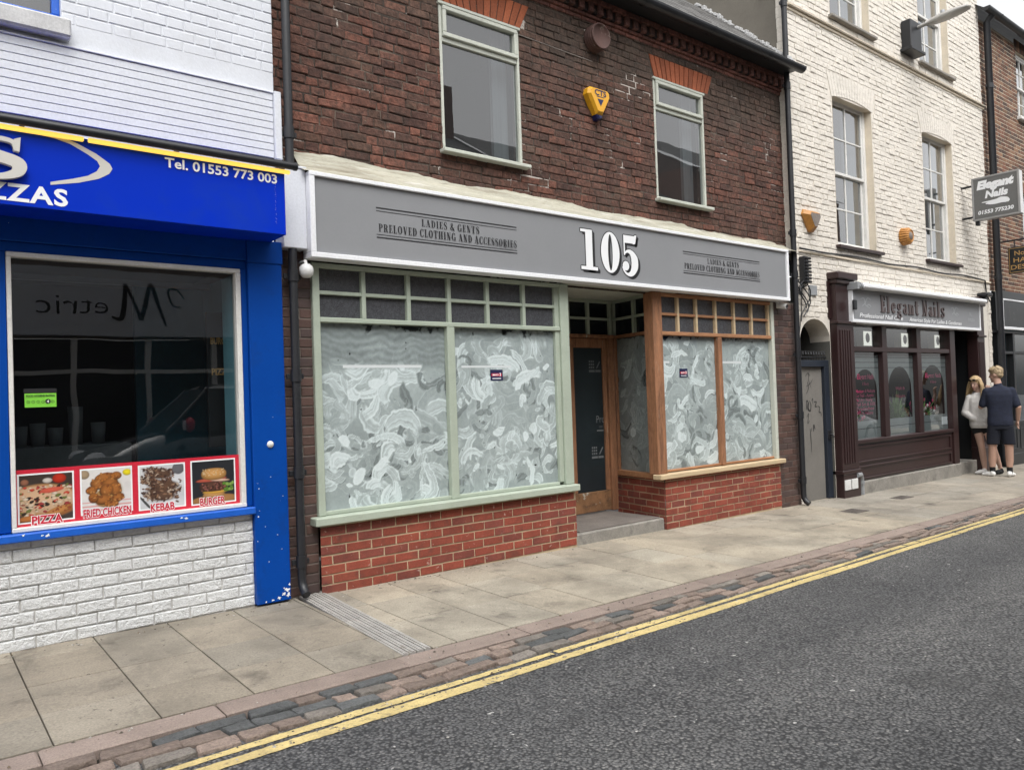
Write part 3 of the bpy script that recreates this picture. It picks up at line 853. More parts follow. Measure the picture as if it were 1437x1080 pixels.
def sash_window(parent, x0, x1, z0, z1, y, fm, gm, rows=4, meet=.5, name='window'):
    """two-over-two style sliding sash: four panes in each sash"""
    mb = MB()
    f = .07
    mb.box(x0, x0 + f, y, y + .09, z0, z1, .005); mb.box(x1 - f, x1, y, y + .09, z0, z1, .005)
    mb.box(x0 + f, x1 - f, y, y + .09, z1 - f * .8, z1, .005); mb.box(x0 + f, x1 - f, y - .02, y + .09, z0, z0 + .06, .005)
    a, b = x0 + f, x1 - f
    zm = z0 + (z1 - z0) * meet
    for (c, d, yy) in ((zm - .02, z1 - f * .8, y + .012), (z0 + .06, zm + .02, y + .045)):
        s = .042
        mb.box(a, a + s, yy, yy + .03, c, d, .004); mb.box(b - s, b, yy, yy + .03, c, d, .004)
        mb.box(a + s, b - s, yy, yy + .03, c, c + s, .004); mb.box(a + s, b - s, yy, yy + .03, d - s, d, .004)
        mx = (a + b) / 2; mz = (c + d) / 2
        mb.box(mx - .013, mx + .013, yy + .002, yy + .028, c + s, d - s, .003)
        mb.box(a + s, mx - .013, yy + .004, yy + .026, mz - .012, mz + .012, .003); mb.box(mx + .013, b - s, yy + .004, yy + .026, mz - .012, mz + .012, .003)
    o = mb.build(name, fm, parent)
    MB().quad((a, y + .028, zm), (b, y + .028, zm), (b, y + .028, z1 - f), (a, y + .028, z1 - f)).build('pane', gm, o)
    MB().quad((a, y + .06, z0 + .06), (b, y + .06, z0 + .06), (b, y + .06, zm), (a, y + .06, zm)).build('pane', gm, o)
    return o

# ------------------------------------------------------------------ ground, road, kerb
def asphalt_mat():
    m = bpy.data.materials.new('asphalt'); m.use_nodes = True
    nt = m.node_tree; b = nt.nodes['Principled BSDF']
    tc = nn(nt, 'ShaderNodeTexCoord'); vec = tc.outputs['Object']
    vo = nn(nt, 'ShaderNodeTexVoronoi'); vo.inputs['Scale'].default_value = 62; nt.links.new(vec, vo.inputs['Vector'])
    sep = nn(nt, 'ShaderNodeSeparateColor'); nt.links.new(vo.outputs['Color'], sep.inputs[0])
    stone = ramp(nt, sep.outputs[0], 0.0, 1.0, (.108, .110, .113, 1), (.235, .232, .226, 1))
    r = nt.nodes[-1].color_ramp
    e = r.elements.new(.80); e.color = (.158, .159, .159, 1)
    gap = ramp(nt, vo.outputs['Distance'], .34, .68)
    base = mixc(nt, gap, stone, (.036, .037, .039))
    pat = ramp(nt, noise(nt, .55, 4, .6, vec), .3, .7, (.84, .84, .85, 1), (1.14, 1.13, 1.11, 1))
    base = mixc(nt, 1.0, base, pat, 'MULTIPLY')
    pat2 = ramp(nt, noise(nt, 7, 5, .7, vec), .3, .7, (.84,) * 3 + (1,), (1.14,) * 3 + (1,))
    base = mixc(nt, 1.0, base, pat2, 'MULTIPLY')
    mpg = nn(nt, 'ShaderNodeMapping'); mpg.inputs['Scale'].default_value = (.10, 1.1, 1); nt.links.new(vec, mpg.inputs['Vector'])
    trk = ramp(nt, noise(nt, 1.0, 3, .5, mpg.outputs[0]), .34, .66, (.82, .82, .83, 1), (1.20, 1.19, 1.17, 1))      # tyre-polished lanes and darker strips
    base = mixc(nt, 1.0, base, trk, 'MULTIPLY')
    base = mixc(nt, ramp(nt, noise(nt, .9, 6, .7, vec), .60, .72, (0, 0, 0, 1), (.6, .6, .6, 1)), base, (.055, .054, .053))   # old oil and damp patches
    base = mixc(nt, ramp(nt, noise(nt, 17, 3, .5, vec), .725, .745), base, (.48, .47, .45))     # pale flecks and old gum
    nt.links.new(base, b.inputs['Base Color'])
    b.inputs['Roughness'].default_value = .72; b.inputs['Specular IOR Level'].default_value = .5
    inv = nn(nt, 'ShaderNodeMath', operation='MULTIPLY_ADD'); inv.inputs[1].default_value = -1.0; inv.inputs[2].default_value = 1.0
    nt.links.new(vo.outputs['Distance'], inv.inputs[0])
    ad = nn(nt, 'ShaderNodeMath', operation='MULTIPLY_ADD'); ad.inputs[1].default_value = .7
    nt.links.new(sep.outputs[1], ad.inputs[0]); nt.links.new(inv.outputs[0], ad.inputs[2])
    bp = nn(nt, 'ShaderNodeBump'); bp.inputs['Strength'].default_value = 1.0; bp.inputs['Distance'].default_value = .012
    nt.links.new(ad.outputs[0], bp.inputs['Height']); nt.links.new(bp.outputs[0], b.inputs['Normal'])
    return m
M['asphalt'] = asphalt_mat()
M['slabs'] = mat('paving_slab', attr=True, col=(1, 1, 1), rough=.88, var=.13, vscale=1.7, fine=.26, fscale=85, bump=.35, bscale=95, bdist=.003,
    dirt=[((.135, .118, .095), 1.3, .44, .68, .72), ((.07, .06, .05), 2.6, .57, .72, .75), ((.045, .038, .032), 9, .645, .67, .85), ((.06, .05, .042), 22, .655, .68, .8), ((.09, .078, .06), 48, .60, .68, .6), ((.52, .47, .38), 17, .70, .73, .6)])
M['kerbstone'] = mat('pink_granite_kerb', attr=True, col=(1, 1, 1), rough=.85, var=.15, vscale=3, fine=.25, fscale=120, bump=.4, bscale=80, dirt=[((.10, .085, .072), 4, .56, .76, .5)])
M['setts'] = mat('granite_setts', attr=True, col=(1, 1, 1), rough=.75, var=.22, vscale=9, fine=.35, fscale=70, bump=1.0, bscale=32, bdist=.018, dirt=[((.07, .06, .05), 9, .58, .74, .5)])
M['jointdirt'] = mat('joint_dirt', (.028, .024, .020), rough=1, var=.4, bump=.3)

def yellow_mat():
    m = mat('yellow_road_paint', (.57, .45, .20), rough=.8, var=.16, vscale=4, fine=.2, fscale=70, bump=.8, bscale=70, bdist=.007, dirt=[((.36, .28, .14), 5, .48, .70, .7), ((.17, .14, .09), 12, .58, .70, .8)], chips=[((.11, .11, .108), 26, .60, .63, .95)])
    return m
M['yellow'] = yellow_mat()

def rz(x): return gz(x, -1.8) - .036
def ysett(x): return -2.155 + .016 * max(min(x, 16), -2)

mb = MB()
mb.quad((-300, -300, 3.1), (300, -300, -3.5), (300, 300, -3.5), (-300, 300, 3.1))
tag(mb.build('ground', M['asphalt']), kind='structure')

mb = MB()
xs = [-12 + .5 * i for i in range(0, 105)]
for a, b in zip(xs, xs[1:]):
    mb.quad((a, -7.2, rz(a)), (b, -7.2, rz(b)), (b, -1.9, rz(b)), (a, -1.9, rz(a)))
tag(mb.build('road', M['asphalt']), kind='structure')

# pavement slabs, laid with open joints over a dirty bed
rng = random.Random(5)
mb = MB()
for a, b in zip(xs, xs[1:]):
    mb.quad((a, -1.9, gz(a, -1.8) - .05), (b, -1.9, gz(b, -1.8) - .05), (b, 1.2, gz(b, 1.2) - .010), (a, 1.2, gz(a, 1.2) - .010), col=(.05, .045, .04))
tag(mb.build('pavement_base', M['jointdirt']), kind='structure')

def slab_box(mb, x0, x1, y0, y1, h=.06, c=.003, col=(1, 1, 1), dz=0.0, zf=gz, twist=0.0):
    j = [(rng.random() - .5) * twist for _ in range(4)]
    P = [(x0, y0), (x1, y0), (x1, y1), (x0, y1)]
    I = [(x0 + c, y0 + c), (x1 - c, y0 + c), (x1 - c, y1 - c), (x0 + c, y1 - c)]
    vs = [(x, y, zf(x, y) + dz - h) for x, y in P] + [(x, y, zf(x, y) + dz - c * .7 + j[k]) for k, (x, y) in enumerate(P)] + [(x, y, zf(x, y) + dz + j[k]) for k, (x, y) in enumerate(I)]
    fs = [(8, 9, 10, 11)]
    for q in range(4):
        r = (q + 1) % 4
        fs += [(q, r, 4 + r, 4 + q), (4 + q, 4 + r, 8 + r, 8 + q)]
    mb.add(vs, fs, col)

mb = MB()
def lay(xa, xb, xo, wdt, rows, tint, stag=0.0):
    for ri, (ya, yb) in enumerate(zip(rows, rows[1:])):
        k = math.floor((xa - xo) / wdt) - 1
        while True:
            s = xo + k * wdt + stag * (ri % 2) * wdt; k += 1
            a, b = max(s, xa), min(s + wdt, xb)
            if s >= xb: break
            if b - a < .02: continue
            v = .90 + rng.random() * .2
            wm = rng.random() * .05
            c = (tint[0] * v * (1 + wm), tint[1] * v, tint[2] * v * (1 - wm))
            slab_box(mb, a + .0035, b - .0035, yb + .0035, ya - .0035, col=c, dz=(rng.random() - .5) * .003)
T1 = (.250, .226, .184); T2 = (.335, .304, .246); T3 = (.30, .277, .235)
lay(-11.5, 2.36, .525, .45, [.03, -.24, -.76, -1.22, -1.655], T1)
lay(2.515, 6.0, 2.69, .43, [.02, -.51, -1.04, -1.655], T2)
lay(6.0, 9.35, 6.0, .60, [.02, -.45, -1.04, -1.655], T2, .5)
lay(9.35, 40.0, 9.35, .75, [.02, -.62, -1.12, -1.655], T3, .5)
lay(9.45, 10.2, 9.45, .75, [1.2, .02], T3)
lay(14.4, 16.0, 14.4, .8, [.04, .02], T3)
tag(mb.build('pavement', M['slabs']), kind='structure')

mb = MB()
x = -11.5
while x < 40:
    l = rng.uniform(.7, 1.15)
    v = .85 + rng.random() * .3
    slab_box(mb, x + .003, x + l - .003, -1.822, -1.66, h=.12, c=.012, col=(.235 * v, .185 * v, .158 * v), dz=(rng.random() - .5) * .004)
    x += l
tag(mb.build('kerb', M['kerbstone']), kind='structure')

mb = MB()
def sett(x0, x1, y0, y1, z, col):
    J = lambda s: (rng.random() - .5) * s
    P = [(x0 + J(.024), y0 + J(.016)), (x1 + J(.024), y0 + J(.016)), (x1 + J(.024), y1 + J(.016)), (x0 + J(.024), y1 + J(.016))]
    mx = [( (P[k][0] + P[(k + 1) % 4][0]) / 2 + J(.014), (P[k][1] + P[(k + 1) % 4][1]) / 2 + J(.010)) for k in range(4)]
    ring = [q for k in range(4) for q in (P[k], mx[k])]
    cx = sum(p[0] for p in ring) / 8; cy = sum(p[1] for p in ring) / 8
    t = J(.010)
    def lev(s, h): return [(cx + (p[0] - cx) * s, cy + (p[1] - cy) * s, z + h + J(.003) + t * (p[0] - cx) / .1) for p in ring]
    vs = lev(1.0, -.06) + lev(1.0, -.012) + lev(.965, -.002) + lev(.90, .001) + [(cx, cy, z + .004)]
    fs = []
    for L in range(3):
        for k in range(8): fs.append((L * 8 + k, L * 8 + (k + 1) % 8, L * 8 + 8 + (k + 1) % 8, L * 8 + 8 + k))
    for k in range(8): fs.append((24 + k, 24 + (k + 1) % 8, 32))
    mb.add(vs, fs, col)
for row in range(3):
    x = -11.5 + rng.random() * .1
    while x < 36:
        l = rng.uniform(.12, .27)
        if row == 2 and rng.random() < .3: l *= 1.3
        ya = -1.83; yb = ysett(x + l / 2) + .012
        n = 3
        d = (ya - yb) / n
        y1 = ya - row * d; y0 = y1 - d
        t = rng.random(); v = .75 + rng.random() * .5
        c = (.235, .180, .148) if t < .60 else ((.098, .102, .102) if t < .76 else (.20, .178, .155))
        zz = gz(x, -1.8) - .012 - row * .006 + (rng.random() - .5) * .014
        sett(x + .005, x + l - .005, y0 + .005, y1 - .005, zz, tuple(q * v for q in c))
        x += l
tag(mb.build('cobbled_gutter', M['setts']), kind='structure')

def line(ia, ib, seed):
    """a painted line between two offsets from the setts, with a ragged edge"""
    mb = MB(); r = random.Random(seed)
    x = -11.0; step = .03
    def edge(o, x, s): return ysett(x) + o * (1 - .018 * max(0, x - 2)) + .006 * math.sin(x * 3.1 + s) + (r.random() - .5) * .007
    A = edge(ia, x, seed); B = edge(ib, x, seed + 2)
    while x < 36:
        x2 = x + step * (1 if x < 12 else 3)
        A2 = edge(ia, x2, seed); B2 = edge(ib, x2, seed + 2)
        if not (r.random() < .015):
            mb.quad((x, B, rz(x) + .004), (x2, B2, rz(x2) + .004), (x2, A2, rz(x2) + .004), (x, A, rz(x) + .004))
        x, A, B = x2, A2, B2
    return tag(mb.build('road_marking', M['yellow']), kind='structure')
line(-.012, -.068, 3)
line(-.100, -.180, 8)

# iron surface drain across the pavement, from the downpipe to the kerb
mb = MB()
n = 4
for k in range(n):
    for (ya, yb) in ((.06, -.80), (-.806, -1.652)):
        def px(y, e): return 2.385 - .052 * (-y) + (.205) * e
        e0, e1 = k / n + .02, (k + 1) / n - .02
        for (p, q, h) in ((e0, e0 + .07, .004), (e0 + .07, e1 - .07, .009), (e1 - .07, e1, .004)):
            vs = [(px(yb, p), yb, gz(2.4, yb) + h), (px(yb, q), yb, gz(2.4, yb) + h), (px(ya, q), ya, gz(2.4, ya) + h), (px(ya, p), ya, gz(2.4, ya) + h)]
            mb.add(vs, [(0, 1, 2, 3)])
            lo = [(v[0], v[1], v[2] - .02) for v in vs]
            mb.add(vs + lo, [(0, 4, 5, 1), (1, 5, 6, 2), (2, 6, 7, 3), (3, 7, 4, 0)])
o = mb.build('drain_channel', M['channel'], origin=(2.4, -.8, .04))
tag(o, 'ribbed iron drain channel crossing the pavement below the downpipe', 'drain')
for (xx, yy, a, b, lb) in ((9.28, -.75, .16, .26, 'dark iron cover in the pavement nearer the passage gate'), (10.88, -.60, .18, .20, 'dark iron cover in the pavement before the nail salon, the farther one')):
    mb = MB(); z = gz(xx, yy)
    mb.box(xx - a, xx + a, yy - b * .45, yy + b * .45, z - .03, z + .005, .003)
    for k in range(5): mb.box(xx - a + .03, xx + a - .03, yy - b * .34 + k * b * .17 - .012, yy - b * .34 + k * b * .17 + .012, z + .005, z + .009, .002)
    tag(mb.build('access_cover', M['iron'], origin=(xx, yy, z)), lb, 'manhole cover')

# ------------------------------------------------------------------ LEFT: the blue takeaway
tk = thing('takeaway_building', (1.2, 0, .05), 'white painted brick takeaway with a bright blue shopfront and food poster', 'shop building')
XL = -3.0
mb = MB(); mb.mi = 1
holed(mb, facing(.0), XL, 2.29, 3.3, 8.5, [(-.35, .885, 4.06, 5.6)])
mb.mi = 0
bricks(mb, facing(.0), XL, 2.29, 4.03, 8.5, pal_one((1, 1, 1)), [(-.35, .885, 4.0, 5.6)], proud=.005, bev=.004, seed=2)
mb.quad((2.29, 0, 3.3), (2.29, .4, 3.3), (2.29, .4, 8.5), (2.29, 0, 8.5))
reveal(mb, -.35, .885, 4.06, 5.6, 0, .12)
# smooth rendered patch below the brickwork
mb.quad((XL, -.004, 3.86), (2.288, -.004, 3.86), (2.288, -.004, 4.03), (XL, -.004, 4.03))
mb.build('wall', [M['whitepaint'], M['whitepaint']], tk)
f = MB(); f.box(-.35, .885, .06, .12, 4.06, 4.10, .004); f.box(.84, .885, .06, .12, 4.10, 5.6, .004); f.box(-.35, -.305, .06, .12, 4.10, 5.6, .004); f.box(-.305, .84, .06, .12, 4.75, 4.80, .004)
wi = f.build('window', M['bluetrim'], tk)
MB().quad((-.305, .10, 4.10), (.84, .10, 4.10), (.84, .10, 5.6), (-.305, .10, 5.6)).build('pane', M['glassblue'], wi)
MB().box(-.45, .925, -.10, .05, 3.905, 4.025, .012).build('sill', M['stonesill'], wi)
room(wi, -.6, 1.1, .13, 1.5, 3.9, 5.8, M['room'])
# shutter-box cladding: horizontal boards with dark gaps
mb = MB(); mb.mi = 1; mb.quad((XL, -.016, 3.36), (2.28, -.016, 3.36), (2.28, -.016, 3.86), (XL, -.016, 3.86)); mb.mi = 0
zb = [3.37 + .0545 * i for i in range(10)]
for a, b in zip(zb, zb[1:]): mb.box(XL, 2.27, -.030, -.012, a + .0025, b - .0025, .002)
mb.box(2.272, 2.325, -.06, .02, 3.36, 3.875, .004)
mb.box(XL, 2.30, -.04, .0, 3.862, 3.875, .003)
mb.build('cladding', [M['boardwhite'], M['blackline']], tk)
# base wall of rough white bricks
mb = MB(); mb.mi = 1
holed(mb, facing(.0), XL, 2.035, -.05, .73, [])
mb.mi = 0
bricks(mb, facing(.0), XL, 2.033, .055, .725, pal_one((1, 1, 1), .04), L=.222, H=.070, m=.008, bond='stretcher', proud=.012, bev=.007, jit=.0028, seed=4)
mb.build('plinth', [M['whiterustic'], M['whitemortar']], tk)
mb = MB()
mb.box(2.035, 2.292, -.055, .3, .055, 2.56, .006)
mb.box(2.035, 2.300, -.060, .3, 2.56, 2.73, .006)
mb.build('pilaster', M['bluepaint'], tk)
mb = MB()
mb.box(XL, 2.035, -.040, .06, 2.575, 2.73, .004)          # band under the sign
mb.box(XL, 2.035, -.02, .06, 2.512, 2.573, .004)
mb.box(1.990, 2.035, -.02, .06, .78, 2.512, .004)
mb.box(XL, .545, -.02, .06, .78, 2.512, .004)
mb.build('surround', M['bluepaint'], tk)
MB().box(XL, 2.040, -.075, .06, .722, .775, .008).build('sill', M['bluetrim'], tk)
mb = MB()
a, b, c, d = .547, 1.988, .778, 2.51
mb.box(a, b, -.03, .05, d - .03, d, .004); mb.box(a, b, -.035, .05, c, c + .028, .004)
mb.box(a, a + .026, -.03, .05, c + .028, d - .03, .004); mb.box(b - .036, b, -.03, .05, c + .028, d - .03, .004)
dw = mb.build('display_window', M['whitetrim'], tk)
MB().quad((a, .02, c), (b, .02, c), (b, .02, d), (a, .02, d)).build('pane', M['glass'], dw)
rm = room(dw, -1.2, 2.25, .07, 2.6, .2, 2.7, M['room'])
mb = MB()
mb.box(1.62, 2.24, 1.55, 1.60, .3, 2.6); mb.box(2.20, 2.245, .08, 1.55, .3, 2.6)
mb.build('interior', M['roomteal'], dw)
MB().box(1.958, 1.985, .06, .30, .80, 2.47).build('window_lining', M['paletealedge'], dw)
mb = MB()
mb.box(-.2, 1.5, 1.2, 1.7, .25, 1.25, .01)
mb.build('counter', M['roomgrey'], dw)
mb = MB()
for k, (px_, h_) in enumerate(((.50, .20), (.62, .26), (.74, .16), (.86, .18), (.98, .14), (1.12, .3), (1.28, .17))):
    mb.lathe([(.0, 0), (.045, 0), (.055, h_), (.0, h_)], (px_, 1.32, 1.25), (0, 0, 1), 12)
mb.box(.5, 2.1, 1.0, 1.07, 2.50, 2.54, .005)
mb.build('crockery', M['roomgrey'], dw)
mb = MB(); mb.box(1.90, 2.12, .50, .53, 1.20, 2.25, .004)
bd = mb.build('menu_board', M['blackpaint'], dw)
# big blue fascia
sg = thing('takeaway_sign', (1.2, -.2, 2.7), 'bright blue takeaway fascia with white lettering and phone number', 'shop sign')
mb = MB(); mb.box(XL, 2.213, -.35, -.04, 2.722, 3.185, .004)
mb.build('panel', M['bluesign'], sg)
mb = MB()
pl, wd = sans('Tel. 01553 773 003', .062, 1.0, 0, .022)
mb.flat(fit(pl, .755, wd), (1.40, -.3515, 3.083), EX, EZ)
pl, wd = sans('PIZZAS', .098, 1.0, 0, .03, 1.12)
mb.flat(fit(pl, .56, wd), (.28, -.3515, 2.752), EX, EZ)
mb.build('lettering', M['letterwhite'], sg)
out = [(.69, 3.165), (.82, 3.17), (.90, 3.145), (1.00, 3.10), (1.075, 3.05), (1.09, 3.02), (1.07, 2.985), (1.01, 2.945), (.90, 2.905), (.75, 2.870)]
inn = [(.69, 3.163), (.78, 3.155), (.86, 3.135), (.95, 3.09), (1.005, 3.055), (1.02, 3.025), (1.00, 2.99), (.95, 2.955), (.87, 2.925), (.75, 2.888)]
MB().flat([[out[i], out[i + 1], inn[i + 1], inn[i]] for i in range(9)], (0, -.3515, 0), EX, EZ).build('swoosh', M['lettercream'], sg)
mb = MB()
S = stroke([(.80, .72), (.72, .93), (.42, .97), (.16, .86), (.18, .66), (.48, .55), (.84, .42), (.86, .18), (.56, .03), (.22, .06), (.08, .28)], [.08, .10, .12, .22, .26, .28, .27, .22, .13, .10, .09], 8)
mb.flat([[(p[0] * .30 + p[1] * .03, p[1] * .235) for p in q] for q in S] + [[(.262, .165), (.277, .165), (.285, .25), (.25, .235)]], (.315, -.35, 2.868), EX, EZ, depth=.035)
mb.build('raised_letter', M['lettercream'], sg)
# lamp trough over the sign
lt = thing('sign_light', (1.2, -.4, 3.2), 'long black tubular sign light with a yellow lit strip above the blue fascia', 'light')
MB().tube([(XL, -.395, 3.214), (2.265, -.395, 3.214)], .027, 14).tube([(2.265, -.395, 3.214), (2.285, -.395, 3.214)], .031, 14).build('tube', M['pvc'], lt)
mb = MB(); mb.box(XL, .93, -.378, -.352, 3.160, 3.186, .004); mb.box(.955, 2.245, -.378, -.352, 3.160, 3.186, .004)
mb.build('strip', M['strip'], lt)
for xx in (.62, 1.5, 2.23): MB().box(xx - .012, xx + .012, -.40, -.03, 3.215, 3.235, .003).build('bracket', M['pvc'], lt)
# food poster in the window
ps = thing('food_poster', (1.25, .0, .8), 'red poster of four food photographs along the foot of the takeaway window', 'poster')
MB().quad((.572, .010, .806), (1.952, .010, .806), (1.952, .010, 1.158), (.572, .010, 1.158)).build('sheet', M['posterred'], ps)
for kind, x0, x1, z0, z1, txt, tx, tw, tz, seed in (('pizza', .592, .882, .832, 1.122, 'PIZZA', .655, .17, .815, 1), ('chicken', .936, 1.226, .845, 1.126, 'FRIED CHICKEN', .94, .285, .822, 2),
                                       ('kebab', 1.282, 1.566, .836, 1.122, 'KEBAB', 1.345, .155, .815, 3), ('burger', 1.622, 1.914, .832, 1.126, 'BURGER', 1.67, .175, .818, 4)):
    b0 = MB(); b0.quad((x0 - .010, .0092, z0 - .010), (x1 + .010, .0092, z0 - .010), (x1 + .010, .0092, z1 + .010), (x0 - .010, .0092, z1 + .010))
    fr = b0.build('picture', M['letterwhite'], ps)
    food_sheet(kind, fr, x0, x1, z0, z1, .0082, seed)
    pl, wd = sans(txt, .050, 1, 0, .035)
    pw, ww = sans(txt, .050, 1, 0, .085)
    e = (ww - wd) / 2 / wd * tw
    mb = MB(); mb.mi = 1; mb.flat(fit(pw, tw + 2 * e, ww), (tx - e, .0075, tz), EX, EZ, step=.00001); mb.mi = 0
    mb.flat(fit(pl, tw, wd), (tx, .0068, tz), EX, EZ, step=.00001)
    mb.build('lettering', [M['letterred'], M['letterwhite']], fr)
# hygiene rating sticker
hs = thing('rating_sticker', (.73, .0, 1.55), 'lime green food hygiene rating sticker marked 4 on the takeaway window', 'sticker')
MB().quad((.632, .012, 1.545), (.805, .012, 1.545), (.805, .012, 1.632), (.632, .012, 1.632)).build('sheet', M['hygiene'], hs)
mb = MB(); mb.quad((.628, .0125, 1.636), (.808, .0125, 1.636), (.808, .0125, 1.662), (.628, .0125, 1.662))
pl, wd = sans('FOOD HYGIENE RATING', .013, 1, 0, .03); mb.flat(fit(pl, .155, wd), (.641, .0112, 1.610), EX, EZ)
for k in range(6):
    cx = .652 + k * .0265
    if k == 4: mb.flat(bowl(0, 0, .0155, .0155, 0, 360, .0155, .0155, 16), (cx, .0112, 1.580), EX, EZ)
    else:
        mb.flat(bowl(0, 0, .0095, .0095, 0, 360, .002, .002, 12), (cx, .0112, 1.578), EX, EZ)
        pl, wd = sans(str(k), .009); mb.flat(pl, (cx - wd / 2, .0110, 1.5735), EX, EZ)
mb.build('lettering', M['letterblack'], hs)
pl, wd = sans('4', .017, 1, 0, .02)
MB().flat(pl, (.652 + 4 * .0265 - wd / 2, .0104, 1.572), EX, EZ).build('figure', M['letterwhite'], hs)
mb = MB(); pl, wd = sans('BURGER', .05, 1, 0, .03); mb.flat(fit(pl, .17, wd), (1.925, .498, 2.00), EX, EZ)
pl, wd = sans('PIZZA', .05, 1, 0, .03); mb.flat(fit(pl, .15, wd), (1.93, .498, 1.76), EX, EZ)
mb.build('lettering', M['lettergold'], dw)
mb = MB(); mb.lathe([(0, .012), (.022, .010), (.026, 0)], (2.165, -.056, 1.22), (0, -1, 0), 16)
tag(mb.build('badge', M['whiteplastic'], origin=(2.165, -.056, 1.22)), 'small round white disc stuck on the blue pilaster', 'badge')

# flaked paint at the foot of the pilaster and scuffs along the sign's end seam
mb = MB(); rng = random.Random(17)
def flake(x, z, a, y):
    n = 11; st_ = rng.uniform(.5, 1.0)
    rr = [a * (.25 + rng.random() * .75) for k in range(n)]
    mb.flat([[(0, 0), (rr[k] * math.cos(2 * PI * k / n), st_ * rr[k] * math.sin(2 * PI * k / n)), (rr[(k + 1) % n] * math.cos(2 * PI * (k + 1) / n), st_ * rr[(k + 1) % n] * math.sin(2 * PI * (k + 1) / n))] for k in range(n)], (x, y, z), EX, EZ, step=0)
for x, z, a in ((2.26, .13, .028), (2.235, .105, .020), (2.27, .095, .022), (2.20, .085, .018), (2.15, .075, .014), (2.10, .07, .010), (2.28, .17, .012), (2.24, .15, .010), (2.07, .9, .006), (2.11, .62, .006), (2.20, .55, .007), (2.16, .98, .005), (2.06, .70, .008), (2.07, .74, .005), (2.23, .44, .007), (2.13, .36, .006), (2.19, 1.42, .004), (2.05, .52, .006), (2.25, .83, .005)): flake(x, z, a, -.0562)
mb.build('flaked_paint', M['letterwhite'], tk)
mb = MB()
for k in range(26): flake(2.140 + rng.uniform(-.004, .004), 2.80 + k * .0135 + rng.uniform(-.004, .004), rng.uniform(.0015, .0042), -.3512)
mb.build('scuff', M['lettercream'], sg)
mb = MB()
for k, (x, z) in enumerate(((.70, .752), (.73, .748), (1.52, .757), (1.55, .752), (.60, .765))): flake(x, z, .012 + .006 * (k % 2), -.0762)
mb.build('flaked_paint', M['letterwhite'], tk)

# grit and litter: loose crumbs along the kerb, in the setts and at the foot of the walls
mb = MB(); rng = random.Random(33)
def crumb(x, y, z, a, c):
    h = a * rng.uniform(.3, .8); t = rng.random() * 6.28
    p = [(x + a * math.cos(t + q) * rng.uniform(.6, 1.2), y + a * math.sin(t + q) * rng.uniform(.6, 1.2), z) for q in (0, 1.6, 3.1, 4.7)]
    mb.add(p + [(x, y, z + h)], [(0, 1, 4), (1, 2, 4), (2, 3, 4), (3, 0, 4)], c)
for k in range(900):
    x = rng.uniform(-.5, 14) if k % 3 else rng.uniform(.2, 5)
    t = rng.random()
    if t < .55: y = ysett(x) - abs(rng.gauss(0, .10)); z = rz(x) + .003
    elif t < .8: y = rng.uniform(-1.80, -1.66) ; z = gz(x, y) + .001
    else: y = -.02 - abs(rng.gauss(0, .05)) - (.06 if x < 2.3 else .03); z = gz(x, y) + .001
    c = rng.choice([(.10, .085, .065), (.05, .042, .035), (.22, .19, .15), (.16, .12, .08), (.4, .38, .34)])
    crumb(x, y, z, rng.uniform(.003, .011) * (1.5 if rng.random() < .06 else 1), c)
for k in range(70):
    x = rng.uniform(.3, 9); y = rng.uniform(-6.5, -2.3)
    crumb(x, y, rz(x) + .002, rng.uniform(.004, .010), rng.choice([(.5, .48, .44), (.3, .28, .25), (.6, .58, .55)]))
tag(mb.build('grit', M['setts']), kind='stuff')

# ------------------------------------------------------------------ MIDDLE: the empty brick shop, number 105
bs = thing('brick_shop', (5.8, 0, .0), 'old red brick shop with sage green and stripped wood windows smeared with whitewash', 'shop building')
WY = .08
w1 = (3.875, 4.80, 3.745, 5.09); w2 = (6.765, 7.665, 3.695, 5.08)
holes = [w1, w2]
def arch(mb, x0, x1, xa, xb, z0, z1, n, rng):
    for i in range(n):
        t0, t1 = i / n, (i + 1) / n
        g = .006
        p = [(x0 + (x1 - x0) * t0 + g, z0), (x0 + (x1 - x0) * t1 - g, z0), (xa + (xb - xa) * t1 - g, z1), (xa + (xb - xa) * t0 + g, z1)]
        s = .8 + rng.random() * .4
        mb.prism(p, (0, WY + .004, 0), EX, EZ, .014, .003, tuple(q * s for q in (.30, .085, .036)))
mb = MB(); mb.mi = 1
holed(mb, facing(WY), 2.29, 9.35, 2.6, 5.75, holes)
mb.mi = 0
a1 = (3.80, 4.89, 5.095, 5.345); a2 = (6.75, 7.82, 5.09, 5.33)
bricks(mb, facing(WY), 2.29, 9.348, 3.36, 5.46, pal_old, holes + [a1, a2], L=.222, H=.067, m=.009, bond='mixed', proud=.008, bev=.007, jit=.0058, seed=11, pv=1.5)
mb.mi = 1
for h in holes: reveal(mb, h[0], h[1], h[2], h[3], WY, WY + .12)
mb.build('wall', [M['oldbrick'], M['oldmortar']], bs)
rng = random.Random(3)
for (x0, x1, xa, xb, z0, z1) in ((3.86, 4.83, 3.74, 4.95, 5.10, 5.345), (6.79, 7.765, 6.71, 7.865, 5.092, 5.33)):
    mb = MB(); arch(mb, x0, x1, xa, xb, z0, z1, 13, rng)
    mb.build('window_arch', M['archbrick'], bs)
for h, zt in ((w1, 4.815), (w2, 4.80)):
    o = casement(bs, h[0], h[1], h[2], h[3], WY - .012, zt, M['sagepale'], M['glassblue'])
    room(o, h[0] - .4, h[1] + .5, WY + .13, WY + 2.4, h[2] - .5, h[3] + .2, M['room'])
    mb = MB(); mb.box(h[1] - .23, h[1] - .05, WY + .14, WY + .18, h[2], h[3]); mb.build('curtain_and_reflection', M['curtain_and_reflection'], o)  # faint strip standing in for the reveal's reflection in the glass
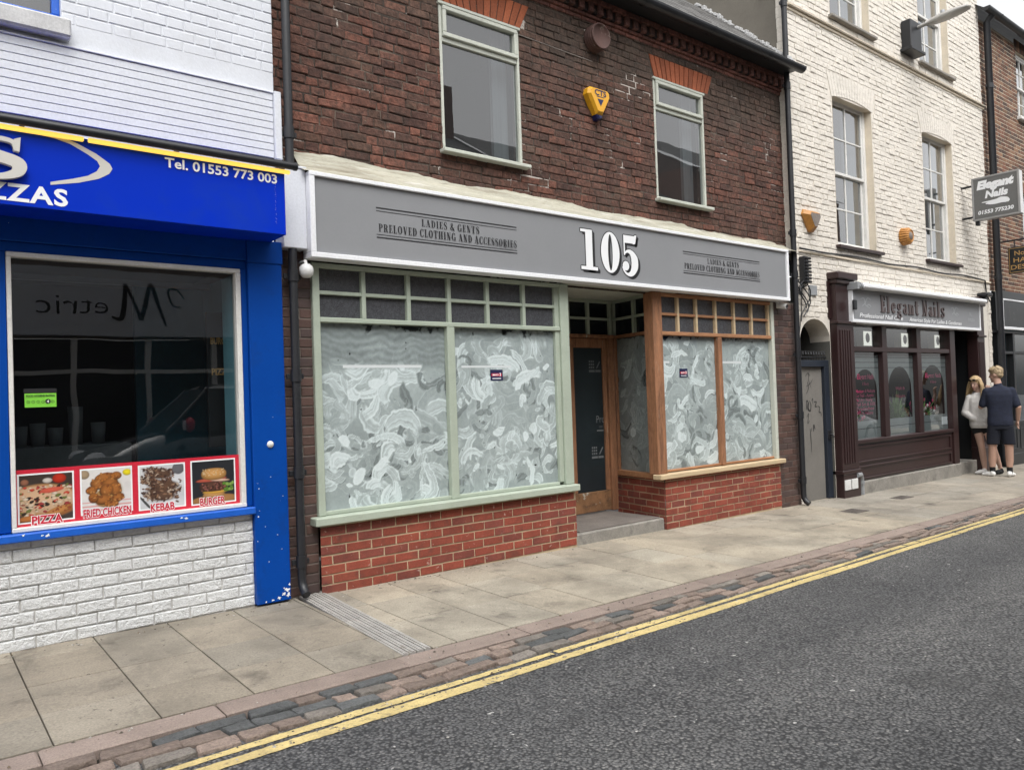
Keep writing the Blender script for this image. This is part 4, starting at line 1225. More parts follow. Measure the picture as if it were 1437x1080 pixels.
# dentil cornice: two projecting courses, a row of alternate headers, a plate
mb = MB()
rng = random.Random(9)
def course(z0, z1, d):
    x = 2.29 + rng.random() * .1
    while x < 9.34:
        s = .75 + rng.random() * .5
        mb.box(x, min(x + .215, 9.345), WY - d, WY + .02, z0, z1, .004, tuple(q * s for q in (.17, .068, .052)))
        x += .222
course(5.425, 5.462, .018); course(5.466, 5.500, .040)
x = 2.32
while x < 9.28:
    s = .7 + rng.random() * .5
    mb.box(x, x + .072, WY - .085, WY + .02, 5.504, 5.600, .004, tuple(q * s for q in (.16, .072, .058)))
    x += .136
course(5.604, 5.66, .090)
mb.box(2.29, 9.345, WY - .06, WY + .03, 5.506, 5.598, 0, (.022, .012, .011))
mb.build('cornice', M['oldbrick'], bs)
mb = MB(); mb.box(2.29, 9.33, -.20, .0, 5.664, 5.69, .003)
mb.build('eaves_board', M['blackpaint'], bs)
# slate roof
mb = MB()
rng = random.Random(21)
sl = .92; n1 = math.hypot(1, sl)
for r in range(9):
    y0 = -.235 + r * .155
    x = 2.2 - (r % 2) * .15
    while x < 9.345:
        x1 = min(x + .297, 9.346)
        j = (rng.random() - .5) * .012; s = .75 + rng.random() * .5
        y1 = y0 + .27
        za = 5.715 + (y0 + .235) * sl + .018; zb = 5.715 + (y1 + .235) * sl + .001
        c = tuple(q * s for q in (.115, .112, .108))
        vs = [(x, y0 + j, za), (x1, y0 + j, za), (x1, y1, zb), (x, y1, zb)]
        mb.add(vs + [(v[0], v[1], v[2] - .012) for v in vs], [(0, 1, 2, 3), (4, 5, 1, 0), (5, 6, 2, 1), (7, 4, 0, 3)], c)
        x += .300
mb.quad((2.2, 1.2, 5.70 + 1.435 * sl), (9.35, 1.2, 5.70 + 1.435 * sl), (9.35, 3.8, 5.70 + 4.03 * sl), (2.2, 3.8, 5.70 + 4.03 * sl), col=(.1, .1, .1))
mb.quad((2.2, -.22, 5.70), (9.345, -.22, 5.70), (9.345, 1.2, 5.70 + 1.42 * sl), (2.2, 1.2, 5.70 + 1.42 * sl), col=(.05, .05, .05))
ro = mb.build('roof', M['slate'], bs)
mb = MB()
for k in range(34):                       # broken mortar fillet against the neighbour's gable
    y = -.18 + k * .045 + rng.random() * .02
    z = 5.735 + (y + .235) * sl
    a = .02 + rng.random() * .035
    mb.box(9.345 - a * 1.6, 9.349, y, y + .04 + rng.random() * .03, z, z + .03 + rng.random() * .05, .008)
mb.build('mortar_fillet', M['stonesill'], ro)
# sloping flashing over the sign, wavy lower sheet edges
mb = MB()
rng = random.Random(4)
xs_ = [2.45 + .0575 * i for i in range(120)]
pts = []
for i, x in enumerate(xs_):
    top = 3.485 - .012 * (x - 2.5) + .014 * math.sin(x * 5.1) * math.sin(x * 2.3 + 1) + (rng.random() - .5) * .010 + (.012 if int(x * 1.1) % 2 else 0)
    row = []
    for k in range(6):
        t = k / 5
        y = WY - .012 - t * .195 - (.008 * math.sin(x * 3 + k) * (1 if 0 < k < 5 else 0)) + (rng.random() - .5) * .006
        z = top + (3.292 - top) * (t ** .8) + (rng.random() - .5) * (.005 if k else .0)
        row.append((x, y, z))
    row.append((x, -.158, 3.280))
    pts.append(row)
for a, b in zip(pts, pts[1:]):
    for k in range(6): mb.add([a[k + 1], b[k + 1], b[k], a[k]], [(0, 1, 2, 3)], smooth=True)
mb.build('flashing', M['flash'], bs)
# dark brick piers either side
mb = MB(); mb.mi = 1
holed(mb, facing(.03), 2.29, 2.56, -.1, 2.72, [])
mb.mi = 0
bricks(mb, facing(.03), 2.294, 2.556, .05, 2.69, pal_brown, bond='flemish', seed=31, proud=.006)
mb.build('pier', [M['brownbrick'], M['brownmortar']], bs)
mb = MB(); mb.mi = 1; holed(mb, facing(.0), 8.86, 9.352, -.2, 2.63, []); mb.mi = 0
bricks(mb, facing(.0), 8.862, 9.345, -.045, 2.62, pal_brown, bond='stretcher', seed=32, proud=.006)
mb.build('pier', [M['brownbrick'], M['brownmortar']], bs)
mb = MB(); mb.box(2.296, 2.484, -.10, .06, 2.69, 3.30, .005); mb.box(2.28, 2.49, -.11, .06, 3.30, 3.318, .004)
mb.build('end_panel', M['boardwhite'], bs)

# --- left display window
def plinth(x0, x1, y, z0, z1, seed, side=None):
    mb = MB(); mb.mi = 1
    holed(mb, facing(y), x0, x1, z0 - .15, z1, [])
    mb.mi = 0
    bricks(mb, facing(y), x0, x1, z0, z1, pal_red, L=.213, H=.0625, m=.013, bond='stretcher', proud=.006, bev=.003, jit=.0018, seed=seed)
    if side:
        mp, u1 = side
        mb.mi = 1; holed(mb, mp, 0, u1, z0 - .15, z1, [])
        mb.mi = 0; bricks(mb, mp, 0, u1 - .004, z0, z1, pal_red, L=.213, H=.0625, m=.013, bond='stretcher', proud=.006, bev=.003, jit=.0018, seed=seed + 1)
    return mb.build('plinth', [M['redbrick'], M['redmortar']], bs)
plinth(2.556, 5.262, -.015, .030, .562, 41)
PA, PB = Vector((6.62, .0, 0)), Vector((6.775, .86, 0))
dv = (PB - PA); RL = dv.length; dv.normalize(); nv = Vector((-dv.y, dv.x, 0))
def ret(u, z, d): return (PA.x + dv.x * u + nv.x * d, PA.y + dv.y * u + nv.y * d, z)
plinth(6.618, 8.868, -.012, -.002, .545, 45, (ret, RL))

mb = MB()
mb.box(2.552, 2.612, -.012, .10, .632, 2.585, .005)
mb.box(5.150, 5.262, -.012, .10, .632, 2.612, .005)
mb.box(2.552, 5.150, -.008, .10, 2.575, 2.612, .004)
mb.box(2.612, 5.150, -.004, .09, 2.146, 2.186, .005)
mb.box(3.805, 3.885, -.004, .09, .632, 2.146, .005)
mb.box(5.095, 5.150, .012, .09, .66, 2.575, .004)
mb.box(2.612, 5.095, .015, .09, .632, .662, .004)
dwn = mb.build('display_window', M['sage'], bs)
bx = [2.612, 3.005, 3.43, 3.845, 4.27, 4.70, 5.095]
mb = MB()
for x in bx[1:-1]: mb.box(x - .019, x + .019, .004, .06, 2.186, 2.575, .004)
for a, b in zip(bx, bx[1:]): mb.box(a + (.019 if a > 2.7 else 0), b - (.019 if b < 5 else 0), .010, .055, 2.368, 2.397, .003)
mb.build('glazing_bar', M['sage'], dwn)
for a, b in zip(bx, bx[1:]):
    MB().quad((a, .042, 2.18), (b, .042, 2.18), (b, .042, 2.58), (a, .042, 2.58)).build('top_light', M['leadglass'], dwn)
mb = MB(); mb.box(2.495, 5.272, -.085, .05, .565, .630, .008); mb.build('sill', M['sage'], dwn)
for (a, b, sd_, kw) in ((2.60, 3.815, 5, dict(base=.54, n=190, amt=1.0, top_bare=.26)), (3.875, 5.105, 17, dict(base=.54, n=185, amt=1.0, top_bare=.09))):
    MB().quad((a, .045, .65), (b, .045, .65), (b, .045, 2.15), (a, .045, 2.15)).build('pane', M['paneglass'], dwn)
    whitewash(dwn, (a, .048, .65), (1, 0, 0), b - a, 1.50, sd_, **kw)
mb = MB(); mb.box(2.82, 3.56, .0475, .0478, 1.788, 1.812); mb.box(3.98, 4.55, .0475, .0478, 1.787, 1.806)  # thin white strips painting a reflection across the panes
mb.build('reflection_strip', M['letterwhite'], dwn)
room(dwn, 2.58, 5.24, .101, 1.5, .3, 2.6, M['roomgrey'])

# --- entrance: step, door, fanlights, soffit
mb = MB()
mb.box(5.262, 6.618, .012, .95, -.1, .120, .012)
st_ = mb.build('doorstep', M['concrete'], bs)
MB().box(5.36, 6.58, .05, .80, .120, .134, .004).build('doormat', M['mat'], st_)
mb = MB(); mb.box(5.20, 6.95, -.012, 1.2, 2.622, 2.66); mb.box(5.20, 6.95, .97, 1.0, 2.1, 2.622); mb.build('soffit', M['sagepale'], bs)
DY = .82
mb = MB()
mb.box(6.62, 6.72, DY - .03, DY + .08, .134, 2.17, .006)
mb.box(5.30, 5.42, DY - .03, DY + .08, .134, 2.17, .006)
mb.box(5.30, 6.74, DY - .035, DY + .08, 2.17, 2.21, .006)
mb.box(5.89, 5.95, DY - .03, DY + .08, .134, 2.17, .006)
mb.build('door_frame', M['wood'], bs)
mb = MB()
mb.box(5.955, 6.085, DY - .005, DY + .045, .38, 2.165, .005); mb.box(6.555, 6.615, DY - .005, DY + .045, .38, 2.165, .005)
mb.box(6.085, 6.555, DY - .005, DY + .045, 2.055, 2.165, .005)
dr = mb.build('door', M['wood'], bs)
MB().box(5.955, 6.615, DY - .008, DY + .045, .145, .378, .005).build('bottom_rail', M['doorfoot'], dr)
MB().quad((6.08, DY + .018, .37), (6.56, DY + .018, .37), (6.56, DY + .018, 2.06), (6.08, DY + .018, 2.06)).build('glass_panel', M['boardedglass'], dr)
mb = MB()
y = DY + .0165
for z in (1.78, .77):
    for i in range(3):
        for j in range(3): mb.flat([rect(0, 0, .022, .022)], (6.345 + i * .031, y, z + .035 + j * .035), EX, EZ)
    mb.flat(stroke([(0, 0), (.05, .07)], [.018, .018], 1) + stroke([(-.01, -.012), (0, 0)], [.006, .018], 1), (6.475, y, z + .045), EX, EZ)
    mb.flat([rect(0, 0, .095, .026)], (6.342, y, z - .01), EX, EZ); mb.flat([rect(0, 0, .085, .026)], (6.448, y, z - .01), EX, EZ)
pl, wd = sans('Pro', .085, .85); mb.flat(pl, (6.435, y, 1.175), EX, EZ)
pl, wd = sans('tect', .03, .85); mb.flat(pl, (6.475, y, 1.115), EX, EZ)
mb.flat([rect(0, 0, .11, .016)], (6.44, y, 1.075), EX, EZ)
mb.build('print', M['faintprint'], dr)
mb = MB(); mb.box(5.425, 5.888, DY + .02, DY + .05, .134, 2.165); mb.box(5.26, 5.31, .1, .95, .1, 2.64)
mb.build('side_panel', M['sagepale'], bs)
mb = MB()
mb.box(5.30, 6.74, DY - .02, DY + .06, 2.585, 2.622, .004)
for x in (5.34, 5.68, 6.02, 6.335, 6.70): mb.box(x - .02, x + .02, DY - .015, DY + .05, 2.21, 2.585, .004)
mb.box(5.36, 6.68, DY - .008, DY + .04, 2.385, 2.412, .003)
fl = mb.build('fanlight', M['sage'], bs)
MB().quad((5.3, DY + .02, 2.2), (6.72, DY + .02, 2.2), (6.72, DY + .02, 2.6), (5.3, DY + .02, 2.6)).build('pane', M['darkglass'], fl)
# return side of the right-hand window, facing the entrance
def rbox(mb, u0, u1, z0, z1, d0, d1, col=(1, 1, 1)):
    vs = [ret(u, z, d) for d in (d0, d1) for u, z in ((u0, z0), (u1, z0), (u1, z1), (u0, z1))]
    mb.add(vs, [(3, 2, 1, 0), (4, 5, 6, 7), (0, 1, 5, 4), (1, 2, 6, 5), (2, 3, 7, 6), (3, 0, 4, 7)], col)
mb = MB()
rbox(mb, .10, RL, 2.17, 2.205, -.06, .012)
rbox(mb, RL - .05, RL, .60, 2.17, -.06, .010)
rw = mb.build('side_window', M['wood'], bs)
mb = MB()
for u in (.11, .45, RL - .02): rbox(mb, u - .02, u + .02, 2.205, 2.59, -.04, .008)
rbox(mb, .13, RL - .04, 2.385, 2.412, -.03, .005); rbox(mb, .1, RL, 2.59, 2.622, -.05, .012)
mb.build('glazing_bar', M['sage'], rw)
MB().add([ret(u, z, -.03) for u, z in ((.1, 2.2), (RL, 2.2), (RL, 2.6), (.1, 2.6))], [(3, 2, 1, 0)]).build('top_light', M['darkglass'], rw)
mb = MB(); rbox(mb, -.02, RL + .02, .545, .60, -.05, .045); mb.build('sill', M['woodh'], rw)
pw0 = Vector(ret(RL - .04, 0, -.03)); pw1 = Vector(ret(.08, 0, -.03)); ex_ = (pw1 - pw0); wl_ = ex_.length; ex_.normalize()
MB().add([ret(u, z, -.026) for u, z in ((.06, .60), (RL, .60), (RL, 2.18), (.06, 2.18))], [(3, 2, 1, 0)]).build('pane', M['paneglass'], rw)
whitewash(rw, (pw0.x, pw0.y, .60), tuple(ex_), wl_, 1.57, 23, base=.42, n=60, amt=.6)

# --- right display window: stripped wood
mb = MB()
mb.box(6.515, 6.665, -.02, .12, .605, 2.618, .006)
rwn = mb.build('display_window', M['wood'], bs)
mb = MB(); mb.box(7.672, 7.748, -.01, .08, .615, 2.140, .005); mb.build('mullion', M['wood'], rwn)
mb = MB(); mb.box(6.665, 8.800, -.006, .08, 2.142, 2.184, .005); mb.build('rail', M['woodh'], rwn)
mb = MB(); mb.box(6.665, 8.800, -.004, .08, 2.578, 2.616, .004); mb.build('rail', M['woodh'], rwn)
mb = MB()
MB().box(6.665, 8.800, .02, .08, .615, .640, .004).build('rail', M['woodh'], rwn)
bx = [6.665, 6.975, 7.305, 7.670, 8.035, 8.400, 8.765]
for a, b in zip(bx, bx[1:]): mb.box(a + (.017 if a > 6.7 else 0), b - .017, .008, .055, 2.366, 2.396, .003)
mb.build('rail', M['woodh'], rwn)
mb = MB()
for x in bx[1:]: MB().box(x - .017, x + .017, .002, .06, 2.184, 2.578, .004).build('glazing_bar', M['palewood'], rwn)
mb = MB(); mb.box(8.800, 8.862, -.012, .10, .605, 2.618, .005)
mb.build('post', M['sagepale'], rwn)
for a, b in zip(bx, bx[1:]):
    MB().quad((a, .04, 2.18), (b, .04, 2.18), (b, .04, 2.58), (a, .04, 2.58)).build('top_light', M['leadglass'], rwn)
MB().box(6.49, 8.915, -.075, .05, .550, .606, .008).build('sill', M['palewood'], rwn)
for (a, b, sd_, kw) in ((6.66, 7.68, 41, dict(base=.52, n=135, amt=1.0, top_bare=.08)), (7.74, 8.805, 57, dict(base=.52, n=135, amt=1.0, top_bare=.10))):
    MB().quad((a, .045, .63), (b, .045, .63), (b, .045, 2.15), (a, .045, 2.15)).build('pane', M['paneglass'], rwn)
    whitewash(rwn, (a, .048, .63), (1, 0, 0), b - a, 1.52, sd_, **kw)
mb = MB(); mb.box(6.68, 6.84, .0475, .0478, 1.83, 1.856); mb.box(7.76, 8.20, .0475, .0478, 1.83, 1.856)  # the same reflection line drawn as white strips
mb.build('reflection_strip', M['letterwhite'], rwn)
room(rwn, 6.80, 8.82, .09, 1.5, .3, 2.6, M['roomgrey'])
for x, z, lb in ((4.30, 1.668, 'small navy sticker with a red band on the sage green framed whitewashed window'), (7.005, 1.67, 'small navy sticker with a red band on the bare wood framed whitewashed window')):
    o = thing('window_sticker', (x + .07, .04, z), lb, 'sticker', 'stickers on the whitewashed windows')
    MB().quad((x, .0435, z), (x + .145, .0435, z), (x + .145, .0435, z + .10), (x, .0435, z + .10)).build('sheet', M['stickblue'], o)
    mb = MB(); mb.quad((x + .012, .043, z + .038), (x + .133, .043, z + .038), (x + .133, .043, z + .066), (x + .012, .043, z + .066))
    mb.build('band', M['letterred'], o)
    mb = MB()
    pl, wd = sans('SMARTi', .016, 1, .2, .03); mb.flat(fit(pl, .075, wd), (x + .02, .0425, z + .044), EX, EZ)
    mb.flat(bowl(0, 0, .008, .008, 0, 360, .008, .008, 10), (x + .115, .0425, z + .064), EX, EZ)
    mb.flat(stroke([(0, 0), (.006, .02)], [.012, .008], 1), (x + .112, .0425, z + .038), EX, EZ)
    mb.flat([rect(0, 0, .10, .008)], (x + .022, .0425, z + .014), EX, EZ)
    mb.build('lettering', M['letterwhite'], o)

# --- fascia sign 105
fs_ = thing('shop_sign', (5.75, -.1, 2.62), 'long grey fascia sign with white frame reading 105 above the whitewashed shop', 'shop sign')
fx0, fx1, fz0, fz1 = 2.485, 9.015, 2.622, 3.280
MB().box(fx0 + .02, fx1 - .02, -.14, -.02, fz0 + .02, fz1 - .02, 0).build('panel', M['greysign'], fs_)
mb = MB()
mb.box(fx0, fx1, -.165, -.015, fz0, fz0 + .040, .004); mb.box(fx0, fx1, -.165, -.015, fz1 - .032, fz1, .004)
mb.box(fx0, fx0 + .045, -.163, -.015, fz0 + .04, fz1 - .032, .004); mb.box(fx1 - .045, fx1, -.163, -.015, fz0 + .04, fz1 - .032, .004)
mb.build('frame', M['whitesign'], fs_)
mb = MB(); Y_ = -.1412
for (x0, x1, s) in ((3.06, 4.52, 1.0), (6.915, 8.39, 1.0)):
    for z in (3.055, 3.078): mb.flat([rect(0, 0, x1 - x0, .006 if z < 3.06 else .011)], (x0, Y_, z - .01), EX, EZ)
    for z in (2.836, 2.862): mb.flat([rect(0, 0, x1 - x0, .011 if z < 2.85 else .006)], (x0, Y_, z - .008), EX, EZ)
    pl, wd = serif('LADIES & GENTS', .062, .8, .10); w_ = .60
    mb.flat(fit(pl, w_, wd), ((x0 + x1) / 2 - w_ / 2, Y_, 2.968), EX, EZ)
    pl, wd = serif('PRELOVED CLOTHING AND ACCESSORIES', .066, .8, .10); w_ = 1.43
    mb.flat(fit(pl, w_, wd), (x0 + .02, Y_, 2.880), EX, EZ)
mb.build('lettering', M['letterblack'], fs_)
H5 = .405
pl, wd = serif('105', H5, 1.0, .02)
pl = fit(pl, .84, wd)
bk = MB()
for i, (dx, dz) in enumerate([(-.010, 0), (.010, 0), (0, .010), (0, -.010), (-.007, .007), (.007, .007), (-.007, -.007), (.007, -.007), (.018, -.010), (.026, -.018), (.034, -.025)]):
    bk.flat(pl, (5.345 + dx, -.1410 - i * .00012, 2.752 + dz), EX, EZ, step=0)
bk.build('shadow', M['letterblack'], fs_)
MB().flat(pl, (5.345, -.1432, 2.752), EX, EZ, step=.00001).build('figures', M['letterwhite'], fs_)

# --- gutter and downpipes
def gutter(name, x0, x1, y, z, r, label):
    mb = MB(); n = 10
    ring = [(y + r * math.cos(a), z + r * math.sin(a)) for a in [PI + PI * k / n for k in range(n + 1)]]
    inn = [(y + (r - .006) * math.cos(a), z + (r - .006) * math.sin(a)) for a in [PI + PI * k / n for k in range(n + 1)]]
    full = ring + inn[::-1]
    m_ = len(full)
    vs = [(x0, *p) for p in full] + [(x1, *p) for p in full]
    fs = [(k, (k + 1) % m_, m_ + (k + 1) % m_, m_ + k) for k in range(m_)]
    mb.add(vs, fs, smooth=False)
    for xx, s in ((x0, 0), (x1, m_)):
        mb.add([vs[s + k] for k in range(n + 1)], [tuple(range(n + 1))])
    x = x0 + .6
    while x < x1:
        ring2 = [(y + (r + .006) * math.cos(a), z + (r + .006) * math.sin(a)) for a in [PI + PI * k / n for k in range(n + 1)]]
        vs = [(x, *p) for p in ring2] + [(x + .05, *p) for p in ring2]
        mb.add(vs, [(k, k + 1, n + 2 + k, n + 1 + k) for k in range(n)])
        x += 1.15
    return tag(mb.build(name, M['gutter'], origin=((x0 + x1) / 2, y, z)), label, 'gutter')
gutter('gutter', 2.25, 9.40, -.235, 5.700, .066, 'black half round gutter along the slate eaves above number 105')
def downpipe(x, y, z0, z1, r, label, joints, shoe=True, top=None):
    o = thing('downpipe', (x, y, z0), label, 'drainpipe')
    mb = MB()
    pts = [(x, y, z1), (x, y, z0 + .16)]
    if top: pts = top + pts
    if shoe: pts += [(x, y - .005, z0 + .11), (x, y - .03, z0 + .065), (x, y - .075, z0 + .035)]
    else: pts += [(x, y, z0)]
    mb.tube(pts, r, 14)
    mb.build('pipe', M['pvc'], o)
    for zj in joints:
        mb = MB()
        mb.tube([(x, y, zj), (x, y, zj + .09)], r + .008, 14)
        mb.box(x - r - .035, x + r + .035, y + r * .3, y + r * .3 + .02, zj + .02, zj + .06, .003)
        mb.build('collar', M['pvc'], o)
    return o
downpipe(2.378, -.06, .05, 6.0, .033, 'black downpipe between the blue takeaway and the brick shop', (.28, .95, 1.68, 2.44, 3.53, 4.6))
downpipe(9.285, -.075, -.045, 9.0, .036, 'black downpipe between the brick shop and the cream building', (.25, 1.1, 1.9, 2.95, 3.5, 5.45, 6.55))
# alarm boxes, vent, cameras, wire
ab = thing('alarm_box', (5.76, WY, 4.54), 'yellow shield shaped burglar alarm box with a navy tip on red brick', 'alarm box')
sh = [(-.045, -.115), (.045, -.115), (.160, .085), (.152, .138), (.122, .160), (-.122, .160), (-.152, .138), (-.160, .085)]
mb = MB(); mb.prism(sh, (5.815, WY - .006, 4.545), EX, EZ, .095, .03)
mb.build('cover', M['yellowbox'], ab)
MB().prism([(-.026, -.165), (.026, -.165), (.044, -.117), (-.044, -.117)], (5.815, WY - .006, 4.545), EX, EZ, .088, .02).build('strobe', M['navyplastic'], ab)
mb = MB(); pl, wd = sans('CTS', .058, 1, 0, .03); mb.flat(fit(pl, .17, wd), (5.732, -.0225, 4.622), EX, EZ)
mb.flat([[(-.045, .0), (0, -.075), (.045, .0)]], (5.815, -.0225, 4.585), EX, EZ); mb.flat([rect(0, 0, .11, .008)], (5.76, -.0225, 4.605), EX, EZ)
mb.build('lettering', M['navyplastic'], ab)
VX, VZ = 5.825, 5.242
vt = thing('flue_vent', (5.82, WY, 5.24), 'round brown ribbed flue vent high on the red brick wall', 'vent')
mb = MB(); prof = [(.09, 0), (.128, .005)]
for k in range(4): prof += [(.136, .020 + k * .026), (.142, .027 + k * .026), (.136, .034 + k * .026), (.126, .039 + k * .026)]
prof += [(.134, .125), (.134, .14), (.122, .142), (.118, .125), (.0, .125)]
mb.lathe(prof, (VX, WY, VZ), (0, -1, 0), 32); mb.build('terminal', M['terra'], vt)
mb = MB(); pts = [(4.80 + i * .1, WY - .012, 5.03 - .002 * i) for i in range(11)]
tag(mb.tube(pts, .006, 6).build('cable', M['greyplate'], origin=(5.3, WY, 5.03)), 'thin dark cable running from the larger upper window towards the flue vent', 'cable')
mb = MB(); o_ = (2.50, -.10, 2.535)
cm = thing('dome_camera', (2.49, .0, 2.5), 'white dome security camera beside the downpipe under the grey sign', 'camera')
mb.lathe([(0, -.055), (.03, -.05), (.05, -.03), (.055, 0), (.05, .03), (.03, .05), (0, .055)], (2.475, -.085, 2.525), (0, 0, 1), 20); mb.build('dome', M['whiteplastic'], cm)
mb = MB(); mb.tube([(2.475, .02, 2.60), (2.475, -.07, 2.60), (2.475, -.085, 2.57)], .014, 10); mb.build('arm', M['whiteplastic'], cm)
cm = thing('bullet_camera', (8.95, 0, 2.57), 'small white bullet security camera under the end of the grey sign by the cream building', 'camera')
MB().tube([(8.955, -.01, 2.575), (8.965, -.13, 2.555)], .036, 16).build('body', M['whiteplastic'], cm)
mb = MB(); mb.lathe([(0, .0), (.024, 0), (.024, .006)], (8.966, -.138, 2.5535), (.08, -.98, -.16), 14); mb.build('lens', M['letterblack'], cm)
MB().box(8.93, 8.99, -.02, .01, 2.545, 2.62, .006).build('bracket', M['whiteplastic'], cm)

# ------------------------------------------------------------------ RIGHT: cream painted building with the nail salon
cb = thing('cream_building', (12.7, 0, -.05), 'tall cream painted brick building with sash windows above the dark brown nail salon', 'shop building')
CX0, CX1 = 9.352, 16.02
cw = [(10.56, 11.70, 3.52, 5.68), (13.42, 14.58, 3.56, 5.70)]
uw = [(10.60, 11.76, 6.84, 8.7), (13.46, 14.62, 6.87, 8.7)]
AX0, AX1, AZ, AR = 9.47, 10.24, 2.14, .30            # passage arch
mb = MB(); mb.mi = 1
hs_ = cw + uw + [(AX0, AX1, -1, AZ + AR), (10.25, 15.85, -1, 2.98)]
holed(mb, facing(.0), CX0, CX1, -.3, 9.4, hs_)
arcp = [(AX0 + (AX1 - AX0) * (.5 - .5 * math.cos(PI * k / 12)), AZ + AR * math.sin(PI * k / 12)) for k in range(13)]
for (x0, z0), (x1, z1) in zip(arcp, arcp[1:]):
    mb.quad((x0, -.004, z0), (x1, -.004, z1), (x1, -.004, AZ + AR + .04), (x0, -.004, AZ + AR + .04))
    mb.quad((x0, -.004, z0), (x0, .3, z0), (x1, .3, z1), (x1, -.004, z1))
mb.mi = 0
hb = [(h[0] - .02, h[1] + .02, h[2] - .02, h[3] + .02) for h in cw + uw] + [(h[0] - .12, h[1] + .12, h[3], h[3] + .34) for h in cw] + [(AX0 - .02, AX1 + .02, -1, AZ + AR + .02), (10.2, 15.9, -1, 3.0), (9.3, 16.1, 6.60, 6.70)]
bricks(mb, facing(.0), CX0 + .0, CX1, 2.46, 9.4, pal_one((1, 1, 1), .03), hb, L=.220, H=.066, m=.010, bond='flemish', proud=.008, bev=.007, jit=.0052, seed=51, pv=1.5)
bricks(mb, facing(.0), CX0 + .0, AX0 - .02, -.05, 2.46, pal_one((1, 1, 1), .03), [], L=.220, H=.066, m=.010, bond='flemish', proud=.008, bev=.006, jit=.005, seed=52, pv=1.5)
bricks(mb, facing(.0), 15.86, CX1, -.1, 2.46, pal_one((1, 1, 1), .03), [], L=.220, H=.066, m=.010, bond='flemish', proud=.008, bev=.006, jit=.005, seed=53, pv=1.5)
rng = random.Random(8)
for h in cw:                                  # splayed lintel bricks
    n = 16
    for i in range(n):
        x0, x1 = h[0] - .02 + (h[1] - h[0] + .04) * i / n, h[0] - .02 + (h[1] - h[0] + .04) * (i + 1) / n
        sx = lambda x: x + (x - (h[0] + h[1]) / 2) * .20
        cz = lambda x: .07 * (1 - ((x - (h[0] + h[1]) / 2) / ((h[1] - h[0]) / 2)) ** 2) * .8
        mb.prism([(x0 + .003, h[3] - .02 + cz(x0)), (x1 - .003, h[3] - .02 + cz(x1)), (sx(x1) - .003, h[3] + .335), (sx(x0) + .003, h[3] + .335)], (0, .0, 0), EX, EZ, .009, .002, (1, 1, 1))
wall = mb.build('wall', [M['cream'], M['creamjoint']], cb)
for h in cw + uw:
    mb = MB(); reveal(mb, h[0], h[1], h[2], h[3], -.003, .20)
    mb.build('window_reveal', M['creamsmooth'], cb)
mb = MB()
mb.quad((9.352, 5.5, 3.2), (9.352, .0, 3.2), (9.352, .0, 9.4), (9.352, 5.5, 9.4))
g_ = mb.build('gable_wall', M['render'], cb)
mb = MB()
rng = random.Random(12)
z = 3.3
while z < 9.4:
    d = .075 + rng.random() * .02; h = .10 + rng.random() * .1
    mb.box(9.338, 9.356, -.004, d, z, z + h, .005); z += h
mb.box(9.335, 9.352, .0, .30, 6.85, 7.3, .004)
mb.build('quoin', M['cream'], g_)
mb = MB(); mb.box(CX0 + .1, CX1 + .10, -.055, .0, 6.645, 6.675, .01); mb.box(CX0 + .1, CX1 + .06, -.025, .0, 6.60, 6.645, .006)
mb.box(CX0 + .15, CX1, -.03, .0, 3.325, 3.352, .006)
mb.build('string_course', M['creamsmooth'], cb)
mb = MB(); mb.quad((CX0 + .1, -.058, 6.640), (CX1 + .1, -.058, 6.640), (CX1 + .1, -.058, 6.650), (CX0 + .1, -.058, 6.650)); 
mb.build('dark_underside', M['grim'], cb)  # thin dark strip drawn along the ledge's lower edge
for h in cw + uw:
    o = sash_window(cb, h[0] + .0, h[1] - .0, h[2] + .0, h[3] + .05, .10, M['whitetrim'], M['glassblue'])
    MB().box(h[0] - .06, h[1] + .12, -.075, .10, h[2] - .045, h[2], .008).build('sill', M['concrete'] if h in uw else M['brownpaint'], o)
    room(o, h[0] - .2, h[1] + .3, .22, 2.2, h[2] - .1, h[3] + .2, M['room'])
    mb = MB(); mb.box(h[0] + .62, h[1] - .05, .205, .22, h[2] + .05, h[3]); mb.build('curtain_and_reflection', M['curtain_and_reflection'], o)
# passage with its gate
mb = MB()
mb.quad((AX0, 0, -.3), (AX0, 0, 3), (AX0, 1.4, 3), (AX0, 1.4, -.3)); mb.quad((AX1, 1.4, -.3), (AX1, 1.4, 3), (AX1, 0, 3), (AX1, 0, -.3))
mb.quad((AX0, 1.4, -.3), (AX1, 1.4, -.3), (AX1, 1.4, 3), (AX0, 1.4, 3)); mb.quad((AX0, 0, 2.46), (AX1, 0, 2.46), (AX1, 1.4, 2.46), (AX0, 1.4, 2.46))
mb.build('passage', M['grim'], cb)
gt = thing('passage_gate', (9.85, .1, -.05), 'graffiti scrawled grey passage gate in a dark blue frame with spikes on top', 'gate')
mb = MB()
mb.box(AX0, AX1 - .004, .03, .11, 1.785, 1.875, .005); mb.box(AX1 - .125, AX1 - .004, .03, .11, -.04, 1.785, .005); mb.box(AX0, AX0 + .03, .03, .11, -.04, 1.785, .005)
mb.build('gate_frame', M['navypaint'], gt)
MB().box(AX0 + .03, AX1 - .125, .08, .11, -.04, 1.785, .003).build('panel', M['greygate'], gt)
mb = MB()
for k in range(11):
    x = AX0 + .04 + k * .068
    mb.tube([(x, .07, 1.87), (x, .07, 1.97)], .006, 6); mb.lathe([(.016, 0), (0, .05)], (x, .07, 1.96), (0, 0, 1), 6)
    mb.tube([(x - .02, .07, 1.985), (x + .02, .06, 2.0)], .004, 5)
mb.tube([(AX0, .07, 1.92), (AX1, .07, 1.92)], .008, 6)
mb.build('spikes', M['pvc'], gt)
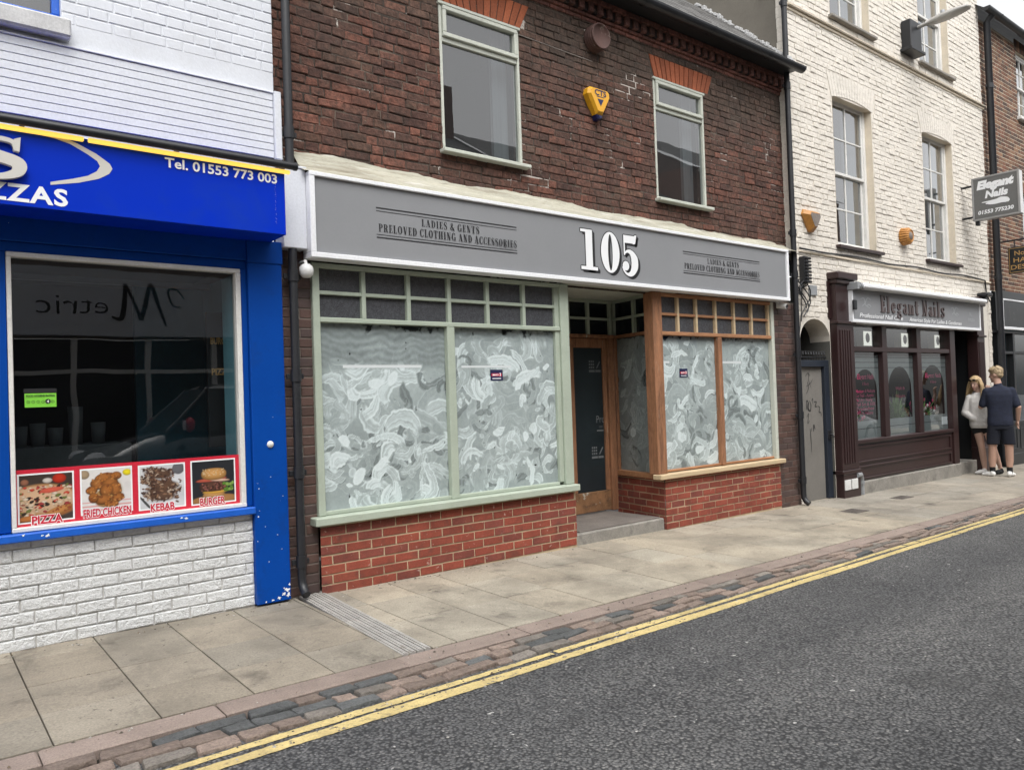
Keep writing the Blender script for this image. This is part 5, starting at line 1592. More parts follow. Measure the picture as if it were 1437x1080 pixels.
mb = MB(); mb.box(AX1 - .11, AX1 - .03, .015, .035, .78, .90, .004); mb.tube([(AX1 - .07, .02, .84), (AX1 - .07, -.03, .84), (AX1 - .07, -.03, .80)], .012, 8); mb.build('lock', M['pvc'], gt)
mb = MB()
G_ = [([(9.53, 1.20), (9.55, 1.32), (9.60, 1.30), (9.57, 1.24), (9.60, 1.18)], .016), ([(9.62, 1.30), (9.60, 1.22), (9.66, 1.18), (9.69, 1.26), (9.65, 1.32)], .018), ([(9.72, 1.32), (9.76, 1.35), (9.75, 1.28)], .012), ([(9.80, 1.30), (9.88, 1.30), (9.83, 1.24), (9.91, 1.24)], .016), ([(9.93, 1.24), (9.99, 1.22), (9.96, 1.16), (10.02, 1.15), (10.03, 1.10)], .014),
      ([(9.63, .94), (9.645, .80), (9.65, .62)], .018), ([(9.74, .90), (9.76, .99), (9.80, .92)], .02), ([(9.66, .90), (9.68, .95)], .016), ([(9.55, 1.66), (9.62, 1.70), (9.70, 1.66)], .010), ([(9.56, 1.52), (9.70, 1.56), (9.78, 1.62)], .010), ([(9.54, 1.10), (9.60, 1.15), (9.56, 1.02), (9.62, 1.05)], .012), ([(9.55, 1.42), (9.63, 1.50), (9.60, 1.58)], .011), ([(9.68, 1.74), (9.64, 1.62), (9.72, 1.50)], .009)]
for i, (p, w_) in enumerate(G_): mb.flat(stroke([(a + (a - 9.5) * -.25 + .17, b) for a, b in p], [w_ * .7] + [w_] * (len(p) - 2) + [w_ * .5]), (0, .0788 - i * .0001, 0), EX, EZ, step=.000004)
mb.build('graffiti', M['letterblack'], gt)
cbx = thing('cable_box', (9.57, -.05, 3.0), 'black cable bundle with coiled wires above the passage gate', 'cable box')
mb = MB(); mb.box(9.50, 9.60, -.10, -.01, 2.90, 3.26, .01)
for k in range(8): mb.box(9.50, 9.62, -.13, -.09, 2.90 + k * .045, 2.93 + k * .045, .008)
mb.build('case', M['pvc'], cbx)
mb = MB(); rng = random.Random(2)
for k in range(7):
    pts = []
    for i in range(9):
        t = i / 8
        pts.append((9.48 + .14 * math.sin(t * 5 + k) * (1 - t * .4) + .01 * k, -.06 - .02 * math.cos(k * 2 + t * 4), 2.95 - t * (.20 + .06 * k)))
    mb.tube(pts, .008, 6)
mb.tube([(9.53, -.03, 2.9), (9.50, -.02, 2.5), (9.43, -.02, 2.2)], .006, 6)
mb.build('wires', M['pvc'], cbx)
tag(MB().box(9.72, 9.91, -.03, .0, 2.755, 2.895, .006).build('junction_box', M['greyplastic'], origin=(9.8, 0, 2.8)), 'small grey junction box on the cream wall above the passage arch', 'junction box')
mb = MB(); pts = [(9.5 + i * .25, -.034 - .008 * math.sin(i), 3.375 - .012 * math.sin(i * .8)) for i in range(25)] + [(15.72, -.035, 3.36), (15.76, -.035, 3.1), (15.9, -.04, 2.98)]
tag(mb.tube(pts, .013, 6).build('cable', M['pvc'], origin=(12, 0, 3.37)), 'black cable running along the cream wall above the nail salon sign', 'cable')

# shopfront: pilasters, frame, windows
def pil(x0, x1, y0, zt):
    mb = MB()
    w_ = x1 - x0
    mb.box(x0, x1, y0, .1, .33, zt - .72, .006)                        # shaft
    n = 5
    for k in range(n):
        a = x0 + w_ * (.14 + .72 * k / n); b = a + w_ * .72 / n * .6
        mb.box(a, b, y0 - .012, y0, .42, zt - .80, .005)
    mb.box(x0 - .02, x1 + .02, y0 - .03, .1, zt - .72, zt - .68, .008)
    mb.box(x0, x1, y0, .1, zt - .68, zt - .16, .006)
    mb.box(x0 - .025, x1 + .025, y0 - .035, .1, zt - .16, zt - .10, .012)
    mb.box(x0 - .05, x1 + .05, y0 - .07, .1, zt - .10, zt, .015)
    mb.box(x0 - .02, x1 + .02, y0 - .02, .1, .27, .33, .008)
    mb.box(x0, x1, y0 - .01, .1, -.1, .27, .006)
    mb.build('pilaster', M['brownpaint'], cb)
pil(10.26, 10.72, -.10, 3.10); pil(15.14, 15.46, -.08, 3.02)
mb = MB()
for k in range(2):
    x = 10.27 + k * .19
    mb.box(x, x + .16, -.125, -.108, .06, .20, .004)
    mb.box(x + .05, x + .11, -.128, -.125, .10, .16, .002)
mb.build('vent_cover', M['whiteplastic'], cb)
mb = MB()
mb.tube([(10.80, -.08, -.05), (10.80, -.08, .18), (10.74, -.1, .24), (10.62, -.11, .24)], .035, 10); mb.tube([(10.80, -.08, .10), (10.80, -.08, .14)], .045, 10)
mb.build('waste_pipe', M['greyplastic'], cb)
mx = [10.80, 11.80, 12.955, 14.18]
mb = MB()
mb.box(10.72, 10.83, -.01, .12, .66, 2.44, .005); mb.box(14.10, 14.30, -.03, .14, -.05, 2.44, .006)
for x in mx[1:3]: mb.box(x - .075, x + .075, -.015, .12, .72, 2.44, .005)
mb.box(10.83, 14.10, -.02, .12, 2.005, 2.075, .006); mb.box(10.72, 14.30, -.01, .12, 2.40, 2.46, .004)
mb.box(10.70, 14.10, -.045, .12, .665, .72, .008)
sf = mb.build('shopfront', M['brownpaint'], cb)
mb = MB()
mb.box(10.72, 14.10, .0, .12, .12, .665, 0)
for (z0, z1) in ((.14, .34), (.38, .63)):
    mb.box(10.80, 14.02, -.022, .0, z0, z0 + .03, .006); mb.box(10.80, 14.02, -.022, .0, z1 - .03, z1, .006)
    mb.box(10.80, 10.84, -.020, .0, z0 + .03, z1 - .03, .006); mb.box(13.98, 14.02, -.020, .0, z0 + .03, z1 - .03, .006)
mb.build('stall_riser', M['brownpaint'], sf)
mb = MB(); mb.box(10.68, 14.28, -.06, .12, -.12, .118, .01); mb.box(14.30, 15.2, .02, 1.0, -.12, .11, .01)
mb.build('base', M['concrete'], sf)
BL = [(10.83, 11.725), (11.875, 12.88), (13.03, 14.10)]
for i, (a, b) in enumerate(BL):
    MB().quad((a, .055, .72), (b, .055, .72), (b, .055, 2.005), (a, .055, 2.005)).build('pane', M['glass'], sf)
    MB().quad((a, .06, 2.075), (b, .06, 2.075), (b, .06, 2.40), (a, .06, 2.40)).build('top_light', M['glass'], sf)
    # frosted film with a clear arched opening, and slit lines
    cx = (a + b) / 2 + .03; r = (b - a) * .385; zb_, zt_ = .98, 1.42
    mb = MB()
    n = 14
    top = [(cx - r * math.cos(PI * k / n), zt_ + r * .95 * math.sin(PI * k / n)) for k in range(n + 1)]
    cuts = [.72, .80, .86, .98]
    mb.quad((a, .062, .72), (b, .062, .72), (b, .062, zb_), (a, .062, zb_))
    mb.quad((a, .062, zb_), (cx - r, .062, zb_), (cx - r, .062, zt_), (a, .062, zt_)); mb.quad((cx + r, .062, zb_), (b, .062, zb_), (b, .062, zt_), (cx + r, .062, zt_))
    zc = 1.96
    for (x0, z0), (x1, z1) in zip(top, top[1:]): mb.quad((x0, .062, z0), (x1, .062, z1), (x1, .062, zc), (x0, .062, zc))
    mb.quad((a, .062, zt_), (cx - r, .062, zt_), (cx - r, .062, zc), (a, .062, zc)); mb.quad((cx + r, .062, zt_), (b, .062, zt_), (b, .062, zc), (cx + r, .062, zc))
    fm = mb.build('window_film', M['film'], sf)
    mb = MB()
    for z in (1.92, 1.845, 1.765, .86): mb.quad((a, .0612, z), (b, .0612, z), (b, .0612, z + .011), (a, .0612, z + .011))
    mb.build('film_stripe', M['letterblack'], fm)
    mb = MB()
    if i != 1:
        pl, wd = sans('Elegant Nails', .075, .8, .25, .02); mb.flat(fit(pl, r * 1.5, wd), (cx - r * .75, .060, 1.60), EX, EZ)
        pl, wd = sans('& Beauty', .045, .8, .2); mb.flat(fit(pl, r * .6, wd), (cx - r * .3, .060, 1.51), EX, EZ)
        if i == 0:
            for k, t in enumerate(('Manicure & Pedicure', 'Gel Nail - Acrylic', 'Nail Art - Waxing', 'Full Set & Infill', 'Eyelashes', 'Walk Ins Welcome')):
                pl, wd = sans(t, .05, .8, .2, .015); mb.flat(fit(pl, r * (1.7 - .12 * (k % 3)), wd), (cx - r * .9, .060, 1.40 - k * .065), EX, EZ)
    else:
        for k, t in enumerate(('Walk In', 'Welcome')):
            pl, wd = sans(t, .05, .8, .2, .015); mb.flat(fit(pl, r * .8, wd), (cx - r * .4, .060, 1.42 - k * .12), EX, EZ)
    mb.build('lettering', M['letterpink'], fm)
room(sf, 10.75, 14.28, .13, 3.0, -.1, 2.6, M['room'])
mb = MB(); mb.box(10.83, 14.1, .13, .45, .60, .72); mb.build('window_bed', M['roomgrey'], sf)
mb = MB(); mb.box(13.86, 14.08, .058, .0605, .80, .93); mb.build('notice', M['letterwhite'], sf)
mb = MB()
mb.quad((14.30, .12, .1), (14.30, 1.0, .1), (14.30, 1.0, 2.5), (14.30, .12, 2.5)); mb.quad((15.2, 1.0, .1), (15.2, .05, .1), (15.2, .05, 2.5), (15.2, 1.0, 2.5))
mb.quad((14.3, .0, 2.46), (15.2, .0, 2.46), (15.2, 1.0, 2.46), (14.3, 1.0, 2.46))
mb.quad((14.3, 1.0, .1), (15.2, 1.0, .1), (15.2, 1.0, 2.5), (14.3, 1.0, 2.5))
mb.build('porch', M['blackpaint'], sf)
mb = MB(); mb.box(14.36, 15.14, .94, .985, .12, 2.1, .006)
for z0, z1 in ((.25, .9), (1.0, 1.95)): mb.box(14.48, 15.02, .925, .94, z0, z1, .01)
dr2 = mb.build('door', M['blackpaint'], cb)
mb = MB(); mb.tube([(14.44, .93, 1.05), (14.44, .88, 1.05), (14.44, .88, 1.2), (14.44, .93, 1.2)], .01, 8); mb.build('handle', M['metal'], dr2)
mb = MB(); mb.box(15.46, 15.86, -.0, .1, -.1, 3.0, .003); mb.build('end_strip', M['cream'], cb)
mb = MB(); mb.box(10.2, 15.5, -.02, .1, 2.46, 2.98, 0); mb.build('fascia_backing', M['brownpaint'], cb)

# salon fascia, canopy roller
ss = thing('salon_sign', (12.85, -.1, 2.42), 'grey fascia sign with dark raised serif lettering over the nail salon window', 'shop sign')
MB().box(10.62, 15.09, -.145, -.03, 2.44, 2.88, .003).build('panel', M['greysign'], ss)
mb = MB()
mb.box(10.60, 15.11, -.16, -.02, 2.405, 2.45, .005); mb.box(10.60, 10.63, -.158, -.02, 2.45, 2.88, .004); mb.box(15.08, 15.11, -.158, -.02, 2.45, 2.88, .004)
mb.build('frame', M['whitesign'], ss)
mb = MB(); mb.box(10.75, 15.14, -.27, -.03, 2.885, 2.955, .02)
mb.build('canopy_case', M['whitesign'], ss)
mb = MB(); mb.tube([(10.60, -.20, 2.92), (10.86, -.20, 2.92)], .04, 12); mb.tube([(10.70, -.205, 2.92), (10.76, -.205, 2.92)], .052, 12); mb.box(10.58, 10.63, -.26, -.03, 2.86, 2.97, .008)
mb.build('canopy_end', M['greyplastic'], ss)
mb = MB(); pl, wd = serif('Elegant Nails', .25, .75, .13); pl = fit(pl, 2.18, wd)
mb.flat(pl, (11.44, -.1455, 2.585), EX, EZ, depth=.014)
mb.build('raised_lettering', M['letterdark'], ss)
mb = MB()
pl, wd = sans('Professional Nail Care', .062, .7, .25, .012); mb.flat(fit(pl, 1.35, wd), (10.80, -.1462, 2.485), EX, EZ)
pl, wd = sans('American Style For Ladies & Gentlemen', .062, .7, .25, .012); mb.flat(fit(pl, 1.98, wd), (12.33, -.1462, 2.478), EX, EZ)
mb.build('lettering', M['letterwhite'], ss)
mb = MB()
for x0 in (10.86, 13.90):
    for p in ([(0, .12), (.1, .13), (.14, .04), (.26, .0)], [(.04, .02), (.12, .06), (.2, .14), (.3, .12)], [(.16, .02), (.24, .05), (.3, .02)]):
        mb.flat(stroke(p, [.006, .016, .014, .006][:len(p)]), (x0, -.1462 - .0002 * len(p), 2.63), EX, EZ, step=.000004)
pl, wd = sans('TEL', .05); mb.flat(pl, (14.64, -.1462, 2.66), EX, EZ); pl, wd = sans('775231', .05, .8); mb.flat(fit(pl, .28, wd), (14.58, -.1462, 2.56), EX, EZ)
mb.build('ornament', M['lettergrey'], ss)
sl_ = thing('security_light', (15.2, -.1, 3.0), 'black floodlight above the nail salon doorway', 'light')
mb = MB(); mb.box(15.16, 15.44, -.26, -.08, 3.02, 3.09, .02); mb.box(15.24, 15.36, -.20, .0, 2.97, 3.03, .01); mb.build('head', M['pvc'], sl_)
ws_ = thing('wall_speaker', (10.72, -.13, 2.6), 'small black box on the end of the salon sign by the fluted pilaster', 'speaker')
MB().box(10.575, 10.66, -.20, -.165, 2.58, 2.72, .01).build('case', M['pvc'], ws_)
# lit boxes behind the top lights
for i, x in enumerate((11.48, 12.71, 13.93)):
    o = thing('light_box', (x + .14, .15, 2.1), 'white lit box with dark oval in the salon top light %s' % ('nearest the fluted pilaster', 'between the two others', 'nearest the dark doorway')[i], 'light box', 'lit boxes in the salon top lights')
    w_ = .265
    MB().box(x, x + w_, .152, .26, 2.105, 2.335, .004).build('case', M['lightboxside'], o)
    MB().quad((x + .006, .1505, 2.11), (x + w_ - .006, .1505, 2.11), (x + w_ - .006, .1505, 2.33), (x + .006, .1505, 2.33)).build('face', M['lightbox'], o)
    mb = MB(); mb.flat(bowl(0, 0, .065, .075, 0, 360, .065, .075, 20), (x + w_ / 2, .1498, 2.23), EX, EZ)
    mb.build('oval', M['letterdark'], o)
# flowers in the salon window
def plant(x, label, kind, seed, n=40, h=.3):
    o = thing('potted_plant', (x, .3, .72), label, 'plant')
    r = random.Random(seed)
    MB().lathe([(0, 0), (.06, 0), (.075, .11), (.065, .11), (0, .09)], (x, .28, .722), (0, 0, 1), 16).build('pot', M['potwhite'], o)
    lf = MB(); fl_ = MB()
    for k in range(n):
        a = r.random() * 2 * PI; l = h * (.5 + r.random() * .6); tilt = .2 + r.random() * .9
        d = Vector((math.cos(a) * math.sin(tilt), math.sin(a) * math.sin(tilt) * .5, math.cos(tilt)))
        s = d.cross(Vector((0, 0, 1))); s = s.normalized() if s.length > .01 else Vector((1, 0, 0))
        p0 = Vector((x + r.uniform(-.12, .12), .25, .83)); p1 = p0 + d * l * .6; p2 = p0 + d * l + Vector((0, 0, -.08 * tilt))
        w_ = .014
        lf.add([p0 - s * w_ * .4, p0 + s * w_ * .4, p1 + s * w_, p1 - s * w_, p2], [(0, 1, 2, 3), (3, 2, 4)])
        if kind == 'flower':
            c = p0 + d * l * .8
            for q in range(6):
                t = q * PI / 3
                e1 = Vector((math.cos(t), .3, math.sin(t))) * .035; e2 = Vector((-math.sin(t), .2, math.cos(t))) * .016
                fl_.mi = 1 if k % 3 == 0 else 0
                fl_.add([c, c + e1 * .6 + e2, c + e1, c + e1 * .6 - e2], [(0, 1, 2, 3)])
    lf.build('leaves', M['leaf'], o)
    if kind == 'flower': fl_.build('petals', [M['petal'], M['petalwhite']], o)
plant(11.18, 'pink and white flowers in a pot in the salon window by the fluted pilaster', 'flower', 1, 70, .42)
plant(12.60, 'spiky green plant in a pot in the middle salon window', 'leaf', 2, 110, .62)
plant(13.45, 'sparse plant with pink flowers in the salon window by the doorway', 'flower', 3, 60, .55)

# alarm boxes on the cream wall
ab = thing('alarm_box', (9.78, 0, 3.77), 'faded orange faceted alarm box with grey face on the cream wall', 'alarm box')
sh = [(-.05, -.16), (.05, -.16), (.20, .07), (.17, .13), (-.17, .13), (-.20, .07)]
MB().prism(sh, (9.80, -.012, 3.78), EX, EZ, .10, .07).build('cover', M['orangebox'], ab)
MB().prism([(p[0] * .62, p[1] * .62) for p in sh], (9.80, -.1125, 3.78), EX, EZ, .004).build('face', M['greyplate'], ab)
rb = thing('round_alarm', (12.56, 0, 3.84), 'round ribbed orange brown sounder on the cream wall between the two sash windows', 'alarm box')
mb = MB()
for k in range(20):
    a = 2 * PI * k / 20
    c, s = math.cos(a), math.sin(a)
    mb.tube([(12.56 + c * .125, -.01, 3.84 + s * .125), (12.56 + c * .118, -.11, 3.84 + s * .118), (12.56 + c * .085, -.135, 3.84 + s * .085)], .016, 6)
mb.lathe([(.118, 0), (.112, .11), (.09, .125), (0, .125)], (12.56, -.01, 3.84), (0, -1, 0), 24)
mb.build('cover', M['orangebox'], rb)
mb = MB(); mb.lathe([(.062, 0), (.055, .008), (0, .008)], (12.56, -.136, 3.84), (0, -1, 0), 20); mb.build('face', M['greyplate'], rb)
# street lamp on the wall
la = thing('street_lamp', (13.0, 0, 7.1), 'grey street lamp on a black wall box high on the cream building', 'street lamp')
mb = MB(); mb.box(12.80, 13.18, -.17, -.012, 6.90, 7.36, .012); mb.box(12.75, 13.24, -.20, -.01, 6.85, 6.90, .006)
mb.build('box', M['pvc'], la)
mb = MB(); mb.tube([(13.06, -.15, 7.27), (13.06, -.34, 7.285)], .030, 12)
mb.build('arm', M['lamphead'], la)
mb = MB()
for i, (yy, hw, zt, zb2) in enumerate(((-.30, .045, 7.325, 7.255), (-.42, .085, 7.335, 7.240), (-.62, .115, 7.345, 7.245), (-.80, .115, 7.338, 7.262), (-.92, .085, 7.325, 7.278), (-.955, .03, 7.31, 7.29))):
    ring = [(-1, .25), (-.75, .85), (0, 1.0), (.75, .85), (1, .25), (.8, 0), (0, -.05), (-.8, 0)]
    vs = [(13.06 + a * hw, yy, zb2 + b * (zt - zb2)) for a, b in ring]
    if i: 
        base_ = len(mb.v) - 8
        mb.add(vs, [])
        for k in range(8): mb.f.append([base_ + k, base_ + (k + 1) % 8, base_ + 8 + (k + 1) % 8, base_ + 8 + k]); mb.m.append(0); mb.sm.add(len(mb.f) - 1)
    else: mb.add(vs, [tuple(range(8))])
mb.f.append([len(mb.v) - 8 + k for k in range(8)][::-1]); mb.m.append(0)
mb.build('head', M['lamphead'], la)
mb = MB(); mb.lathe([(.035, 0), (.035, .05), (.02, .06), (0, .06)], (13.06, -.55, 7.343), (0, 0, 1), 12); mb.build('sensor', M['greyplastic'], la)
# projecting salon sign
pj = thing('projecting_sign', (14.9, -.5, 4.3), 'grey hanging sign with white lettering and a hand jutting out from the cream building', 'shop sign')
SX0, SX1 = 14.85, 15.00
MB().box(SX0 + .006, SX1 - .006, -.905, -.215, 4.345, 5.045, .003).build('panel', M['greysign2'] if 'greysign2' in M else M['greysign'], pj)
mb = MB()
mb.box(SX0, SX1, -.93, -.195, 5.035, 5.065, .004); mb.box(SX0, SX1, -.93, -.195, 4.315, 4.345, .004)
mb.box(SX0, SX1, -.225, -.195, 4.345, 5.035, .004); mb.box(SX0, SX1, -.93, -.90, 4.345, 5.035, .004)
mb.build('frame', M['metal'], pj)
MB().box(SX0 + .012, SX1 - .012, -.936, -.9305, 4.33, 5.05, .001).build('end_face', M['whiteplastic'], pj)
mb = MB(); mb.tube([(14.92, .0, 4.95), (14.92, -.2, 4.95)], .02, 8); mb.tube([(14.92, .0, 4.40), (14.92, -.2, 4.40)], .02, 8); mb.box(14.88, 14.96, -.28, -.22, 4.24, 4.315, .01)
mb.build('bracket', M['pvc'], pj)
mb = MB(); LX = (0, -1, 0)                  # left face: reading direction runs from the wall outwards
def pface(pl, yy, zz, dx=0): mb.flat(pl, (SX0 + .0045 - dx, yy, zz), LX, EZ, step=.00001)
pl, wd = sans('Elegant', .13, .8, .2, .07); pface(fit(pl, .58, wd), -.275, 4.855)
pl, wd = sans('Nails', .115, .8, .2, .05); pface(fit(pl, .36, wd), -.40, 4.685)
pface(stroke([(.10, .055), (.22, .06), (.33, .075), (.42, .06), (.46, .03)], [.02, .05, .10, .09, .03]), -.31, 4.53)
pface(stroke([(.04, .085), (.2, .085), (.32, .09)], [.012, .03, .04], 3) + stroke([(.14, .04), (.24, .035), (.34, .05)], [.012, .03, .05], 3), -.31, 4.53, .0004)
pl, wd = sans('01553 775230', .062, .8, .15, .04); pface(fit(pl, .55, wd), -.285, 4.415)
mb.build('lettering', M['letterwhite'], pj)

# ------------------------------------------------------------------ FAR RIGHT: brown brick building with the hair shop
hb_ = thing('brick_building', (18.5, 0, -.1), 'mottled brown brick building with a dark hair shop below', 'shop building')
HW = [(17.95, 18.85, 6.86, 8.22), (17.95, 18.85, 3.85, 5.3)]
mb = MB(); mb.mi = 1
holed(mb, facing(.02), 16.02, 24, 3.2, 8.35, HW)
for h in HW: reveal(mb, h[0], h[1], h[2], h[3], .02, .14)
mb.mi = 0
bricks(mb, facing(.02), 16.022, 22, 3.22, 8.32, pal_orange_brown, HW + [(h[0] - .05, h[1] + .05, h[3], h[3] + .24) for h in HW], bond='flemish', L=.212, H=.062, m=.014, seed=71, proud=.004, bev=.003, jit=.003)
for h in HW:
    for k in range(11):
        x = h[0] - .05 + k * .092
        mb.box(x + .005, x + .087, .008, .03, h[3], h[3] + .23, .004, pal_orange_brown(random.Random(k), 0, 0))
mb.build('wall', [M['redbrick'], mat('pale_mortar', (.50, .44, .34), rough=.95, var=.2)], hb_)
for h in HW:
    o = sash_window(hb_, h[0], h[1], h[2], h[3], .08, M['whitetrim'], M['glassblue'])
    MB().box(h[0] - .06, h[1] + .06, -.06, .10, h[2] - .07, h[2], .008).build('sill', M['whitetrim'], o)
    room(o, h[0] - .2, h[1] + .2, .18, 2, h[2] - .1, h[3] + .1, M['room'])
mb = MB(); sl2 = .8
mb.quad((15.9, -.25, 8.36), (24, -.25, 8.36), (24, 3.5, 11.4), (15.9, 3.5, 11.4), col=(.1, .1, .1)); mb.quad((15.95, 0.02, 8.3), (15.95, 3.5, 8.3), (15.95, 3.5, 11.4), (15.95, .02, 8.5), col=(.1, .08, .07))
mb.build('roof', M['slate'], hb_)
gutter('gutter', 15.85, 23.5, -.20, 8.42, .075, 'black gutter along the eaves of the brown brick building')
mb = MB()
mb.box(16.03, 24, -.02, .2, 2.42, 2.46, 0); mb.box(16.35, 24, -.06, .1, 3.06, 3.22, .01); mb.box(16.28, 16.42, -.08, .1, -.15, 3.1, .006)
mb.box(16.42, 22, -.03, .1, -.15, .10, .008); mb.box(16.42, 22, -.02, .1, .10, .66, .004); mb.box(16.42, 22, -.05, .1, .66, .72, .006)
for x in (17.05, 18.1, 19.15): mb.box(x - .05, x + .05, -.02, .1, .72, 2.42, .005)
mb.box(16.42, 22, -.015, .1, 2.02, 2.07, .004)
for x in (16.5, 17.1, 18.2): 
    mb.box(x + .06, x + .5, -.032, -.018, .18, .20, .004); mb.box(x + .06, x + .5, -.032, -.018, .56, .58, .004); mb.box(x + .06, x + .08, -.030, -.018, .2, .56, .004); mb.box(x + .48, x + .5, -.030, -.018, .2, .56, .004)
hf = mb.build('shopfront', M['blackpaint'], hb_)
for a, b in ((16.42, 17.0), (17.1, 18.05), (18.15, 19.1)):
    MB().quad((a, .05, .72), (b, .05, .72), (b, .05, 2.02), (a, .05, 2.02)).build('pane', M['glass'], hf)
    MB().quad((a, .05, 2.07), (b, .05, 2.07), (b, .05, 2.42), (a, .05, 2.42)).build('top_light', M['glass'], hf)
room(hf, 16.43, 21, .12, 3, -.1, 2.6, M['roomteal'])
hs2 = thing('hair_sign', (18, -.05, 2.5), 'black fascia sign in a white frame over the dark hair shop', 'shop sign')
MB().box(16.37, 20.3, -.09, .0, 2.52, 3.04, .003).build('panel', M['blackpaint'], hs2)
mb = MB(); mb.box(16.34, 20.33, -.10, .0, 2.48, 2.53, .004); mb.box(16.34, 20.33, -.10, .0, 3.03, 3.06, .004); mb.box(16.34, 16.38, -.099, .0, 2.53, 3.03, .004)
mb.build('frame', M['whitesign'], hs2)
mb = MB(); pl, wd = serif('N', .26, 1.0); mb.flat(pl, (16.62, -.0912, 2.66), EX, EZ)
pl, wd = sans('o.11 HAIR', .25, .8, 0, .01); mb.flat(pl, (16.82, -.0912, 2.66), EX, EZ)
mb.build('lettering', mat('dull_grey_lettering', (.10, .10, .10), bump=0), hs2)
hg = thing('hanging_sign', (16.45, -.5, 3.4), 'dark hanging sign with gold lettering on a bracket outside the brown brick building', 'shop sign')
MB().box(16.43, 16.475, -.86, -.19, 3.505, 4.00, .006).build('board', M['blackpaint'], hg)
mb = MB(); LXo = 16.4285
for z0, z1 in ((3.525, 3.533), (3.972, 3.98)): mb.flat([rect(0, z0, .63, z1)], (LXo, -.21, 0), LX, EZ)
mb.flat([rect(0, 3.533, .008, 3.972), rect(.622, 3.533, .63, 3.972)], (LXo, -.21, 0), LX, EZ)
for t, z, w_, s in (('No.1', 3.84, .24, .30), ('HAIR', 3.71, .34, .28), ('DESIGN', 3.58, .50, .235)):
    pl, wd = sans(t, .085, .8, 0, .005); mb.flat(fit(pl, w_, wd), (LXo, -s - .0, z), LX, EZ)
mb.build('lettering', M['lettergold'], hg)
mb = MB(); mb.tube([(16.45, .02, 4.13), (16.45, -.9, 4.13)], .016, 8); mb.box(16.42, 16.48, -.02, .02, 4.0, 4.22, .006); mb.tube([(16.45, -.3, 4.13), (16.45, -.3, 4.0)], .008, 6); mb.tube([(16.45, -.75, 4.13), (16.45, -.75, 4.0)], .008, 6)
mb.build('bracket', M['pvc'], hg)
downpipe(16.17, -.10, -.10, 8.25, .060, 'thick black downpipe between the cream and brown brick buildings', (.4, 1.6, 3.4, 5.2, 7.0), top=[(16.17, -.20, 8.36)])

# ------------------------------------------------------------------ people
M['skin'] = mat('skin', (.52, .335, .26), rough=.55, var=.08, fine=.03, bump=.05)
M['skinm'] = mat('skin_tanned', (.50, .31, .235), rough=.55, var=.08, fine=.03, bump=.05)
M['navycloth'] = mat('navy_cloth', (.012, .016, .034), rough=.9, var=.25, vscale=12, bump=.5, bscale=18, bdist=.012)
M['navyshort'] = mat('dark_navy_shorts', (.006, .008, .016), rough=.9, var=.25, bump=.5, bscale=16, bdist=.012)
M['greycloth'] = mat('pale_grey_sweatshirt', (.60, .58, .555), rough=.95, var=.1, vscale=9, bump=.7, bscale=15, bdist=.016)
M['blackcloth'] = mat('black_cloth', (.010, .010, .011), rough=.9, bump=.4, bscale=20)
M['whiteshoe'] = mat('white_trainer', (.72, .71, .69), rough=.6, var=.08, bump=.2)
M['blond'] = mat('blond_hair', (.44, .31, .165), rough=.5, var=.35, vscale=16, fine=.35, fscale=40, bump=1.0, bscale=45, bdist=.01, stretch=(3, 3, .35))
M['blondm'] = mat('short_blond_hair', (.36, .27, .16), rough=.55, var=.4, vscale=20, fine=.4, bump=1.0, bscale=70, bdist=.012)
M['eyedark'] = mat('dark_eye', (.02, .015, .012), rough=.3, var=0, fine=0, bump=0)
M['lip'] = mat('lip', (.36, .11, .09), rough=.5, var=0, fine=0, bump=0)

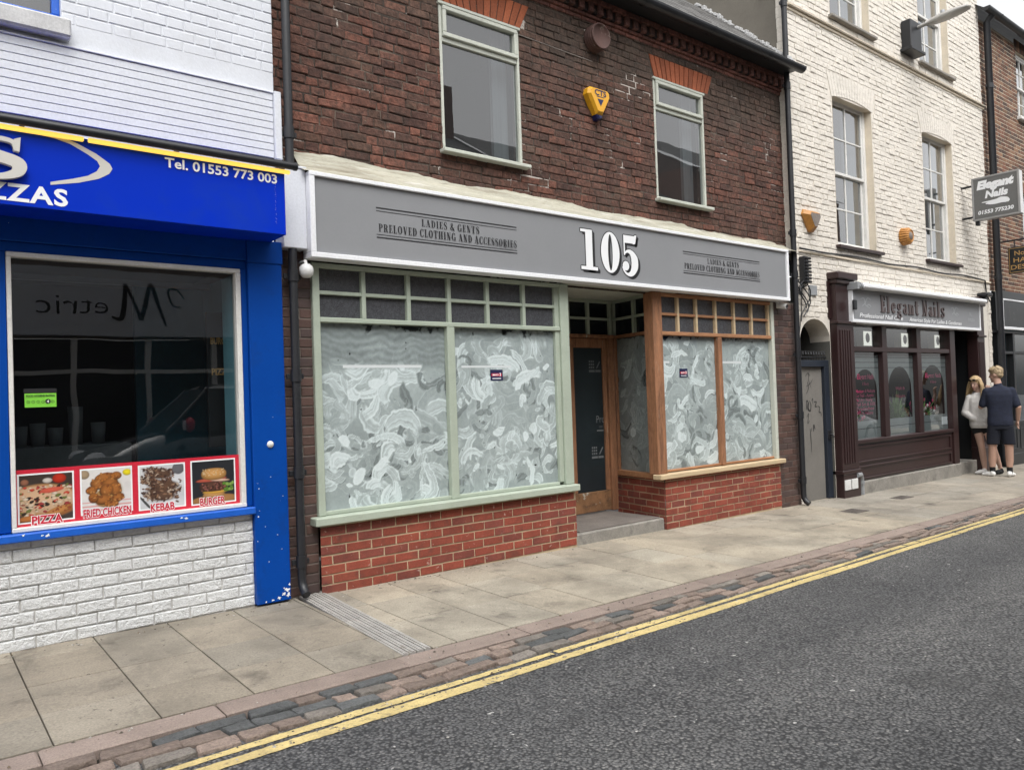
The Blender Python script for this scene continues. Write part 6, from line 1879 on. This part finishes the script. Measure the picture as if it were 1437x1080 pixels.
class Blob:
    """tapered limbs and ellipsoids, later fused into one continuous skin"""
    def __init__(self): self.mb = MB()
    def limb(self, pts, rs, n=14):
        pts = [Vector(p) for p in pts]
        P = []; R = []
        for i in range(len(pts) - 1):
            for k in range(5):
                t = k / 5
                P.append(pts[i].lerp(pts[i + 1], t)); R.append(rs[i] * (1 - t) + rs[i + 1] * t)
        P.append(pts[-1]); R.append(rs[-1])
        self.mb.tube(P, R, n)
        for p, r in ((P[0], R[0]), (P[-1], R[-1])): self.ell(p, (r, r, r))
        for i in range(1, len(pts) - 1): self.ell(pts[i], (rs[i] * 1.01,) * 3)
        return self
    def ell(self, c, r, rot=None, nu=14, nv=9):
        vs = []; fs = []
        c = Vector(c)
        for j in range(nv + 1):
            b = -PI / 2 + PI * j / nv
            for k in range(nu):
                a = 2 * PI * k / nu
                v = Vector((r[0] * math.cos(b) * math.cos(a), r[1] * math.cos(b) * math.sin(a), r[2] * math.sin(b)))
                if rot: v = rot @ v
                vs.append(c + v)
        for j in range(nv):
            for k in range(nu): fs.append((j * nu + k, j * nu + (k + 1) % nu, (j + 1) * nu + (k + 1) % nu, (j + 1) * nu + k))
        self.mb.add(vs, fs)
        return self
    def loft(self, rings, n=28):
        """rings: (z, cx, cy, rx, ry) from the hem upwards"""
        vs = []; fs = []
        for z, cx, cy, rx, ry in rings:
            for k in range(n):
                a = 2 * PI * k / n
                c_, s_ = math.cos(a), math.sin(a)
                f = 1 / (abs(c_) ** 2.6 + abs(s_) ** 2.6) ** (1 / 2.6)
                vs.append((cx + rx * c_ * f, cy + ry * s_ * f, z))
        for i in range(len(rings) - 1):
            for k in range(n): fs.append((i * n + k, i * n + (k + 1) % n, (i + 1) * n + (k + 1) % n, (i + 1) * n + k))
        fs += [tuple(range(n))[::-1], tuple((len(rings) - 1) * n + k for k in range(n))]
        self.mb.add(vs, fs)
        return self
    def fuse(self, name, material, root, voxel=.007, smooth=6):
        me = bpy.data.meshes.new('tmp')
        me.from_pydata(self.mb.v, [], self.mb.f)
        o = bpy.data.objects.new('tmp', me); COL.objects.link(o)
        r = o.modifiers.new('r', 'REMESH'); r.mode = 'VOXEL'; r.voxel_size = voxel; r.use_smooth_shade = True
        s = o.modifiers.new('s', 'SMOOTH'); s.iterations = smooth; s.factor = .5
        dg = C.evaluated_depsgraph_get()
        m2 = bpy.data.meshes.new_from_object(o.evaluated_get(dg))
        bpy.data.objects.remove(o); bpy.data.meshes.remove(me)
        m2.name = name; m2.materials.clear(); m2.materials.append(material)
        for p in m2.polygons: p.use_smooth = True
        ob = bpy.data.objects.new(name, m2); COL.objects.link(ob); ob.parent = root
        return ob

def hand(b, wrist, d, up, curl=.6, s=1.0, right=1):
    """palm, four fingers of different lengths bent at the knuckles, thumb from the side of the palm"""
    w = Vector(wrist); d = Vector(d).normalized(); up = (Vector(up) - d * Vector(up).dot(d)).normalized(); sd_ = d.cross(up) * right
    b.limb([w, w + d * .04 * s, w + d * .085 * s], [.024 * s, .028 * s, .026 * s])
    for k, l in enumerate((.072, .080, .074, .058)):
        o = w + d * .085 * s + sd_ * (.030 - .020 * k) * s
        p1 = o + d * l * .5 * s - up * curl * l * .2 * s
        p2 = p1 + (d * (1 - curl) - up * curl).normalized() * l * .5 * s
        b.limb([o - d * .02 * s, o, p1, p2], [.010 * s, .0098 * s, .0088 * s, .0075 * s], 8)
    t0 = w + d * .025 * s + sd_ * .026 * s
    b.limb([t0, t0 + (d * .6 + sd_ * .7 - up * .2) * .035 * s, t0 + (d * .95 + sd_ * .55 - up * .4) * .060 * s], [.013 * s, .011 * s, .0085 * s], 8)

def shoe(root, heel, toe, material, s=1.0):
    h = Vector(heel); t = Vector(toe); d = (t - h).normalized(); n_ = Vector((-d.y, d.x, 0))
    b = Blob(); L = (t - h).length
    rot = Matrix.Rotation(math.atan2(d.y, d.x), 3, 'Z')
    b.ell(h + d * L * .18 + Vector((0, 0, .045)), (L * .20, .040, .045), rot)
    b.ell(h + d * L * .50 + Vector((0, 0, .038)), (L * .34, .044, .040), rot)
    b.ell(h + d * L * .78 + Vector((0, 0, .028)), (L * .23, .047, .030), rot)
    b.ell(h + d * L * .20 + Vector((0, 0, .07)), (L * .15, .038, .035), rot)
    return b.fuse('shoe', material, root, .006, 3)

ANG = math.radians(-68)
def man():
    root = thing('person', (14.52, -.60, gz(14.52, -.6)), 'person in navy t-shirt, dark shorts, black socks and white trainers seen from behind', 'person')
    root.rotation_euler = (0, 0, ANG)
    b = Blob()
    # legs: slightly apart, feet flat
    b.limb([(-.09, 0, .90), (-.125, -.01, .50), (-.135, .03, .27), (-.14, .035, .085)], [.085, .062, .058, .036])
    b.ell((-.13, .035, .34), (.052, .056, .10)); b.ell((.11, .035, .34), (.052, .056, .10))
    b.limb([(.09, 0, .90), (.11, -.01, .50), (.11, .03, .27), (.105, .035, .085)], [.085, .062, .058, .036])
    b.limb([(-.14, .03, .06), (-.19, .10, .035)], [.034, .028]); b.limb([(.105, .03, .06), (.12, .12, .035)], [.034, .028])
    b.limb([(0, 0, .92), (0, 0, 1.12)], [.095, .095]); b.ell((0, .0, 1.28), (.15, .075, .18)); b.ell((0, .008, 1.425), (.155, .055, .05))
    b.limb([(-.005, .01, 1.50), (-.02, .025, 1.62)], [.062, .056])
    # head turned to the left and a little down
    hr = Matrix.Rotation(math.radians(62), 3, 'Z') @ Matrix.Rotation(math.radians(-8), 3, 'X')
    hc = Vector((-.03, .035, 1.715))
    b.ell(hc + hr @ Vector((0, -.012, .02)), (.078, .095, .105), hr); b.ell(hc + hr @ Vector((0, .035, -.035)), (.060, .062, .085), hr)
    b.limb([hc + hr @ Vector((0, .088, .02)), hc + hr @ Vector((0, .112, -.022))], [.010, .015], 8)           # nose
    b.ell(hc + hr @ Vector((0, .085, -.065)), (.026, .018, .012), hr); b.ell(hc + hr @ Vector((0, .078, -.102)), (.026, .022, .020), hr)
    b.ell(hc + hr @ Vector((0, .076, .038)), (.05, .02, .012), hr)
    for s in (-1, 1): b.ell(hc + hr @ Vector((s * .079, -.008, -.005)), (.012, .020, .032), hr)
    # right arm hanging with the hand at the pocket, left arm bent with the hand near the chin
    b.limb([(.17, .0, 1.425), (.265, -.02, 1.16), (.255, .075, .955)], [.044, .042, .031]); hand(b, (.253, .08, .945), (-.12, .35, -.9), (-1, 0, 0), .5, 1.0, -1)
    b.limb([(-.17, .0, 1.425), (-.27, .05, 1.18), (-.17, .20, 1.40)], [.044, .043, .031]); hand(b, (-.165, .205, 1.415), (.2, .1, 1), (.3, -1, .2), .8, 1.0, 1)
    body = b.fuse('body', M['skinm'], root, .0065, 5)
    c = Blob()                                                  # t-shirt
    c.loft([(.86, 0, 0, .188, .135), (.92, 0, 0, .190, .138), (1.02, 0, 0, .182, .130), (1.14, 0, .0, .180, .122), (1.28, 0, .0, .196, .124), (1.38, 0, .0, .208, .118), (1.455, 0, .005, .200, .098), (1.495, 0, .01, .150, .078), (1.52, 0, .012, .085, .066)])
    c.limb([(-.175, .0, 1.435), (-.238, .02, 1.225)], [.068, .064]); c.limb([(.175, .0, 1.435), (.240, -.012, 1.205)], [.068, .064])
    c.limb([(-.005, .01, 1.49), (-.01, .018, 1.545)], [.074, .064])
    c.fuse('t_shirt', M['navycloth'], root, .008, 9)
    c = Blob()                                                  # shorts
    c.loft([(.80, 0, 0, .176, .125), (.90, 0, 0, .180, .128), (1.0, 0, 0, .168, .118)]); c.loft([(.545, -.118, -.002, .098, .098), (.70, -.105, 0, .100, .106), (.86, -.092, 0, .098, .115)], 20); c.loft([(.545, .110, -.002, .098, .098), (.70, .100, 0, .100, .106), (.86, .090, 0, .098, .115)], 20)
    c.fuse('shorts', M['navyshort'], root, .008, 5)
    c = Blob(); c.limb([(-.14, .035, .07), (-.137, .032, .20)], [.043, .046]); c.fuse('sock', M['blackcloth'], root, .008, 2)
    c = Blob(); c.limb([(.105, .035, .07), (.108, .032, .20)], [.043, .046]); c.fuse('sock', M['blackcloth'], root, .008, 2)
    shoe(root, (-.105, -.01, 0), (-.29, .14, 0), M['whiteshoe']); shoe(root, (.085, -.03, 0), (.17, .21, 0), M['whiteshoe'])
    h = Blob()
    h.ell(hc + hr @ Vector((0, -.022, .045)), (.088, .100, .095), hr); h.ell(hc + hr @ Vector((0, .02, .085)), (.075, .085, .055), hr); h.ell(hc + hr @ Vector((0, -.055, -.005)), (.070, .055, .065), hr)
    r = random.Random(4)
    for k in range(60):
        a = r.random() * 2 * PI; e = r.uniform(.15, 1.3)
        p = Vector((.085 * math.cos(a) * math.cos(e), -.015 + .10 * math.sin(a) * math.cos(e), .05 + .092 * math.sin(e)))
        h.limb([hc + hr @ p, hc + hr @ (p * 1.09 + Vector((0, .012, .006)))], [.014, .005], 6)
    h.fuse('hair', M['blondm'], root, .006, 1)
    for s in (-1, 1):
        e = Blob(); e.ell(hc + hr @ Vector((s * .033, .083, .012)), (.012, .007, .007), hr); e.fuse('eye', M['eyedark'], root, .0035, 1)
    return root
man()

def woman():
    root = thing('person', (14.78, -.20, gz(14.78, -.20)), 'person with long blond hair in pale sweatshirt and black shorts leaning by the salon doorway', 'person')
    root.rotation_euler = (0, 0, ANG)
    b = Blob()
    b.limb([(-.06, 0, .86), (.0, -.01, .47), (.02, .02, .26), (.035, .03, .07)], [.082, .055, .050, .030])
    b.ell((.018, .028, .33), (.045, .050, .09)); b.ell((.21, -.0, .30), (.043, .048, .09))
    b.limb([(.08, 0, .86), (.16, -.06, .48), (.22, .02, .28), (.27, .06, .08)], [.082, .055, .048, .030])
    b.limb([(.035, .02, .05), (-.05, -.06, .03)], [.030, .024]); b.limb([(.27, .05, .055), (.20, -.02, .03)], [.030, .024])
    b.limb([(0, 0, .90), (0, 0, 1.08)], [.085, .08]); b.ell((0, .0, 1.20), (.12, .065, .15)); b.ell((0, .008, 1.325), (.12, .05, .045))
    b.limb([(0, .01, 1.40), (-.03, -.015, 1.49)], [.048, .044])
    hr = Matrix.Rotation(math.radians(150), 3, 'Z') @ Matrix.Rotation(math.radians(-22), 3, 'X')      # faces the camera, looking down to the left
    hc = Vector((-.055, -.025, 1.575))
    b.ell(hc + hr @ Vector((0, -.012, .02)), (.072, .088, .098), hr); b.ell(hc + hr @ Vector((0, .033, -.035)), (.054, .056, .078), hr)
    b.limb([hc + hr @ Vector((0, .082, .016)), hc + hr @ Vector((0, .103, -.020))], [.008, .0125], 8)
    b.ell(hc + hr @ Vector((0, .080, -.060)), (.024, .014, .010), hr); b.ell(hc + hr @ Vector((0, .072, -.096)), (.022, .018, .016), hr)
    for s in (-1, 1): b.ell(hc + hr @ Vector((s * .073, -.006, -.005)), (.010, .018, .028), hr)
    b.limb([(-.14, 0, 1.32), (-.215, -.02, 1.08), (-.10, -.115, .965)], [.045, .037, .027]); hand(b, (-.075, -.112, .95), (.9, .05, -.35), (0, -1, .2), .5, .92, 1)
    b.limb([(.14, 0, 1.32), (.20, -.01, 1.08), (.13, -.115, .98)], [.045, .037, .027]); hand(b, (.085, -.108, .955), (-.9, .05, -.35), (0, -1, .2), .6, .92, -1)
    b.fuse('body', M['skin'], root, .0065, 5)
    c = Blob()
    c.loft([(.80, 0, -.005, .150, .122), (.85, 0, -.01, .168, .140), (.98, 0, -.01, .172, .138), (1.12, 0, -.01, .168, .128), (1.25, 0, -.005, .170, .122), (1.33, 0, .0, .170, .105), (1.385, 0, .008, .125, .080), (1.42, -.005, .01, .075, .064)])
    c.limb([(-.145, 0, 1.325), (-.225, -.02, 1.07), (-.105, -.125, .965)], [.066, .064, .050]); c.limb([(.145, 0, 1.325), (.205, -.01, 1.07), (.14, -.125, .985)], [.066, .062, .050])
    c.ell((-.01, .045, 1.40), (.105, .075, .055)); c.ell((0, -.125, .92), (.12, .03, .07))
    c.fuse('sweatshirt', M['greycloth'], root, .008, 7)
    c = Blob(); c.ell((0, 0, .84), (.15, .115, .085)); c.limb([(-.065, 0, .82), (-.05, 0, .765)], [.098, .092]); c.limb([(.08, 0, .82), (.095, -.01, .765)], [.098, .092])
    c.fuse('shorts', M['blackcloth'], root, .009, 3)
    shoe(root, (.06, .05, 0), (-.11, -.11, 0), M['whiteshoe']); shoe(root, (.30, .09, 0), (.17, -.09, 0), M['blackcloth'])
    h = Blob()
    h.ell(hc + hr @ Vector((0, -.030, .035)), (.090, .092, .100), hr); h.ell(hc + hr @ Vector((0, -.01, .075)), (.080, .085, .055), hr)
    r = random.Random(6)
    for k in range(46):                                    # long locks either side of the face, over the shoulders and down the back
        t = k / 45
        a = math.radians(168 + 204 * t)
        ax = math.cos(a); ay = math.sin(a)
        o_ = hc + hr @ Vector((.076 * ax, -.028 + .072 * ay, .06))
        front = ay > .2
        side = 1 if ax > 0 else -1
        dn = Vector((o_.x + (o_.x - hc.x) * .55 + r.uniform(-.015, .015), o_.y + (o_.y - hc.y) * .5 - (.03 if o_.y < hc.y else -.03), hc.z - .12))
        end = Vector((dn.x * 1.18 + r.uniform(-.03, .03), dn.y * 1.15 - (.06 if o_.y < hc.y + .01 else -.03), hc.z - r.uniform(.30, .40)))
        h.limb([o_, o_.lerp(dn, .5) + (o_ - hc) * .10, dn, end], [.020, .021, .021, .009], 7)
    h.fuse('hair', M['blond'], root, .0065, 1)
    for s in (-1, 1):
        e = Blob(); e.ell(hc + hr @ Vector((s * .030, .077, .010)), (.012, .007, .006), hr); e.fuse('eye', M['eyedark'], root, .0035, 1)
    e = Blob(); e.ell(hc + hr @ Vector((0, .091, -.060)), (.021, .006, .007), hr); e.fuse('mouth', M['lip'], root, .0035, 1)
    e = Blob()
    for s in (-1, 1): e.ell(hc + hr @ Vector((s * .034, .066, .090)), (.028, .010, .020), hr)
    e.limb([hc + hr @ Vector((-.01, .075, .092)), hc + hr @ Vector((.01, .075, .092))], [.005, .005], 6)
    e.limb([hc + hr @ Vector((-.06, .06, .090)), hc + hr @ Vector((-.085, -.02, .05))], [.005, .005], 6); e.limb([hc + hr @ Vector((.06, .06, .090)), hc + hr @ Vector((.085, -.02, .05))], [.005, .005], 6)
    e.fuse('sunglasses', M['eyedark'], root, .0045, 1)
    return root
woman()

# ------------------------------------------------------------------ the other side of the street (seen only as reflections in the glass)
mb = MB()
for a, b in zip(xs, xs[1:]):
    mb.quad((a, -8.9, rz(a) + .10), (b, -8.9, rz(b) + .10), (b, -7.2, rz(b) + .10), (a, -7.2, rz(a) + .10), col=(.3, .27, .22)); mb.quad((a, -7.2, rz(a) + .10), (b, -7.2, rz(b) + .10), (b, -7.2, rz(b) - .02), (a, -7.2, rz(a) - .02), col=(.25, .2, .17))
tag(mb.build('far_pavement', M['slabs']), kind='structure')
OB = [(-14, -6, 7.0, (.16, .07, .05), 'red brick building across the street beside the cream one'), (-6, .8, 7.2, (.50, .46, .38), 'cream rendered building across the street'), (.8, 6.2, 6.6, (.20, .17, .15), 'shop with a pale script fascia across the street'),
      (6.2, 12.5, 6.9, (.13, .06, .045), 'tall red brick building across the street'), (12.5, 19, 7.0, (.30, .28, .25), 'grey rendered building across the street'), (19, 28, 8.4, (.15, .08, .06), 'brown brick building with a white fascia across the street')]
for i, (x0, x1, h, c, lb) in enumerate(OB):
    o = thing('facing_building', ((x0 + x1) / 2, -8.9, 0), lb, 'shop building', 'buildings across the street')
    m_ = mat('facing_wall', c, rough=.9, var=.15)
    mb = MB(); y0 = -8.9
    hl = [(x0 + (x1 - x0) * (k + .5) / 3 - .5, x0 + (x1 - x0) * (k + .5) / 3 + .5, 4.4, 6.0) for k in range(3)]
    f2 = lambda u, z, d: (-u, y0 + d, z)
    holed(mb, f2, -x1, -x0, -.6, h, [(-b, -a, z0, z1) for a, b, z0, z1 in hl] + [(-x1 + .4, -x0 - .4, .4, 2.75)])
    mb.quad((x0, y0, -.6), (x0, y0 - 7, -.6), (x0, y0 - 7, h), (x0, y0, h)); mb.quad((x1, y0, -.6), (x1, y0 - 7, -.6), (x1, y0 - 7, h), (x1, y0, h))
    mb.build('wall', m_, o)
    mb = MB()
    mb.quad((x0 - .1, y0 + .3, h - .1), (x1 + .1, y0 + .3, h - .1), (x1 + .1, y0 - 3.5, h + 2.2), (x0 - .1, y0 - 3.5, h + 2.2), col=(.10, .10, .10))
    mb.add([(x0, y0, h), (x0, y0 - 7, h), (x0, y0 - 3.5, h + 2.1)], [(0, 1, 2)], (.1, .07, .06)); mb.add([(x1, y0, h), (x1, y0 - 7, h), (x1, y0 - 3.5, h + 2.1)], [(0, 1, 2)], (.1, .07, .06))
    ro = mb.build('roof', M['slate'], o)
    MB().box(x1 - 1.0, x1 - .1, y0 - 4, y0 - 3, h + 1, h + 3.4).build('chimney', m_, ro)
    for a, b, z0, z1 in hl:
        mb = MB(); mb.box(a, b, y0 - .12, y0 - .06, z0, z0 + .08); mb.box(a, b, y0 - .12, y0 - .06, z1 - .08, z1); mb.box(a, a + .07, y0 - .12, y0 - .06, z0 + .08, z1 - .08); mb.box(b - .07, b, y0 - .12, y0 - .06, z0 + .08, z1 - .08); mb.box(a + .07, b - .07, y0 - .12, y0 - .06, (z0 + z1) / 2 - .03, (z0 + z1) / 2 + .03)
        wv = mb.build('window', M['whitetrim'], o)
        MB().quad((a, y0 - .10, z0), (a, y0 - .10, z1), (b, y0 - .10, z1), (b, y0 - .10, z0)).build('pane', M['boardedglass'], wv)
    mb = MB(); mb.box(x0 + .3, x1 - .3, y0 - .02, y0 + .12, 2.80, 3.90 if i == 2 else 3.5)
    sg_ = mb.build('fascia', M['boardwhite'] if i in (2, 5) else M['bluepaint'] if i == 4 else M['greysign'], o)
    mb = MB()
    n = 4
    for k in range(n + 1):
        x = x0 + .4 + (x1 - x0 - .8) * k / n
        mb.box(x - .04, x + .04, y0 - .1, y0 + .02, .4, 2.75)
    mb.box(x0 + .4, x1 - .4, y0 - .1, y0 + .03, 2.15, 2.22); mb.box(x0 + .4, x1 - .4, y0 - .1, y0 + .06, .40, .52)
    fr = mb.build('shopfront', M['whitetrim'] if i in (2, 3) else M['brownpaint'], o)
    MB().quad((x0 + .4, y0 - .06, .4), (x0 + .4, y0 - .06, 2.75), (x1 - .4, y0 - .06, 2.75), (x1 - .4, y0 - .06, .4)).build('pane', M['darkglass'], fr)
    if i == 2:
        mb = MB(); RX = (-1, 0, 0)
        # script capital then small letters; reads left to right when seen from across the road
        mp_ = lambda pl: [[(p[0], p[1]) for p in q] for q in pl]
        mb.flat(stroke([(0, .45), (.12, .60), (.28, .55), (.22, .30), (.06, .28)], [.02, .03, .04, .03, .02]) + stroke([(.34, -.06), (.44, .25), (.56, .60), (.60, .62)], [.03, .05, .07, .05]) + stroke([(.60, .62), (.66, .30), (.74, .02)], [.05, .08, .08]) +
                stroke([(.74, .02), (.86, .36), (.98, .64)], [.05, .05, .05]) + stroke([(.98, .64), (1.0, .30), (1.06, .03), (1.20, .06)], [.06, .08, .08, .03]), (4.10, y0 + .124, 3.05), RX, EZ, step=.0002)
        pl, wd = sans('etric', .30, 1, .0, -.01); mb.flat(fit(pl, 1.05, wd), (2.86, y0 + .124, 3.15), RX, EZ)
        mb.build('lettering', M['letterblack'], sg_)

def car(loc, paint, label, flag=False):
    o = thing('parked_car', loc, label, 'car', 'cars parked across the road')
    o.rotation_euler = (0, 0, PI)            # nose to the left of the picture's reflection
    def sec(pts):                            # (x, half width, z) rings lofted along the length
        return pts
    L = 3.9
    st = [(-1.95, .62, .30, .62, .62), (-1.85, .76, .22, .70, .70), (-1.2, .83, .20, .74, .86), (-.75, .84, .20, .74, .92), (.0, .85, .20, .74, .93), (1.0, .85, .20, .74, .94), (1.75, .80, .22, .74, .92), (1.93, .70, .32, .70, .74)]
    mb = MB(); rings = []
    for (x, hw, zb, zs, zt) in st:
        rings.append([(x, -hw * .92, zb), (x, -hw, zb + .12), (x, -hw, zs - .08), (x, -hw * .94, zs), (x, -hw * .80, zt), (x, 0, zt + .03), (x, hw * .80, zt), (x, hw * .94, zs), (x, hw, zs - .08), (x, hw, zb + .12), (x, hw * .92, zb)])
    vs = [p for r in rings for p in r]; n = 11
    fs = [(i * n + k, i * n + (k + 1) % n, (i + 1) * n + (k + 1) % n, (i + 1) * n + k) for i in range(len(rings) - 1) for k in range(n)]
    def put(mb, name, m_, par=o):
        me_mb = MB(); me_mb.v = mb.v; me_mb.f = mb.f; me_mb.c = mb.c; me_mb.m = mb.m; me_mb.sm = mb.sm
        b_ = base_of(par)
        me_mb.v = [(p[0] + b_.x, p[1] + b_.y, p[2] + b_.z) for p in mb.v]
        return me_mb.build(name, m_, par)
    mb.add(vs, fs, smooth=True); mb.add(rings[0], [tuple(range(n))]); mb.add(rings[-1], [tuple(range(n))[::-1]])
    put(mb, 'body', paint)
    mb = MB()
    lo = [(-.85, .70), (1.75, .72)]; hi = [(-.30, .58, 1.40), (1.35, .56, 1.40)]
    A = [(-.95, -.72, .92), (-.95, .72, .92), (1.80, .70, .93), (1.80, -.70, .93)]; B = [(-.35, -.56, 1.38), (-.35, .56, 1.38), (1.45, .54, 1.38), (1.45, -.54, 1.38)]
    mb.add(A + B, [(0, 1, 5, 4), (1, 2, 6, 5), (2, 3, 7, 6), (3, 0, 4, 7)])
    put(mb, 'windows', M['boardedglass'])
    mb = MB(); mb.add([(p[0], p[1], 1.381) for p in B] + [(p[0] * .8 + .1, p[1] * .8, 1.43) for p in B], [(0, 1, 5, 4), (1, 2, 6, 5), (2, 3, 7, 6), (3, 0, 4, 7), (4, 5, 6, 7)])
    for p, q in zip(A, B): mb.tube([p, q], .03, 6)
    put(mb, 'roof', paint)
    for sx in (-1.2, 1.2):
        for sy in (-1, 1):
            mb = MB(); mb.lathe([(0, 0), (.30, 0), (.31, .02), (.31, .18), (.29, .20), (0, .20)], (sx, sy * .66, .30), (0, sy, 0), 24)
            wh = put(mb, 'wheel', M['pvc'])
            mb = MB(); mb.lathe([(.21, 0), (.19, .012), (.05, .004), (0, .01)], (sx, sy * .862, .30), (0, sy, 0), 20)
            put(mb, 'rim', M['metal'], wh)
    for sy in (-1, 1):
        mb = MB(); b_ = Blob(); b_.ell((-1.74, sy * .58, .66), (.14, .13, .10)); mb.add(b_.mb.v, b_.mb.f, smooth=True); put(mb, 'headlight', M['whitesign'])
        mb = MB(); b_ = Blob(); b_.ell((-.72, sy * .95, 1.0), (.07, .11, .08)); mb.add(b_.mb.v, b_.mb.f, smooth=True); mr = put(mb, 'mirror', M['letterred'] if flag else paint)
        if flag:
            mb = MB()
            for k in (-1, 0, 1): mb.box(-.80, -.79, sy * .95 + k * .05 - .012, sy * .95 + k * .05 + .012, .95, 1.05)
            put(mb, 'stripe', M['letterwhite'], mr)
    return o
bc = car((3.9, -6.3, rz(3.9)), mat('black_car_paint', (.05, .054, .06), rough=.15, var=0, fine=0, bump=0, coat=1.0), 'tall black car with red mirrors parked across the road from the takeaway', True)
bc.rotation_euler = (0, 0, 0); bc.scale = (1.05, 1.0, 1.32)
car((21.0, -6.2, rz(21)), mat('silver_car_paint', (.45, .46, .47), rough=.2, var=0, fine=0, bump=0, coat=1.0), 'silver hatchback parked across the road from the nail salon')
